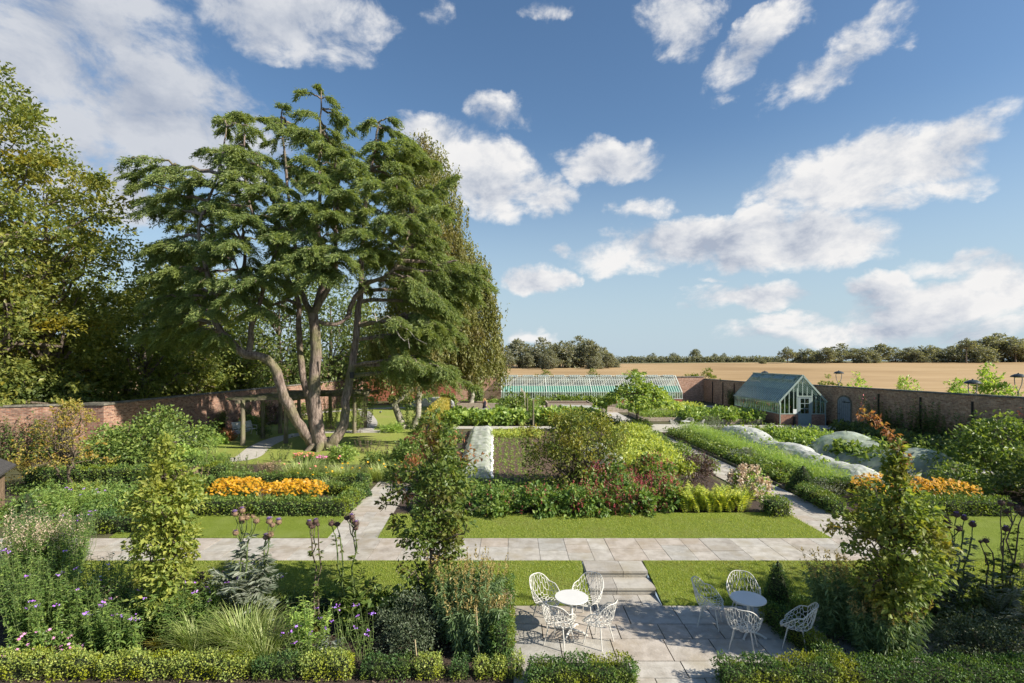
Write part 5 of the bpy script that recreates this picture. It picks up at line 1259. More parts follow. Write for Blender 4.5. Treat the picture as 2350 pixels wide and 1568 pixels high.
for i, (x, Y, yt, lm, lb) in enumerate(((20,30.5,880,L_wooddk,'low laurel peering over the shaded wall at the left edge'),(150,31.8,865,L_wooddk,'dark laurel behind the wall near the pier'),(150,33,898,L_bright,'small bright green shrub showing just above the wall coping'),(255,37,800,L_wood,'hazel bush leaning on the wall behind the pier'),(365,42,792,L_wood,'yellow-green bush hanging over the sunlit wall'),(440,44,770,L_beech,'bush with yellow patches over the middle of the wall'),(520,49,800,L_wood,'bush over the wall left of the mossy limb'),(595,54,800,L_wooddk,'dark bush behind the wall right of the mossy limb'),(700,63,800,L_wooddk,'dark bush behind the wall between the cedar stems'),(790,72,800,L_wood,'bush above the far brick wall by the pergola'),(900,75,790,L_wood,'bush above the far wall left of the birch trunks'),(1000,76,800,L_wooddk,'bush above the far wall right of the birch trunks'))):
    b = np.array([(x-CX)*Y/F, Y, 0.]); H = HC-(yt-HY)*Y/F
    tree('woodland_shrub', lb, b, H, [(.05,1.6),(.35,2.2),(.7,1.9),(.9,1.1),(1,.5)], 90, .7, 40, .24 if Y < 45 else .34, .14 if Y < 45 else .2, lm, M_bark, .1, 'bushes along the woodland edge', cat='shrub', limbs=14)

# ---------------------------------------------------------------- the round-headed tree on the court
q = P(1463,981)
ct = thing('ornamental_tree', 'bright green round-headed tree with a slim trunk in a clipped ring hedge', 'tree', q)
lb_, tb = MB(), MB(); H = 4.5
tb.tube(curve(q, q+np.array([.08,0,2.3]), 6, 0, .05), np.linspace(.13,.10,6), 10)
c0 = q + np.array([.08,0,2.2]); cl = []
for i in range(150):
    a = rng.random()*6.28; r = 3.0*rng.random()**.5; zz = 2.35 + 1.55*(1-(r/3.0)**1.5)*rng.random()**.45 + .25*math.sin(a*4)*(r/3) - .55*(r/3)**2
    cl.append(q + np.array([r*math.cos(a)+.1, r*math.sin(a)*.95, zz + (.9 if r < .9 else 0)*rng.random()]))
cl = np.array(cl); clumps(lb_, cl, .42, 26, .27, .18, spread=.55, droop=.75, flat=.4, origin=c0)
for i in range(0,150,4): tb.tube(curve(c0+np.array([0,0,rng.uniform(-.3,.6)]), cl[i], 6, .08, .3), np.linspace(.05,.012,6), 5, cap=False)
lb_.build('crown', L_catalpa, ct); tb.build('trunk', M_bark, ct, smooth=True)

# small autumn tree on the left with forked stems
q = P(148,1140)
at = thing('amelanchier_tree', 'small forked tree with sparse yellow and orange leaves in front of the pier', 'tree', q)
lb_, tb = MB(), MB()
for dx, r in ((-.12,.05),(.08,.05),(.2,.04)): tb.tube(curve(q+np.array([dx*.3,0,0]), q+np.array([dx*2.2,rng.uniform(-.2,.2),1.5]), 8, 0, .5), np.linspace(r,.035,8), 8)
cl = []
for i in range(120):
    u = rng.random(); z = 1.3+2.5*u; r = (1.75*(1-u**2)*.9+.25)*rng.random()**.45; a = rng.random()*6.28; cl.append(q+np.array([r*math.cos(a)+.25*u*1.6-.1, r*math.sin(a)*.8, z]))
cl = np.array(cl); clumps(lb_, cl, .22, 17, .095, .06, flat=.45, droop=.3)
for i in range(0,120,3): tb.tube(curve(q+np.array([rng.uniform(-.25,.4),0,1.3+.25*rng.random()]), cl[i], 6, .05, .4), np.linspace(.025,.006,6), 5, cap=False)
lb_.build('crown', L_autumn, at); tb.build('trunk', M_twig, at, smooth=True)

# loose spindle-like shrub tree over the plot
q = P(1330,1120); sp = thing('spindle_tree', 'loose open shrubby tree with yellow-green leaves standing in the middle border', 'tree', q); lb_, tb = MB(), MB(); cl = []
for i in range(340):
    u = rng.random(); z = .4+2.75*u**.8; r = (1.75-.25*abs(u-.55)*2)*rng.random()**.5*(1.05 if u < .75 else .7); a = rng.random()*6.28
    cl.append(q+np.array([r*math.cos(a)*1.25-.2, r*math.sin(a), z]))
cl = np.array(cl); cl = cl[np.sin(cl[:,0]*3.1)+np.sin(cl[:,2]*4+1)+np.sin(cl[:,1]*3) > -1.25]
clumps(lb_, cl, .27, 32, .125, .062, droop=.35, spread=.6)
for i in range(0,len(cl),3): tb.tube(curve(q+np.array([rng.normal()*.25,rng.normal()*.2,0]), cl[i], 7, .05, .3), np.linspace(.03,.007,7), 5, cap=False)
lb_.build('crown', leaf('spindle_leaves', [(.05,.085,.018),(.10,.14,.022),(.20,.22,.03)], .4, patch=(.28,.25,.035), pscale=.9), sp); tb.build('stems', M_twig, sp)

# ---------------------------------------------------------------- far trees round the field
FG = 'trees along the far side of the field'
def far_proto(prof, n, clr, nl, L, lm, H=10.0, tr=.3):
    return tree('field_tree', 'x', (0,0,0), H, prof, n, clr, nl, L, L*.7, lm, M_bark, tr, FG, limbs=12, shell=.42, flat=.8)
pr_ = [far_proto([(.05,3.4),(.25,4.6),(.5,4.8),(.75,3.8),(.92,2.0),(1,.8)], 120, 1.1, 30, .62, L_far), far_proto([(.18,2.2),(.35,3.9),(.6,4.2),(.8,3.3),(.95,1.4),(1,.5)], 110, 1.0, 30, .6, L_far),
       far_proto([(.02,4.6),(.2,5.6),(.5,5.0),(.8,3.0),(1,1.0)], 130, 1.1, 30, .64, L_far), far_proto([(.3,1.6),(.45,3.2),(.62,3.9),(.8,3.0),(1,.8)], 80, .9, 28, .55, L_far)]
pine = far_proto([(.62,1.0),(.72,2.6),(.84,2.4),(1,.8)], 40, .8, 30, .5, L_far)
for o in pr_ + [pine]: pass
used = set()
def far_tree(k, x, Y, yt, label, sx=1.0, yb=None):
    p_ = pine if k == 'p' else pr_[k]
    X = (x-CX)*Y/F; z = float(field_z(np.array(X), np.array(min(Y,238.))))-.3; H = HC-(yt-HY)*Y/F - z
    o = p_ if k not in used else copy_tree(p_); used.add(k)
    o.location = (X,Y,z); s = H/10.0; o.scale = (s*sx, s*sx, s); o.rotation_euler = (0,0,random.uniform(0,6.28)); o['label'] = label; return o
lab_w = ['pale crown','rounded crown','tallest rounded crown','tight dark crown','spreading crown','low bushy crown','domed crown','broad crown','willowy edge tree']
clump_ = [(1160,800),(1190,782),(1218,790),(1248,780),(1272,796),(1300,779),(1325,777),(1350,784),(1376,792),(1330,800),(1396,812),(1410,822),(1262,806),(1210,812),(1365,815)]
for i, (x, yt) in enumerate(clump_):
    pos = ['at the left end','second from the left end','in the left part','left of its middle','near its middle, low','in its middle','the tallest, right of its middle','right of the tallest one','towards its right end','in front of the tallest one','low at its right end','last and lowest at its right end','low in front, left of its middle','low in front at its left','low in front at its right'][i]
    far_tree([0,1,2][i%3], x, 178+ (i*7)%16 - (12 if i > 8 else 0), yt, f'wooded clump tree beyond the long glasshouse, {pos}', 1.05)
mids = [(1438,828),(1458,819),(1497,812),(1549,808),(1597,803),(1640,812),(1662,812),(1694,814),(1516,818),(1625,818)]
for i, (x, yt) in enumerate(mids):
    far_tree([1,3,0,2][i%4], x, 300, yt, 'small far tree on the field edge, ' + ['lowest, right of the wooded clump','second right of the wooded clump','third right of the wooded clump','tallest of the three before the gap','round one after the gap, over the round-headed tree','joined to the round one on its right','middle of the right-hand trio','last before the right-hand tree belt','low one beside the tallest before the gap','low one beside the round one'][i])
belt = [(1750,824),(1807,799),(1845,798),(1895,800),(1925,792),(1958,800),(1990,796),(2020,792),(2055,800),(2090,798),(2122,790),(2150,800),(2178,797),(2205,790),(2240,782),(2270,775),(2300,770),(2330,778),(2365,790),(1875,808),(2105,808),(2195,806),(2255,800),(2345,798)]
for i, (x, yt) in enumerate(belt):
    nm = ['low bush far left of the belt','first tree at the belt\'s left end','second round tree at the belt\'s left end','low link after the second tree','flat-topped one left of the middle','next right of the flat-topped one','above the first wall lamp','broad one right of the first wall lamp','low crown left of the middle post','level crown in the middle','raised crown right of the middle','level crown after the raised one','level crown before the tall group','start of the tall group','left shoulder of the tall group','just left of the highest crown','highest crown on the right','right shoulder of the tall group','last at the right edge','low in front near the left end','low in front of the middle','low in front of the pine','low in front of the tall group','low in front at the right edge'][i]
    far_tree([0,1,2,3][(i*3)%4], x, 205 + (i*5)%14, yt, f'tree in the long belt over the field, {nm}', 1.35)
far_tree('p', 2218, 200, 779, 'lone flat-topped pine sticking out of the belt of trees on the right', 1.0)
for o in pr_: pass
# far hedge line under the small trees
for x0, x1, Y, lb in ((1415,1800,296,'low dark hedge line along the far field edge'),):
    X0_, X1_ = (x0-CX)*Y/F, (x1-CX)*Y/F; z = float(field_z(np.array((X0_+X1_)/2), np.array(238.))); mb = MB(); n = 1500
    clumps(mb, np.column_stack([rng.uniform(X0_,X1_,n), Y+rng.normal(size=n), z+rng.uniform(-.2,2.6,n)]), .9, 10, .7, .5)
    tag(mb.build('field_hedge', L_far, loc=(X0_,Y,z)), lb, 'hedge')
# ---------------------------------------------------------------- hedges
def hedge(label, pts, w_, h, lm, z=0.0, L=.035, dens=900, group=None, rough=.035, core=True, name='box_hedge', cat='hedge', hvar=.04):
    """clipped hedge along a polyline: leafy skin over a solid twiggy heart, darkened for inner shade"""
    p = np.array([q[:2] for q in pts], float); mb, cb_ = MB(), MB(); loc = (p[0,0], p[0,1], z)
    ph = rng.random(4)*6
    for a, b in zip(p[:-1], p[1:]):
        d = b-a; Ln = np.linalg.norm(d); d = d/Ln; s = np.array([d[1], -d[0]])
        sides = [(s, w_/2), (-s, w_/2)]
        def put(n, f):
            u, v = rng.random(n), rng.random(n); pos, nor = f(u, v)
            hz = hvar*(np.sin(pos[:,0]*3.1+ph[0])+np.sin(pos[:,1]*2.7+ph[1])+np.sin(pos[:,0]*7+pos[:,1]*5+ph[2]))/2
            pos[:,2] += hz*np.clip((pos[:,2]-z)/h, 0, 1)
            pos += nor*(rng.normal(size=(n,1))*rough) + nor*(.03*np.sin(pos[:,0]*9+pos[:,2]*7+ph[3]+pos[:,1]*8))[:,None]
            scatter(mb, pos, nor + np.array([0,0,.35]), L, L*.68, .75, 0.0)
        for sv, o in sides:
            put(int(dens*Ln*h), lambda u, v: (np.column_stack([a[0]+d[0]*u*Ln+sv[0]*o, a[1]+d[1]*u*Ln+sv[1]*o, z+v**.8*h]), np.tile([sv[0],sv[1],.1],(len(u),1))))
        put(int(dens*1.25*Ln*w_), lambda u, v: (np.column_stack([a[0]+d[0]*u*Ln+s[0]*(v-.5)*w_, a[1]+d[1]*u*Ln+s[1]*(v-.5)*w_, np.full(len(u), z+h)]), np.tile([0,0,1.0],(len(u),1))))
        for e, sg in ((a,-1),(b,1)):
            put(int(dens*w_*h), lambda u, v: (np.column_stack([e[0]+s[0]*(u-.5)*w_, e[1]+s[1]*(u-.5)*w_, z+v*h]), np.tile([sg*d[0],sg*d[1],.1],(len(u),1))))
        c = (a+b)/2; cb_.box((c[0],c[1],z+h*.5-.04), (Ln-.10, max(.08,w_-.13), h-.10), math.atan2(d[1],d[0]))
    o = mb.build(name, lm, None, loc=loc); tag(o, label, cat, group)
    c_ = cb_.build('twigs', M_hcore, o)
    return o
BG = 'box hedging of the front beds'
zf = ZP
def vx(x, Y): return (x-CX)*Y/F
Yf = 9.47
for i, (x0, x1, lm, h, lb) in enumerate(((-60,112,L_boxlime,.36,'lime-tipped box plants in the front row, cut by the left edge'),(118,228,L_boxlime,.35,'short box length in the front row before the gap below the lime hornbeam'),(236,400,L_boxlime,.36,'box length in the front row just left of the yellow grass tuft'),(402,580,L_boxlime,.35,'lime box length in the front row under the strap-leaved clumps'),
      (586,690,L_boxdark,.32,'dull blue-green box length in the front row'),(694,812,L_boxlime,.36,'bright lime box pair in the front row with a bare gap on its right'),(826,948,L_boxdark,.30,'dark green box length in the front row below the hebe mound'),(950,1018,L_boxlime,.31,'small lime box plant joined to the dark length'),
      (1032,1078,L_boxdark,.28,'small dark round box plant standing alone'),(1088,1124,L_boxlime,.27,'small lime box plant by the hedge end'),(1128,1166,L_boxlime,.30,'lime box plant at the foot of the tall side hedge'),(1170,1204,L_boxlime,.34,'lime box plant at the corner of the terrace'))):
    hedge(lb, [(vx(x0,Yf)+.06, Yf), (vx(x1,Yf)-.06, Yf)], .30, h, lm, zf, .034, 2100, BG, .03, hvar=.03)
hedge('dark box hedge with yellow tips at the front of the terrace, left of the gap', [(vx(1216,9.2),9.14),(vx(1452,9.2),9.14)], .46, .42, L_boxmix, zf, .036, 2100, BG, .035)
hedge('long dark box hedge along the bottom right, right of the terrace gap', [(vx(1650,9.2),9.14),(9.9,9.14)], .46, .42, L_boxmix, zf, .036, 2000, BG, .035)
hside = hedge('tall narrow box hedge running back along the terrace side, brown in one patch', [(-.2,9.75),(-.2,12.3)], .32, .72, L_boxmix, zf, .036, 1900, BG, .04)
hedge('low box hedge running back from the shaded chair', [(5.9,9.5),(5.62,11.5)], .34, .36, L_boxmix, zf, .036, 1900, BG, .04)
hedge('dark box hedge behind the left bed along the sloping lawn', [(-12,11.9),(-1.4,11.9)], .42, .32, L_boxdark, zf, .05, 900, BG, .05)
mb = MB(); n = 700; q = np.column_stack([rng.normal(size=n)*.10-.2, 10.9+rng.normal(size=n)*.22, np.full(n, ZP+.74)+rng.normal(size=n)*.03]); scatter(mb, q, np.tile([0,0,.6],(n,1)), .05, .014, .8)
mb.build('foliage', L_brown, hside)['label'] = 'bare brown patch'

def cone(label, q, h, r, lm, L=.04, n=2600, group='clipped cones'):
    t = thing('topiary_cone', label, 'topiary', q, group); mb = MB(); u = 1-np.sqrt(1-rng.random(n)*.99); a = rng.random(n)*6.28
    rr = r*(1-u)**.85*(1+.05*np.sin(a*5+u*9)) + .02*rng.normal(size=n); nor = np.column_stack([np.cos(a),np.sin(a),np.full(n,.35)])
    scatter(mb, np.column_stack([q[0]+rr*np.cos(a), q[1]+rr*np.sin(a), q[2]+u*h]), nor+np.array([0,0,.4]), L, L*.6, .6)
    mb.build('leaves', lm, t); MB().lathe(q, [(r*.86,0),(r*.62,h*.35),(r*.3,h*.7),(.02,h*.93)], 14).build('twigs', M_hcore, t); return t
cone('narrow dark box cone behind the shaded table', (6.05,11.9,ZP), 1.22, .34, L_boxdark, .04, 3000)
hedge('low leafy box foot round the narrow cone', [(5.75,11.75),(6.6,11.5)], .6, .28, L_boxmix, zf, .036, 1700, BG, .05)
cone('clipped cone on the left hedge corner beside the garden path', P(826,1140), 1.0, .42, L_yew, .06, 1800)
cone('broad clipped cone at the corner of the right-hand parterre', P(1843,1128), 1.15, .62, L_boxdark, .06, 2300)
cone('small clipped cone on the far left lawn edge', P(62,1205), 1.1, .42, L_yew, .06, 1600)
cone('slim dark cone behind the tallest hornbeam', (-3.85,21.8,0), 1.2, .4, L_yew, .06, 1500)

MG = 'box hedging of the middle parterres'
def H2(lb, pts, w_=.5, h=.5, lm=L_box, **k): return hedge(lb, pts, w_, h, lm, 0.0, .06, 560, MG, .045, **k)
H2('front box hedge below the left orange flowers', [P(455,1181), P(796,1183)], .5, .52)
H2('box hedge returning along the garden path to the left cone', [(-5.95,18.5), (-6.0,20.9)], .45, .55)
H2('back box hedge behind the left orange flowers', [(-12.6,22.7), (-6.1,22.3)], .5, .5)
H2('inner box hedge right of the left orange flowers', [(-7.6,21.2), (-6.2,20.9)], .4, .4)
H2('box hedge running back along the right path towards its cone', [P(1905,1183)+np.array([.3,0,0]), P(1826,1140)+np.array([.25,0,0])], .5, .5)
H2('front box hedge below the right orange flowers', [P(2115,1181), P(2310,1183)], .55, .55)
H2('box hedge behind the right cone', [(12.6,21.6), (15.0,21.2)], .5, .5, L_boxdark)
H2('box block at the corner of the fern bed beside the path', [P(1762,1183), P(1800,1181)], .75, .55, L_box)
H2('dark hedge at the left end of the cross path', [(-13.7,16.6), (-11.4,16.6)], .6, .5, L_boxdark)
H2('long dark hedge behind the small autumn tree', [(-20.5,22.2), (-12.6,23.2)], .7, .8, L_box)
H2('second dark hedge behind the long one at the left', [(-21,24.3), (-13.5,24.8)], .8, .85, L_shrub)
hedge('yellow-green beech hedge running back beside the bright lawn', [(-6.5,42.5),(-7.45,59)], .85, 1.3, leaf('beech_hedge_leaves',[(.14,.16,.012),(.24,.24,.018),(.34,.30,.022)],.4), 0, .13, 130, None, .07, name='beech_hedge', hvar=.06)
hedge('square clipped hornbeam block standing before the far brick wall', [(-5.2,64.2),(-3.8,64.2)], 1.4, 2.75, L_shrub, 0, .16, 110, None, .08, name='hornbeam_block', hvar=.05)
hedge('clipped round ring hedge at the foot of the round-headed tree', [P(1463,986)+np.array([-.9,0,0]),P(1463,986)+np.array([.9,0,0])], 1.3, .6, L_box, 0, .10, 220, None, .08, name='ring_hedge')

# ---------------------------------------------------------------- shrubs, mounds, clumps
def shrub(label, q, rx, ry, h, lm, L=.07, W=.045, n=60, k=46, cr=.28, name='shrub', cat='shrub', stems=True, droop=.15, spread=.75, group=None, low=.1):
    q = np.array(q, float); t = thing(name, label, cat, q, group); mb = MB()
    c = dome_points(n, rx, ry, h, power=.28); c[:,2] += low; c[:,:2] *= (1+.15*np.sin(np.arctan2(c[:,1],c[:,0])*3+q[0]))[:,None]
    clumps(mb, q+c, cr*(.6+.8*rng.random(n)), k, L, W, origin=q, droop=droop, spread=spread, flat=.8)
    mb.build('leaves', lm, t)
    if stems:
        tb = MB()
        for i in range(0, n, max(1,n//14)): tb.tube(curve(q+np.array([rng.normal()*.08,rng.normal()*.08,0]), q+c[i], 5, .08, .3), np.linspace(.02+.006*h,.006,5), 5, cap=False)
        tb.build('stems', M_twig, t)
    return t
def upright(label, q, rx, ry, h, nst, lm, L=.09, W=.02, per=26, lean=.18, name='tall_perennial', cat='plant', sm=None, group=None, droop=.35, low=.12, flowers=None, fl_n=0, fl_r=.05, fk='star', hv=.25, taper=.5):
    """a stand of upright leafy stems, with flowers at the tops"""
    q = np.array(q, float); t = thing(name, label, cat, q, group); mb, sb, fb = MB(), MB(), MB()
    if name == 'tall_perennial' and L < .15: L, W, per = L*1.3, W*1.6, int(per*1.5)
    a = rng.random(nst)*6.28; r = rng.random(nst)**.55; foot = q + np.column_stack([rx*.75*r*np.cos(a), ry*.75*r*np.sin(a), np.zeros(nst)])
    hh = h*(1-hv*rng.random(nst)); tip = foot + np.column_stack([np.cos(a)*r*lean*hh*1.2+rng.normal(size=nst)*.05*hh, np.sin(a)*r*lean*hh+rng.normal(size=nst)*.05*hh, hh])
    u = low + (1-low)*rng.random((nst,per)); pos = foot[:,None,:] + (tip-foot)[:,None,:]*u[:,:,None]
    aa = rng.random((nst,per))*6.28; o = np.stack([np.cos(aa), np.sin(aa), np.full_like(aa,.35)], -1)
    sc = (1-taper*u)*(.7+.6*rng.random(u.shape)); Lf = (L*sc).reshape(-1)
    tp = nrm(o.reshape(-1,3) + rng.normal(size=(nst*per,3))*.3 + np.array([0,0,-droop])); up = nrm(np.array([0,0,1.0])+rng.normal(size=(nst*per,3))*.4)
    leaf_quads(mb, pos.reshape(-1,3), tp, up, Lf, Lf*W/L)
    for i in range(nst): sb.tube([foot[i], (foot[i]+tip[i])/2+rng.normal(size=3)*.04*hh[i], tip[i]], [.006,.005,.003], 4, cap=False)
    mb.build('leaves', lm, t); sb.build('stems', sm or M_pstem, t)
    if flowers is not None:
        fi = rng.permutation(nst)[:fl_n] if fl_n <= nst else rng.integers(0,nst,fl_n); c = tip[fi] + rng.normal(size=(len(fi),3))*np.array([.03,.03,.02])
        if fk == 'star': stars(fb, c, np.tile([.3,-.15,1.0],(len(c),1))+rng.normal(size=(len(c),3))*.3, fl_r*(.7+.6*rng.random(len(c))))
        elif fk == 'tuft':
            c = np.repeat(c, 7, 0) + rng.normal(size=(len(c)*7,3))*np.array([1,1,.4])*fl_r*.7; discs(fb, c, rand_unit(len(c))+np.array([0,0,.7]), fl_r*.42, 5)
        elif fk == 'spike':
            m = 16; v = rng.random((len(c),m)); p_ = c[:,None,:] + (tip[fi]-foot[fi])[:,None,:]/hh[fi][:,None,None]*v[:,:,None]*fl_r*5 ; p_ = p_.reshape(-1,3); scatter(fb, p_, rng.normal(size=p_.shape)*.6+np.array([0,0,.9]), fl_r, fl_r*.4, .4)
        elif fk == 'plume':
            m = 40; v = rng.random((len(c),m)); p_ = c[:,None,:] + np.array([0,0,1.0])*(v[:,:,None]-.6)*.45 + rng.normal(size=(len(c),m,3))*np.array([.06,.06,.01])*(1-v[:,:,None]*.6); p_ = p_.reshape(-1,3); scatter(fb, p_, rng.normal(size=p_.shape)+np.array([0,0,.9]), fl_r, fl_r*.5, .5)
        fb.build('blossoms', flowers, t)
    return t
def strap(label, q, n, L, lm, rad=.25, W=.016, lean=(.1,.7), droop=(.25,.7), name='grass_clump', cat='grass clump', group=None, flowers=None, fn=0):
    q = np.array(q, float); t = thing(name, label, cat, q, group); mb = MB(); a = rng.random(n)*6.28; r = rad*rng.random(n)**.6; aa = a + rng.normal(size=n)*.5
    blades(mb, q+np.column_stack([r*np.cos(a), r*np.sin(a), np.zeros(n)]), aa, L*(.65+.5*rng.random(n)), rng.uniform(*lean, n), W*(.7+.6*rng.random(n)), rng.uniform(*droop, n), 6)
    mb.build('blades', lm, t)
    if flowers is not None:
        fb = MB(); c = q + np.column_stack([rng.normal(size=fn)*rad*1.2, rng.normal(size=fn)*rad, np.full(fn,L*.72)+rng.normal(size=fn)*.1]); stars(fb, c, np.tile([.4,-.4,.9],(fn,1))+rng.normal(size=(fn,3))*.3, .06, 6, .5); fb.build('blossoms', flowers, t)
    return t
B = lambda x, y: P(x, y, ZP)
# --- left front bed
SG = 'leafy stems of the left front bed'
upright('tall cream plumes of wormwood at the left edge', (-11.3,12.4,ZP), .7,.6,2.1, 46, L_peren, .10,.03, 34, flowers=L_cream, fl_n=18, fl_r=.04, fk='plume', group=SG)
upright('cream-plumed wormwood further in from the left edge', (-10.6,12.2,ZP), .6,.5,1.9, 38, L_peren, .10,.03, 34, flowers=L_cream, fl_n=13, fl_r=.04, fk='plume', group=SG)
upright('airy green stand with pale flowers left of the olive-green one', (-8.9,11.5,ZP), .55,.45,1.45, 60, L_peren, .10,.022, 32, flowers=P_white, fl_n=18, fl_r=.03, group=SG)
upright('dense tall leafy stems filling the left edge', (-8.9,10.8,ZP), .9,.6,1.45, 95, L_peren, .10,.024, 34, flowers=P_purple, fl_n=5, fl_r=.035, fk='tuft', group=SG)
upright('tall stems with dusky brown seed heads by the lawn corner', (-6.9,11.4,ZP), .5,.4,1.05, 55, L_willow, .09,.018, 24, flowers=L_dark, fl_n=55, fl_r=.05, fk='tuft', group=SG)
upright('mauve-flowered leafy stand in front of the seed heads', (-6.55,10.55,ZP), .65,.45,1.15, 62, L_peren, .12,.026, 28, flowers=P_purple, fl_n=12, fl_r=.035, fk='tuft', group=SG)
upright('bright leafy stems beside the dark gap in the left bed', (-7.6,10.15,ZP), .55,.35,.95, 50, L_peren, .11,.028, 26, flowers=P_purple, fl_n=9, fl_r=.045, fk='tuft', group=SG)
upright('very tall loose stand with lilac flowers over the end of the cross path', (-11.9,13.7,ZP+.1), .9,.6,1.75, 60, L_willow, .10,.02, 26, flowers=P_purple, fl_n=8, fl_r=.03, fk='tuft', group=SG)
rosem = shrub('low pink-flowered rose mound at the bottom left corner', (-8.8,9.95,ZP), .75,.3,.5, L_peren, .05,.035, 46, 34, .16)
mb = MB(); n = 60; c = np.array((-8.9,9.9,ZP)) + dome_points(n, .85,.34,.62, power=.12); stars(mb, c, np.tile([.3,-.5,1.0],(n,1)), .034, 5, .6); mb.build('blossoms', P_pink, rosem)
shrub('dark evergreen bush behind the shadowy gap in the left bed', (-6.25,11.7,ZP), .7,.35,.85, L_boxdark, .05,.03, 60, 40, .18)
strap('small yellow-green grass tuft on the mulch beside the hornbeam foot', B(368,1490), 130, .36, L_grassy, .05, .012, (.15,.8), (.3,.8))
GG = 'strap-leaved clumps behind the front hedge'
strap('blue-green fine strap clump right of the lime hornbeam', (-6.1,10.15,ZP), 420, .88, L_grass, .20, .013, (.05,.75), (.2,.75), group=GG)
strap('big yellow-green arching strap clump under the cardoon', (-5.25,10.25,ZP), 520, 1.0, L_grass, .30, .017, (.05,.7), (.25,.8), group=GG)
strap('dark green arching strap clump left of the phlox', (-4.75,9.98,ZP), 330, .85, L_grass, .24, .018, (.1,.8), (.3,.8), group=GG)
upright('bright green phlox-like clump with broad pointed leaves', (-4.0,10.25,ZP), .36,.3,.98, 34, L_bright, .16,.045, 30, group=SG)
upright('low grey-leaved plant beside the bright green clump', (-3.45,9.95,ZP), .25,.2,.5, 16, L_silver, .15,.06, 14, hv=.5)
VG = 'purple verbena stems'
for i, (x, y, h, lb) in enumerate(((-3.85,9.8,.75,'purple verbena at the foot of the bright green clump'),(-3.2,10.1,1.0,'purple verbena with several heads in front of the dark cardoon'),(-2.75,9.9,.9,'purple verbena nearest the hebe mound'),(-5.6,11.4,1.25,'dusky verbena heads over the sloping lawn'))):
    upright(lb, (x,y,ZP), .3,.22,h, 14, L_peren, .07,.014, 10, flowers=P_purple, fl_n=7, fl_r=.034, fk='tuft', group=VG, lean=.35)
shrub('large soft-leaved foliage plant at the foot of the dark cardoon', (-2.95,11.2,ZP), .5,.35,.75, L_shrub, .16,.13, 24, 16, .2, cat='plant', name='foliage_plant')
shrub('dark grey-green hebe mound left of the spiky loosestrife', (-2.05,10.35,ZP), .62,.5,1.05, L_grey, .045,.022, 110, 70, .18, name='hebe_shrub')
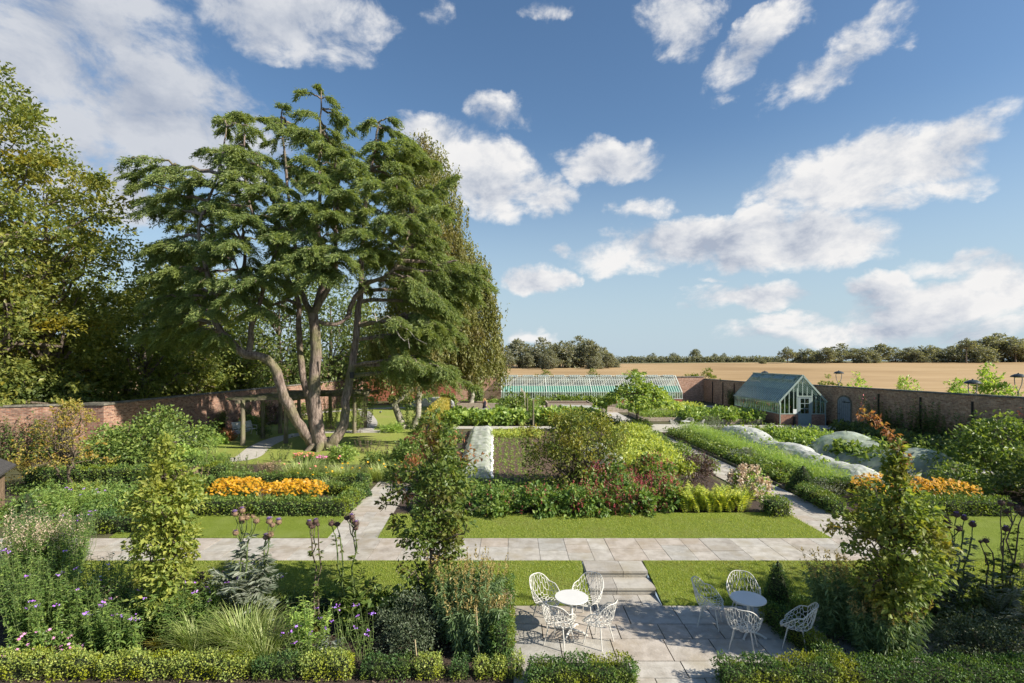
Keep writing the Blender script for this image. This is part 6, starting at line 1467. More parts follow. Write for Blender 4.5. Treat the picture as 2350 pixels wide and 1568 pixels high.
# --- cardoons: bold silver leaves, tall stems, thistle heads
def cardoon(label, q, heads, Y, lm, sm, hw=.062, nleaf=22, leafL=.9, spread=.35, group='cardoons with thistle heads', dark=False, stemleaf=34, wid=.5):
    q = np.array(q, float); t = thing('cardoon', label, 'thistle plant', q, group); lb_, sb = MB(), MB()
    # pinnate basal leaves
    for i in range(nleaf):
        a = rng.random()*6.28; L = leafL*(.6+.5*rng.random()); lean_ = rng.uniform(.45,1.1); n = 12; tt = np.linspace(.08,1,n); ang = .25+lean_*tt**1.2*1.25
        x = np.cumsum(np.sin(ang))*L/n; z = np.cumsum(np.cos(ang))*L/n; h_ = np.array([math.cos(a), math.sin(a), 0]); s_ = np.array([-math.sin(a), math.cos(a), 0])
        b0 = q + np.array([0,0,rng.uniform(.05,.7)]); c = b0 + h_*x[:,None] + np.array([0,0,1.0])*z[:,None]
        sb.tube(c[::3], .008, 4, cap=False); tg = nrm(np.gradient(c, axis=0))
        for sg in (-1,1):
            for k in range(2):
                ln = wid*L*.42*np.sin(np.clip(tt,0,.98)*math.pi)**.6*(.7+.5*rng.random(n)); leaf_quads(lb_, c+tg*k*.02, nrm(s_*sg*.9+tg*.55+rng.normal(size=(n,3))*.12+np.array([0,0,-.12])), np.tile([0,0,1.0],(n,1))+rng.normal(size=(n,3))*.25, ln, ln*.22)
    hd = []
    for (x, y, k) in heads:
        p = V(x, y, Y + rng.uniform(-.15,.15)); hd.append((p,k))
    # stems: each head joins a main stalk
    mains = {}
    for p, k in hd:
        key = round((p[0]-q[0])/.28); mains.setdefault(key, []).append((p,k))
    for key, ls in mains.items():
        mx_ = np.mean([p[0] for p,_ in ls]); zt = min(p[2] for p,_ in ls) - .16
        fork = np.array([mx_*.8+q[0]*.2, Y, zt-.05]); c = curve(q+np.array([(mx_-q[0])*.3,0,0]), fork, 7, 0, .12); sb.tube(c, np.linspace(.022,.013,7), 6, cap=False)
        for p,_ in ls: sb.tube(curve(fork if rng.random()<.7 else c[-2], p+np.array([0,0,-.03]), 5, -.04, .15), [.012,.011,.010,.009,.010], 6, cap=False)
        u = rng.random(stemleaf); pos = np.stack([np.interp(u, np.linspace(0,1,7), c[:,j]) for j in range(3)],1); a = rng.random(stemleaf)*6.28
        ll = leafL*.42*(1.15-.75*u)
        for kk in range(4):
            o = np.column_stack([np.cos(a+kk*.22-.33), np.sin(a+kk*.22-.33), np.full(stemleaf,.25-.25*abs(kk-1.5))]); leaf_quads(lb_, pos, o, np.tile([0,0,1.0],(stemleaf,1))+rng.normal(size=(stemleaf,3))*.3, ll*(1-.15*abs(kk-1.5)), ll*.24)
    lb_.build('leaves', lm, t); sb.build('stems', sm, t, smooth=True)
    for p, k in hd:
        s = hw*(.62 if k == 's' else 1.0)*rng.uniform(.9,1.12)
        h = MB().lathe(p+np.array([0,0,-s*.7]), [(s*.35,0),(s*.85,s*.35),(s,s*.85),(s*.82,s*1.35),(s*.5,s*1.62)], 14)
        ring = 46; a = rng.random(ring)*6.28; u = rng.random(ring); rr = s*np.sin(np.clip(.25+u*.6,0,1)*math.pi)**.6; c = p+np.column_stack([rr*np.cos(a), rr*np.sin(a), -s*.6+u*s*1.9]); leaf_quads(h, c, np.column_stack([np.cos(a)*.5,np.sin(a)*.5,np.full(ring,.9)]), np.column_stack([np.cos(a),np.sin(a),np.zeros(ring)]), s*.5, s*.28)
        ho = h.build('thistle_head', P_bractd if dark else P_bract, t)
        if k in 'pv':
            f = MB(); n = 90; a = rng.random(n)*6.28; r = rng.random(n)**.5; o = np.column_stack([np.cos(a)*r*.9, np.sin(a)*r*.9, np.full(n,.8)]); leaf_quads(f, p+np.array([0,0,s*.75])+o*np.array([s*.3,s*.3,0]), o, np.tile([.2,.3,.5],(n,1)), s*(1.15 if k=='p' else .7), s*.16); f.build('thistle_tuft', P_thistle, ho)
    return t
def hz(l): return [(x*.2682+367.2, y*.2682+1147.4, k) for x,y,k in l]
cardoon('silver cardoon with many brown and lilac thistle heads in full sun', (-5.65,11.0,ZP), hz([(640,125,'p'),(703,95,'v'),(700,163,'b'),(743,157,'b'),(795,147,'s'),(825,185,'b'),(935,188,'p'),(962,218,'b'),(1015,195,'p'),(945,303,'b'),(906,325,'p'),(648,288,'v'),(700,190,'b')]), 10.9, L_silver, M_pstem, nleaf=60, leafL=1.15)
cardoon('thin dark cardoon with a tight bunch of heads, between the other two', (-4.15,11.05,ZP), hz([(1278,203,'v'),(1300,228,'b'),(1332,188,'v'),(1350,215,'s')]), 10.9, L_horndark, M_twig, nleaf=6, leafL=.6, dark=True)
cardoon('dark many-stemmed cardoon leaning over the path junction', (-3.3,11.05,ZP), hz([(1468,207,'b'),(1516,212,'b'),(1600,158,'b'),(1640,150,'v'),(1646,182,'v'),(1678,207,'v'),(1675,245,'b')]), 10.9, L_horndark, M_pstem, nleaf=16, leafL=.8, dark=True, stemleaf=26)
# --- spiky loosestrife clumps
LG = 'willow-leaved loosestrife clumps'
def loose(label, q, rx, ry, h, n):
    return upright(label, q, rx, ry, h, n, L_willow, .17,.034, 72, lean=.22, flowers=L_spike, fl_n=n, fl_r=.05, fk='spike', name='loosestrife', group=LG, hv=.22, droop=.75, taper=.2)
loose('big willow-leaved clump with tan seed spikes beside the tall side hedge', (-.95,10.75,ZP), .62,.62,1.42, 115)
loose('smaller front shoulder of willow leaves below the tan spikes', (-.72,10.25,ZP), .5,.3,1.0, 60)
loose('big shaded willow-leaved clump with dark spikes in the right front bed', (6.95,10.7,ZP), .68,.6,1.42, 120)
loose('rounded drooping willow-leaved clump in front of the shaded one', (7.2,10.05,ZP), .6,.4,.98, 85)
for i, (x, y, z, lb) in enumerate(((-.62,9.9,1.0,'bamboo cane leaning out of the sunny willow-leaved clump'),(7.35,9.75,.9,'bamboo cane in front of the rounded willow-leaved clump'),(-2.05+.3,9.7,.5,'short bamboo cane below the hebe mound'))):
    t = thing('bamboo_cane', lb, 'cane', (x,y,ZP), 'bamboo canes'); MB().tube([(x,y,ZP),(x-.06,y+.05,ZP+z)], .012, 6).build('shaft', M_cane, t)
# --- right front bed
shrub('wide grey-leaved hebe mound in the right front bed', (8.9,10.1,ZP), .95,.5,.75, L_grey, .045,.024, 120, 70, .18, name='hebe_shrub')
shrub('dark shrub filling the shade behind the grey mound', (9.6,11.2,ZP), .9,.6,1.05, L_wooddk, .09,.05, 70, 40, .22)
shrub('dark leafy mass under the right hornbeam', (7.9,11.5,ZP), .8,.5,.8, L_shrub, .08,.05, 60, 40, .2)
cardoon('dark cardoon with purple heads standing against the right lawn', (9.15,11.2,ZP), [(2165,1188,'b'),(2178,1208,'b'),(2195,1183,'v'),(2213,1190,'v'),(2232,1205,'v'),(2200,1215,'b'),(2172,1195,'b')], 11.1, L_silver, M_pstem, dark=True, nleaf=22, leafL=.95)
cardoon('brown dried cardoon at the right edge', (10.2,11.0,ZP), [(2298,1155,'b'),(2318,1158,'b'),(2335,1168,'b'),(2310,1175,'b'),(2308,1215,'v'),(2262,1242,'b'),(2250,1244,'s'),(2345,1180,'b')], 10.9, L_horndark, M_twig, dark=True, nleaf=14, leafL=.8)
cardoon('big silver-leaved cardoon drooping over the grey mound', (9.75,10.5,ZP), [(2348,1300,'b')], 10.4, L_silver, M_pstem, nleaf=20, leafL=.8)
upright('tall dark brownish stems at the right edge', (10.7,10.6,ZP), .6,.4,1.9, 40, L_wooddk, .11,.03, 26, group=SG)
# an added tree outside the view on the right shades this bed
# --- middle border: fern, hydrangea, red bistort, bronze plants
q0 = P(1645,1178); t = thing('fern_clump', 'bright yellow-green fern clump at the front of the middle border', 'fern', q0); mb = MB(); sb = MB()
for i in range(150):
    a = rng.random()*6.28; L = rng.uniform(.55,1.0); n = 14; tt = np.linspace(.05,1,n); ang = .12+rng.uniform(.35,.9)*tt**1.5; x = np.cumsum(np.sin(ang))*L/n; z = np.cumsum(np.cos(ang))*L/n
    b0 = q0 + np.array([rng.uniform(-1.25,1.15), rng.uniform(-.1,1.0), 0]); h_ = np.array([math.cos(a), math.sin(a), 0]); s_ = np.array([-math.sin(a), math.cos(a), 0]); c = b0 + h_*x[:,None] + np.array([0,0,1.0])*z[:,None]; tg = nrm(np.gradient(c,axis=0))
    for sg in (-1,1):
        ln = .21*np.sin(np.clip(tt*.95+.05,0,.99)*math.pi)**.7+.02; leaf_quads(mb, c, nrm(s_*sg+tg*.5), np.tile([0,0,1.0],(n,1))+rng.normal(size=(n,3))*.2, ln, .07)
    sb.tube(c[::3], .007, 4, cap=False)
mb.build('leaves', L_fern, t); sb.build('frond_stalks', M_pstem, t)
q0 = P(1715,1140); hy = shrub('shrub with creamy pink hydrangea heads behind the ferns', q0, .85,.6,1.0, L_bright, .10,.07, 46, 24, .24, name='hydrangea')
mb = MB(); c = q0 + dome_points(60, .95,.65,1.25, power=.10); cc = np.repeat(c, 46, 0) + rng.normal(size=(60*46,3))*np.array([.055,.055,.065]); discs(mb, cc, rand_unit(len(cc))+np.array([.3,-.3,.5]), .035, 5); mb.build('blossoms', P_hyd, hy)
RG = 'red bistort in the middle border'
for i, (x, y, rx, n, h, lb) in enumerate(((1010,1172,.75,60,.75,'thin green end of the red bistort by the tallest hornbeam'),(1130,1178,.9,110,.95,'leafy bistort with few red spikes in front of the bare plot'),(1235,1178,.95,130,1.05,'leafy bistort with pinkish spikes below the loose shrub'),(1345,1178,1.0,150,1.12,'bistort in the middle of the red drift'),(1445,1176,1.0,170,1.2,'bistort thick with red spikes in the red drift'),(1515,1165,.85,150,1.25,'last and reddest bistort next to the bronze plants'),(1400,1135,1.2,170,1.4,'taller red bistort at the back of the drift'),(1500,1120,1.0,140,1.45,'tall red bistort in front of the white tunnel'))):
    q = P(x,y); nf = [6,24,50,90,170,180,190,170][i]
    t = shrub(lb, q, rx*1.05,.7,h*.85, L_peren, .12,.085, 60, 34, .22, name='bistort', cat='flowering plant', group=RG, droop=.35)
    fb = MB(); c = q + dome_points(nf, rx*1.1,.75,h*.95, power=.15); m = 14; v = rng.random((nf,m)); p_ = c[:,None,:] + np.array([0,0,1.0])*(v[:,:,None]*.26) + rng.normal(size=(nf,m,3))*.014 + rng.normal(size=(nf,1,3))*.05*v[:,:,None]; p_ = p_.reshape(-1,3); scatter(fb, p_, rng.normal(size=p_.shape)*.5+np.array([0,0,.8]), .045, .022, .4); fb.build('blossoms', P_red, t)
shrub('bronze-leaved dark shrub between the red bistort and the ferns', P(1580,1150), .7,.6,1.0, L_dark, .09,.05, 50, 34, .22)
shrub('dark purplish shrub beside the long path behind the ferns', P(1600,1100), .8,.8,1.1, L_dark, .10,.06, 54, 30, .25)
upright('brown dry grass tuft at the foot of the bronze shrub', P(1543,1165), .3,.25,.6, 30, L_brown, .10,.02, 16)
strap('pale variegated strap clump behind the bronze shrub', P(1560,1128), 160, .7, L_grass, .2, .02, (.05,.6), (.2,.6))
# --- orange coneflowers
OG = 'orange coneflower drifts'
def rud(label, q, rx, ry, h, n):
    t = upright(label, q, rx, ry, h*.92, int(n*.45), L_peren, .11,.05, 22, lean=.1, name='coneflower_drift', cat='flowers', group=OG, hv=.3)
    q = np.array(q); fb, cbm = MB(), MB(); a = rng.random(n)*6.28; r = rng.random(n)**.5; c = q+np.column_stack([rx*1.1*r*np.cos(a), ry*1.1*r*np.sin(a), h*(.72+.36*np.sqrt(np.maximum(0,1-r**2)))*(.74+.36*rng.random(n))])
    nn = np.tile([.25,-.45,1.0],(n,1))+rng.normal(size=(n,3))*.5; stars(fb, c, nn, .056*(.7+.6*rng.random(n)), 8, .5); fb.build('blossoms', P_orange, t)
    discs(cbm, c+nrm(nn)*.010, nn, .015, 6); cbm.build('blossoms', M_twig, t)['label'] = 'dark flower centres'; return t
rud('left half of the orange coneflower drift behind the box hedge', P(542,1160), 1.05,.75,.88, 640)
rud('right half of the orange coneflower drift beside the garden path', P(678,1160), 1.1,.7,.82, 640)
rud('orange coneflower drift half hidden behind the right hornbeam', P(2045,1155), 1.3,.9,.95, 640)
rud('orange coneflower drift reaching towards the right wall', P(2165,1162), 1.15,.8,.85, 420)
strap('green daylily clump between the two orange drifts', P(610,1172), 220, .75, L_grass, .3, .02, (.05,.7),(.3,.8))
strap('wide pale daylily clump below the cedar', P(700,1105), 1000, 1.1, L_grass, .8, .026, (.1,.7),(.3,.75), flowers=P_coral, fn=8)
strap('pale daylily clump near the left garden cone', P(790,1108), 700, .95, L_grass, .6, .024, (.1,.7),(.3,.75), flowers=P_orange, fn=12)
strap('daylily clump with orange flowers beyond the garden path end', P(880,1100), 600, .85, L_grass, .6, .024, (.1,.7),(.3,.75), flowers=P_orange, fn=10)
strap('dark strap clump behind the right orange drift', P(745,1128), 200, .7, L_grass, .4, .022, (.1,.7),(.3,.75))
upright('brown seed-head clump left of the pale daylilies', P(615,1098), .7,.45,.75, 60, L_brown, .08,.02, 26, flowers=L_brown, fl_n=60, fl_r=.05, fk='tuft')
shrub('low mixed green planting behind the left back hedge', P(520,1100), 1.2,.5,.6, L_shrub, .09,.05, 50, 30, .25)
upright('coral-red flower patch in front of the cedar foot', P(700,1062), .8,.4,.5, 60, L_peren, .1,.03, 16, flowers=P_coral, fl_n=30, fl_r=.06)
upright('small pink flower patch at the cedar foot', P(738,1066), .35,.3,.45, 30, L_peren, .1,.03, 16, flowers=P_pink, fl_n=40, fl_r=.06)
shrub('rounded light shrub just right of the cedar foot', P(785,1062), .7,.6,1.0, L_crop, .12,.08, 46, 26, .28)
shrub('leafy rose bush at the path end before the tallest hornbeam', P(870,1080), .8,.6,.8, L_shrub, .11,.07, 56, 28, .3)
RS = 'thin dark roses on the lawn by the cedar'
for i, (x, y, lb) in enumerate(((845,1040,'leggy bronze rose on the sunny lawn, nearest the cedar'),(890,1046,'leggy bronze rose on the sunny lawn, farthest right'),(925,1052,'bushy rose with pinkish tips behind the tallest hornbeam'),(640,1060,'leggy rose with dark leaves at the curved path left of the cedar'),(560,1085,'tall pale rose beside the curved path'),(520,1098,'low rose by the curved path near the big shrub'))):
    upright(lb, P(x,y), .55,.4,1.0, 16, L_dark if i < 2 else L_shrub, .11,.07, 20, lean=.5, sm=M_twig, group=RS, name='rose_bush', cat='rose')
# --- bare plot seedlings, crops
def patch(label, poly, n, h, lm, L, W, name='crop_rows', droop=.3, rows=None, cat='crop', k=14, cr=.2):
    """ground-covering crop that nobody could count"""
    p = np.array([[q[0],q[1]] for q in poly]); u, v = rng.random(n)[:,None], rng.random(n)[:,None]
    if rows: v = (np.floor(v*rows)+.5+rng.normal(size=(n,1))*.09)/rows
    c2 = (p[0]*(1-u)+p[1]*u)*(1-v) + (p[3]*(1-u)+p[2]*u)*v; mb = MB()
    zz = h*(.35+.65*rng.random(n)**.7)*(1+.2*np.sin(c2[:,0]*2.1+c2[:,1]*1.3)); c = np.column_stack([c2, zz]); clumps(mb, c, cr, k, L, W, spread=.8, droop=droop)
    return tag(mb.build(name, lm, loc=(p[0,0],p[0,1],0)), label, cat, kind='stuff')
mb = MB(); n = 750; a = np.column_stack([rng.uniform(-1.0,1.6,n)-.0, 23.6+15.5*rng.random(n)**.9]); a[:,0] += -(a[:,1]-23.5)*.03; a[:,0] = np.round(a[:,0]/.34)*.34 + rng.normal(size=n)*.06
clumps(mb, np.column_stack([a, np.full(n,.07)]), .05, 5, .085, .05, flat=.5); tag(mb.build('seedlings', L_crop, loc=(0,24,0)), 'rows of small pale seedlings dotted over the bare plot', 'seedlings', kind='stuff')
patch('yellowish weedy growth at the far end of the bare plot', [(-1.3,36.5),(2.0,36.5),(2.2,39.0),(-1.4,39.0)], 260, .25, L_cropy, .14, .07)
patch('bright row of leafy potatoes running beside the long path', [P(1432,1100),P(1592,1108),P(1475,1004),P(1402,1002)], 1500, .75, L_cropy, .13, .09, cr=.24, k=16)
patch('dark low border between the potatoes and the long path', [P(1605,1090),P(1650,1092),P(1470,990),P(1442,990)], 520, .55, L_shrub, .12, .07)
patch('broad-leaved pumpkins filling the bed across the middle', [(-5.4,43.2),(1.0,43.2),(1.2,47.6),(-5.6,47.6)], 620, .75, L_crop, .34, .30, cr=.32, k=11)
patch('broad-leaved pumpkins right of the tall post', [(2.2,43.4),(7.6,43.2),(7.6,47.0),(2.2,47.4)], 520, .85, L_crop, .34, .30, cr=.32, k=11)
shrub('tall dark leafy bean plants left of the cane row', (.4,50.3,0), 1.9,2.2,2.0, L_shrub, .24,.18, 110, 22, .5, name='bean_plants', cat='bean plants')
upright('feathery pale fennel beside the cane row', (1.9,50.0,0), .9,1.6,2.2, 70, L_feath, .25,.03, 40)
patch('green planting in front of the long glasshouse', [(3.2,62.6),(11.5,62.6),(11.5,65),(3.2,65)], 260, .6, L_shrub, .35, .2, cr=.45)
patch('low greens along the glasshouse foot at the left', [(-6.6,61.8),(-.5,61.8),(-.5,64.2),(-6.6,64.2)], 160, .3, L_crop, .25, .16, cr=.25)
patch('greens growing in the raised bed left of the glasshouse', [(-2.6,57.7),(-.4,57.7),(-.4,60),(-2.6,60)], 70, .95, L_crop, .22, .15, cr=.25)
patch('herbs and lavender in the timber-edged bed behind the round-headed tree', [(11.8,46.8),(18.3,46.8),(18.3,51.8),(11.8,51.8)], 420, .6, L_crop, .22, .06, cr=.35)
patch('bright greens in the bed right of the round-headed tree', [(12.8,54.7),(20.2,54.7),(20.2,59.3),(12.8,59.3)], 360, .5, L_cropy, .28, .14, cr=.4)
patch('low herbs in front of the round-headed tree court', [(3.2,39.9),(8.4,39.9),(8.4,41.2),(3.2,41.2)], 200, .8, L_shrub, .2, .06, cr=.3)
patch('leafy strawberries spilling over the bed by the small greenhouse', [(15.3,44.4),(21.4,44.4),(21.4,48.2),(15.3,48.2)], 480, .85, L_crop, .26, .18, cr=.34)
upright('grey-green lavender mound beside the paved court', (16.8,44.3,0), .9,.7,.9, 80, L_silver, .16,.02, 30)
upright('silver grass tuft beside the distant chairs', (14.9,38.6,0), .7,.6,1.1, 60, L_silver, .25,.02, 30)
# --- right-hand vegetable bed
patch('feathery asparagus growing along the white tunnel', [(12.9,21.6),(14.0,21.6),(13.7,38.6),(12.3,38.6)], 1300, .62, L_feath, .22, .014, cr=.30, k=26)
patch('dark leafy edging plants along the timber kerb', [(11.7,22.5),(12.7,22.5),(12.1,38.4),(11.3,38.4)], 520, .45, L_shrub, .13, .08, cr=.22)
shrub('silvery mound on the timber kerb halfway along the bed', (12.35,27.6,0), .75,.8,.65, L_silver, .10,.035, 50, 34, .22)
upright('rusty sedum tuft on the kerb near its front', (12.4,23.8,0), .45,.45,.5, 40, L_brown, .10,.03, 20)
upright('reddish sedum tuft at the kerb', (12.5,22.4,0), .4,.4,.45, 36, L_hornred, .10,.04, 20)
shrub('low grey-green herb spilling at the front of the kerb', (12.75,21.2,0), .75,.5,.42, L_silver, .08,.03, 40, 30, .2)
patch('leafy crop between the mesh tunnels and the wall path', [(17.4,31),(20.8,31),(20.8,36.0),(17.4,36.0)], 420, .6, L_crop, .2, .13, cr=.28)
patch('low seedlings and bare soil before the small greenhouse path', [(15.4,37),(21.5,36.5),(22.0,40.3),(15.4,40.8)], 160, .3, L_shrub, .18, .1, cr=.22)
patch('brassicas growing inside the green mesh tent', [(16.9,23.2),(19.5,23.2),(19.5,29.4),(16.9,29.4)], 300, .9, L_shrub, .28, .18, cr=.3)
patch('low plants under the long white mesh tunnel', [(14.6,22.5),(15.9,22.5),(16.6,38),(15.3,38)], 200, .4, L_crop, .2, .12, cr=.25)
patch('low dark planting along the foot of the right wall', [(24.1,24),(26.7,24),(26.1,40),(24.3,40)], 600, .6, L_wooddk, .2, .12, cr=.3)
for i, (x, Y, h, lb) in enumerate(((1955,38.8,3.0,'climber with a flowering tip just right of the arched door'),(2045,34.2,3.0,'climber on the wall between the two middle posts'),(2155,31.0,2.7,'tall climber against the wall below the nearest lamp'),(2290,27.6,3.1,'climber with red hips at the right end of the wall'),(2100,33.2,2.1,'dark climber low on the wall'),(2340,25.8,2.4,'dark climber on the wall at the right edge'))):
    b = np.array([26.45+(53.9-Y)/45.9*2.75-.55, Y, 0])
    tt_ = upright(lb, b, .35,.75,h, 26, L_ivy, .17,.12, 42, lean=.25, name='wall_climber', cat='climber', group='climbers on the right wall', sm=M_twig)
    if i in (0,3): fb = MB(); c = b+np.array([-.3,0,h*.85])+rng.normal(size=(14,3))*.25; discs(fb, c, rand_unit(14), .06); fb.build('blossoms', P_coral, tt_)
tree('fig_bush', 'big dark leafy bush in front of the right wall', (20.9,22.3,0), 3.0, [(.03,1.5),(.25,2.2),(.5,2.3),(.75,1.6),(.92,.8),(1,.3)], 200, .42, 40, .15, .095, L_shrub, M_bark, .08, cat='shrub', limbs=20)
tree('fig_bush', 'second dark leafy bush cut by the right edge', (20.5,18.9,0), 2.5, [(.03,1.5),(.25,2.0),(.5,2.0),(.75,1.4),(1,.3)], 170, .4, 40, .14, .09, L_wooddk, M_bark, .08, cat='shrub', limbs=20)
tree('fig_bush', 'low dark bush behind the right orange drift', (17.6,20.6,0), 1.3, [(.03,.8),(.3,1.1),(.7,.8),(1,.3)], 60, .3, 36, .12, .07, L_shrub, M_bark, .05, cat='shrub', limbs=8)
# weeds and saplings beyond the right wall
for i, (x, Y, h, lb) in enumerate(((1965,47,4.1,'leafy growth topping the wall right of the second lamp'),(2085,42,4.0,'leafy growth topping the wall in the middle'),(2200,36.5,3.9,'bush topping the wall left of the nearest lamp'),(2265,37.5,4.9,'tall sapling sticking up beside the nearest lamp'),(2310,37,4.0,'bush topping the wall between the two right lamps'),(1625,73.5,4.2,'bush looking over the far wall corner'),(1590,73,3.9,'low growth over the wall behind the long glasshouse'),(1900,52,3.9,'low hedge top showing between greenhouse and lamp'),(1360,73,4.1,'weeds showing over the long glasshouse ridge, in the middle'),(1250,73,4.0,'weeds showing over the long glasshouse ridge, on the left'),(1455,73,4.2,'weeds showing over the long glasshouse ridge, right of the middle'))):
    X = (x-CX)*Y/F; tree('hedgerow_bush', lb, (X,Y,.3), h-.3, [(.05,.9),(.5,1.3 if i != 3 else .6),(.8,.9 if i != 3 else .5),(1,.25)], 60, .38, 26, .22, .13, L_bright if i < 5 else L_wood, M_bark, .05, 'bushes beyond the right wall', cat='shrub', limbs=8)
# --- left middle planting
tree('guelder_bush', 'big rounded green shrub in front of the pier and wall', (-17.8,26.3,0), 2.9, [(.03,1.8),(.3,2.6),(.6,2.4),(.85,1.3),(1,.4)], 230, .45, 40, .14, .10, L_shrub, M_bark, .08, cat='shrub', limbs=22)
shrub('lighter lobed shrub joined to the left of the big one', (-19.6,25.6,0), 1.5,1.2,2.1, L_crop, .14,.10, 90, 30, .36)
shrub('pale hydrangea-like shrub under the big one', (-15.6,24.9,0), 1.2,.9,1.2, L_feath, .14,.10, 60, 28, .3)
shrub('feathery fennel-like plant beside the big shrub', (-13.9,24.2,0), .7,.6,1.5, L_feath, .2,.012, 60, 40, .3)
shrub('yellowing low shrubs beyond the shed', (-20.5,23.0,0), 1.8,.8,1.2, L_autumn, .10,.06, 50, 24, .3)
shrub('leafy bush with heart-shaped leaves behind the lime hornbeam', (-11.8,19.4,0), 1.0,.6,.9, L_shrub, .16,.13, 60, 22, .28)
shrub('light green hosta-like bush left of the lime hornbeam', (-12.9,18.3,0), .9,.6,.8, L_crop, .16,.12, 50, 20, .28)
shrub('small red flower cushion by the long dark hedge', (-14.6,21.9,0), .5,.3,.3, L_hornred, .07,.05, 20, 20, .15)
upright('brown astilbe-like spikes behind the left hosta bush', (-12.6,20.3,0), .8,.4,1.0, 40, L_shrub, .12,.05, 16, flowers=L_brown, fl_n=40, fl_r=.06, fk='spike')
upright('soft green wild planting between the far left cone and the path', (-15.6,18.6,0), 1.6,.8,.85, 110, L_feath, .12,.02, 26, flowers=P_purple, fl_n=8, fl_r=.04, fk='tuft')
upright('yellowish upright plant beside the far left cone', (-16.6,20.3,0), .5,.4,.75, 40, L_cropy, .1,.03, 24)
# climbers on the left wall
for i, (x, y, rx, h, lb) in enumerate(((-25.0,27.0,.9,2.7,'dark climber spread over the shaded wall near the left edge'),(-24.0,27.4,.8,2.9,'dark climber on the shaded wall next to the pier'),(-26.0,26.5,.9,2.6,'climber on the shaded wall cut by the left edge'),(-21.7,32.0,.6,2.2,'thin climber at the start of the sunlit wall'),(-21.6,38.6,.5,1.9,'tall stain-like climber in the middle of the sunlit wall'),(-21.5,42,.5,2.0,'climber further along the sunlit wall'),(-21.4,45.2,.5,2.0,'climber near the pergola end of the sunlit wall'))):
    upright(lb, (x,y,0), rx if i < 3 else .25, .35 if i < 3 else rx, h, 34, L_ivy, .16,.12, 40, lean=.2, name='wall_climber', cat='climber', group='climbers on the left wall', sm=M_twig)
BG2 = 'border shrubs under the left wall'
for i, (x, y, r, h, lm, lb) in enumerate(((-20.6,35,1.0,1.1,L_shrub,'low shrub at the wall foot before the white bench'),(-20.4,41,.9,1.0,L_crop,'light shrub at the wall foot behind the white bench'),(-20.2,44.5,1.1,1.5,L_dark,'bronze-red shrub behind the pergola'),(-19.6,48.5,1.2,1.3,L_crop,'bright shrub behind the pergola corner'),(-19.0,33.6,.5,.45,L_bright,'small lime cushion on the curved path edge'),(-19.3,35.2,.5,.6,L_hornred,'small red-leaved cushion beside the white bench'),(-18,62,1.6,1.2,L_crop,'light border shrub before the far wall, left part'),(-14,66.5,1.6,1.1,L_shrub,'border shrub before the far wall behind the pergola'),(-11,66.8,1.6,1.0,L_crop,'border shrub before the far wall, left of the birch'),(-8.5,67,1.4,1.1,L_shrub,'border shrub before the far wall, right of the birch'))):
    shrub(lb, (x,y,0), r,r*.8,h, lm, .15 if y < 50 else .24, .09 if y < 50 else .15, 50, 26, .3, group=BG2)
PC = 'climbers on the pergola posts'
for i, (x, y, h, lm, lb) in enumerate(((-17.2,36.3,2.1,L_ivy,'rose climbing the second pergola post on the left'),(-14.4,41.5,2.4,L_ivy,'dark rose on the far pergola post behind the cedar'),(-11.75,42.1,2.6,L_shrub,'leafy climber on the rear right pergola post'),(-12.6,42.4,2.2,L_cropy,'golden hop on the thin stake near the right pergola posts'),(-13.9,39.8,3.4,L_crop,'light green column of leaves above the pergola beam'),(-11.5,39.2,3.5,L_shrub,'leafy rose rising over the right pergola beam'))):
    upright(lb, (x,y,0), .45,.45,h, 22, lm, .16,.10, 36, lean=.2, name='pergola_climber', cat='climber', group=PC, sm=M_twig)
fleece('pale cloche of mesh at the end of the bright lawn', 'crop_fleece', M_mesh, -12.2,-6.9,61.5,64.5, hoop(.9), seed=9, amp=.05, ny=20)
shrub('bright fern-like clump at the birch foot', P(900,992), .9,.7,.5, L_feath, .22,.04, 40, 30, .25, name='fern_clump', cat='fern')

# ---------------------------------------------------------------- added tree, outside the view, placed to shade the right front bed
tree('shade_tree', 'unseen tree added beyond the right edge to shade the right front bed', (13.6,9.4,ZP), 6.0, [(.2,.9),(.45,1.8),(.65,2.0),(.85,1.3),(1,.4)], 130, .6, 40, .15, .09, L_horn, M_bark, .14, limbs=20)
for i, (x, y, r, h, lm, lb) in enumerate(((-5.0,26.0,.9,1.2,L_shrub,'leafy shrub beside the upper garden path, nearest the tallest hornbeam'),(-5.6,28.6,.9,1.0,L_peren,'second leafy shrub along the upper garden path'),(-5.3,31.5,1.0,1.1,L_crop,'light leafy shrub along the upper garden path'),(-5.9,34.5,1.0,1.0,L_shrub,'shrub by the sunny lawn before the yellow hedge'),(-4.4,23.4,.7,.9,L_hornred,'shrub with reddish leaves at the end of the flagged garden path'),(-6.0,38.5,1.1,1.2,L_horn,'shrub with pale tips at the near end of the yellow hedge'),(-3.9,28.5,.7,.9,L_shrub,'shrub at the left side of the long fleece'),(-4.2,34.5,.8,.9,L_peren,'shrub at the left side of the far half of the fleece'))):
    shrub(lb, (x,y,0), r,r,h, lm, .13,.08, 54, 30, .28, group='shrubs beside the upper garden path')

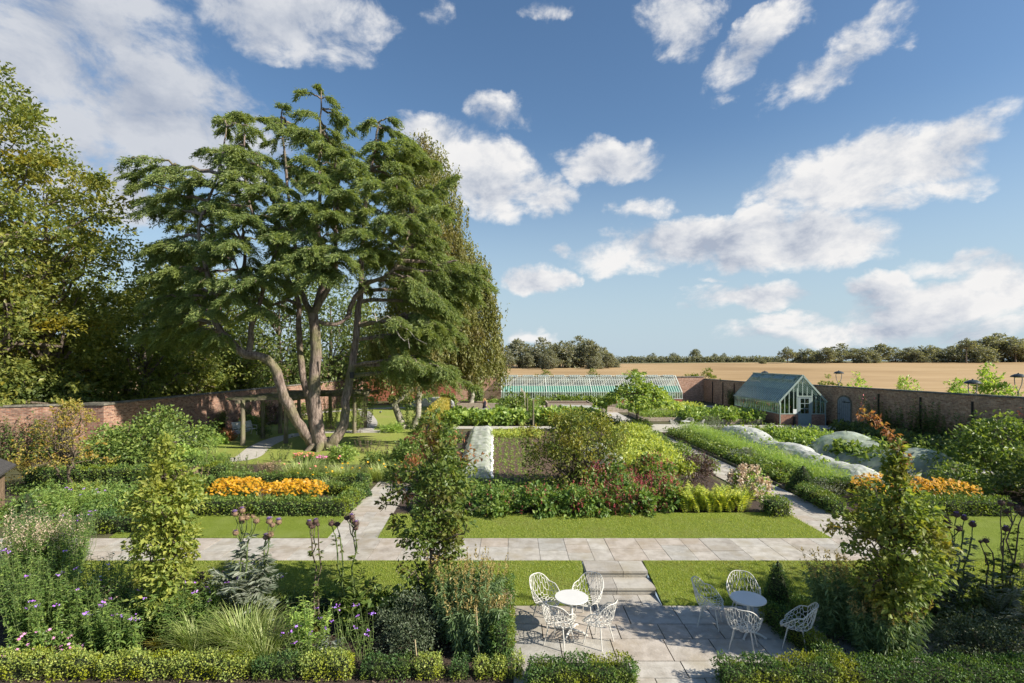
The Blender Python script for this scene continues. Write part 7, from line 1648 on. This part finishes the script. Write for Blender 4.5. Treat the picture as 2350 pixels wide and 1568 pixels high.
for (x, y, rx, ry, h, n, lm, fl, nf, fk, lb) in ((-10.5,11.5,.6,.5,1.75,60,L_peren,P_purple,3,'tuft','tall green leafy stand at the very left edge behind the wormwood'),(-9.75,10.75,.55,.4,1.5,60,L_peren,P_purple,3,'tuft','green leafy stand with mauve specks at the left edge'),(-9.3,10.25,.5,.35,1.15,55,L_peren,P_purple,4,'tuft','leafy stems above the pink rose mound'),(-11.2,12.3,.6,.5,1.9,50,L_peren,L_cream,18,'plume','cream plumes cut off by the left edge'),(-8.3,11.1,.55,.4,1.0,60,L_willow,L_brown,40,'tuft','olive-green stand with brownish tops in the middle of the left stand'),(-7.3,10.9,.5,.4,1.2,60,L_peren,P_purple,4,'tuft','leafy stand left of the mauve-flowered one'),(-8.1,10.35,.5,.35,1.0,60,L_peren,P_purple,4,'tuft','lower leafy stand right of the pink roses')):
    upright(lb, (x,y,ZP), rx,ry,h, n, lm, .10,.026, 30, flowers=fl, fl_n=nf, fl_r=.04, fk=fk, group=SG)
patch('low mixed green planting left of the cross path end', [(-17.5,17.0),(-12.4,17.0),(-13.0,20.6),(-18.5,20.6)], 420, .55, L_peren, .11,.05, cr=.22, name='ground_cover')
patch('low greenery under the small autumn tree', [(-20.5,20.9),(-13.0,20.9),(-13.3,21.9),(-20.5,21.9)], 160, .25, L_shrub, .10,.06, cr=.16, name='ground_cover')
patch('low grey-green planting at the foot of the shrubs beside the plot', [(-5.6,22.4),(-3.0,22.4),(-3.9,38),(-6.2,38)], 420, .4, L_shrub, .12,.07, cr=.2, name='ground_cover')
patch('low mixed leaves in front of the board of the bare plot', [(-3.6,18.9),(3.5,18.9),(3.5,22.4),(-3.6,22.4)], 460, .3, L_peren, .12,.075, cr=.22, name='ground_cover')
patch('crop of young leaves glimpsed through the long fleece', [(-2.4,24),(-1.1,24),(-1.6,39.5),(-2.9,39.5)], 260, .14, L_crop, .12,.07, cr=.1)
# chips of bark mulch and short turf
mb = MB(); n = 16000; x = rng.uniform(-11.5,13.5,n); y = rng.uniform(8.6,12.1,n); k = (x < -.45) | (x > 6.0); c = np.column_stack([x[k], y[k], ZP-.008+rng.random(k.sum())*.02]); m = len(c)
a = rng.random(m)*6.28; leaf_quads(mb, c, np.column_stack([np.cos(a),np.sin(a),rng.normal(size=m)*.35]), np.tile([0,0,1.0],(m,1))+rng.normal(size=(m,3))*.5, .03+.05*rng.random(m), .012+.02*rng.random(m))
o = mb.build('bark_chips', mat('bark_chip', (.04,.026,.018), None, island=[(.028,.018,.012),(.075,.05,.034),(.17,.125,.09)], rough=.95)); tag(o, 'dark bark chips covering the soil of the front beds', 'mulch', kind='stuff')
def turf(name, label, n, f):
    mb = MB(); b = f(n); blades(mb, b, rng.random(len(b))*6.28, .034*(.6+.8*rng.random(len(b))), rng.uniform(.1,.9,len(b)), .0085, .5, 1)
    tag(mb.build(name, L_turf), label, 'grass', kind='stuff')
L_turf = leaf('turf_blades', [(.12,.175,.014),(.18,.235,.022),(.26,.29,.05)], .4, patch=(.28,.29,.07), pscale=.9)
def fs(x0, x1, w_=None):
    def g(n):
        y = rng.uniform(Y0, 14.04, n); t = (y-Y0)/(14.06-Y0); return np.column_stack([rng.uniform(x0,x1,n), y, ZP*(1-t)**1.15+.03])
    return g
turf('short_grass', 'short turf of the sloping lawn left of the steps', 56000, fs(-12,1.84)); turf('short_grass', 'short turf of the sloping lawn right of the steps', 46000, fs(3.54,14))
turf('short_grass', 'short turf of the lawn strip behind the cross path', 42000, lambda n: (lambda u, v: np.column_stack([(-4.15+.08*v)+u*(13.85), 15.9+v*2.5, np.full(n,.03)]))(rng.random(n), rng.random(n)))

for i, (Y, h, lb) in enumerate(((37.2,2.0,'low climber on the wall two bays right of the arched door'),(35.6,2.6,'dark leafy climber on the wall left of the second dark post'),(29.4,2.3,'leafy climber low on the wall under the nearest lamp'),(26.6,2.7,'dense climber on the wall behind the big dark bush'),(48.5,2.6,'dark climber on the shaded wall behind the small greenhouse'),(57,2.5,'dark climber on the far wall left of the small greenhouse'),(61.5,2.3,'dark climber on the far wall near the corner'))):
    b = np.array([26.45+(53.9-Y)/45.9*2.75-.5, Y, 0]) if Y < 54 else np.array([25.75, Y, 0])
    upright(lb, b, .35,.9,h, 26, L_ivy, .18,.13, 42, lean=.3, name='wall_climber', cat='climber', group='climbers on the right wall', sm=M_twig)

for (x, y, h, n, lm, lb) in ((-11.4,13.0,1.75,90,L_peren,'dense tall green stand beside the left end of the cross path'),(-12.6,13.2,1.9,80,L_willow,'grey-green tall stand at the left edge beyond the cream plumes')):
    upright(lb, (x,y,ZP+.1), .65,.5,h, n, lm, .11,.028, 34, flowers=L_brown, fl_n=16, fl_r=.035, fk='tuft', group=SG)
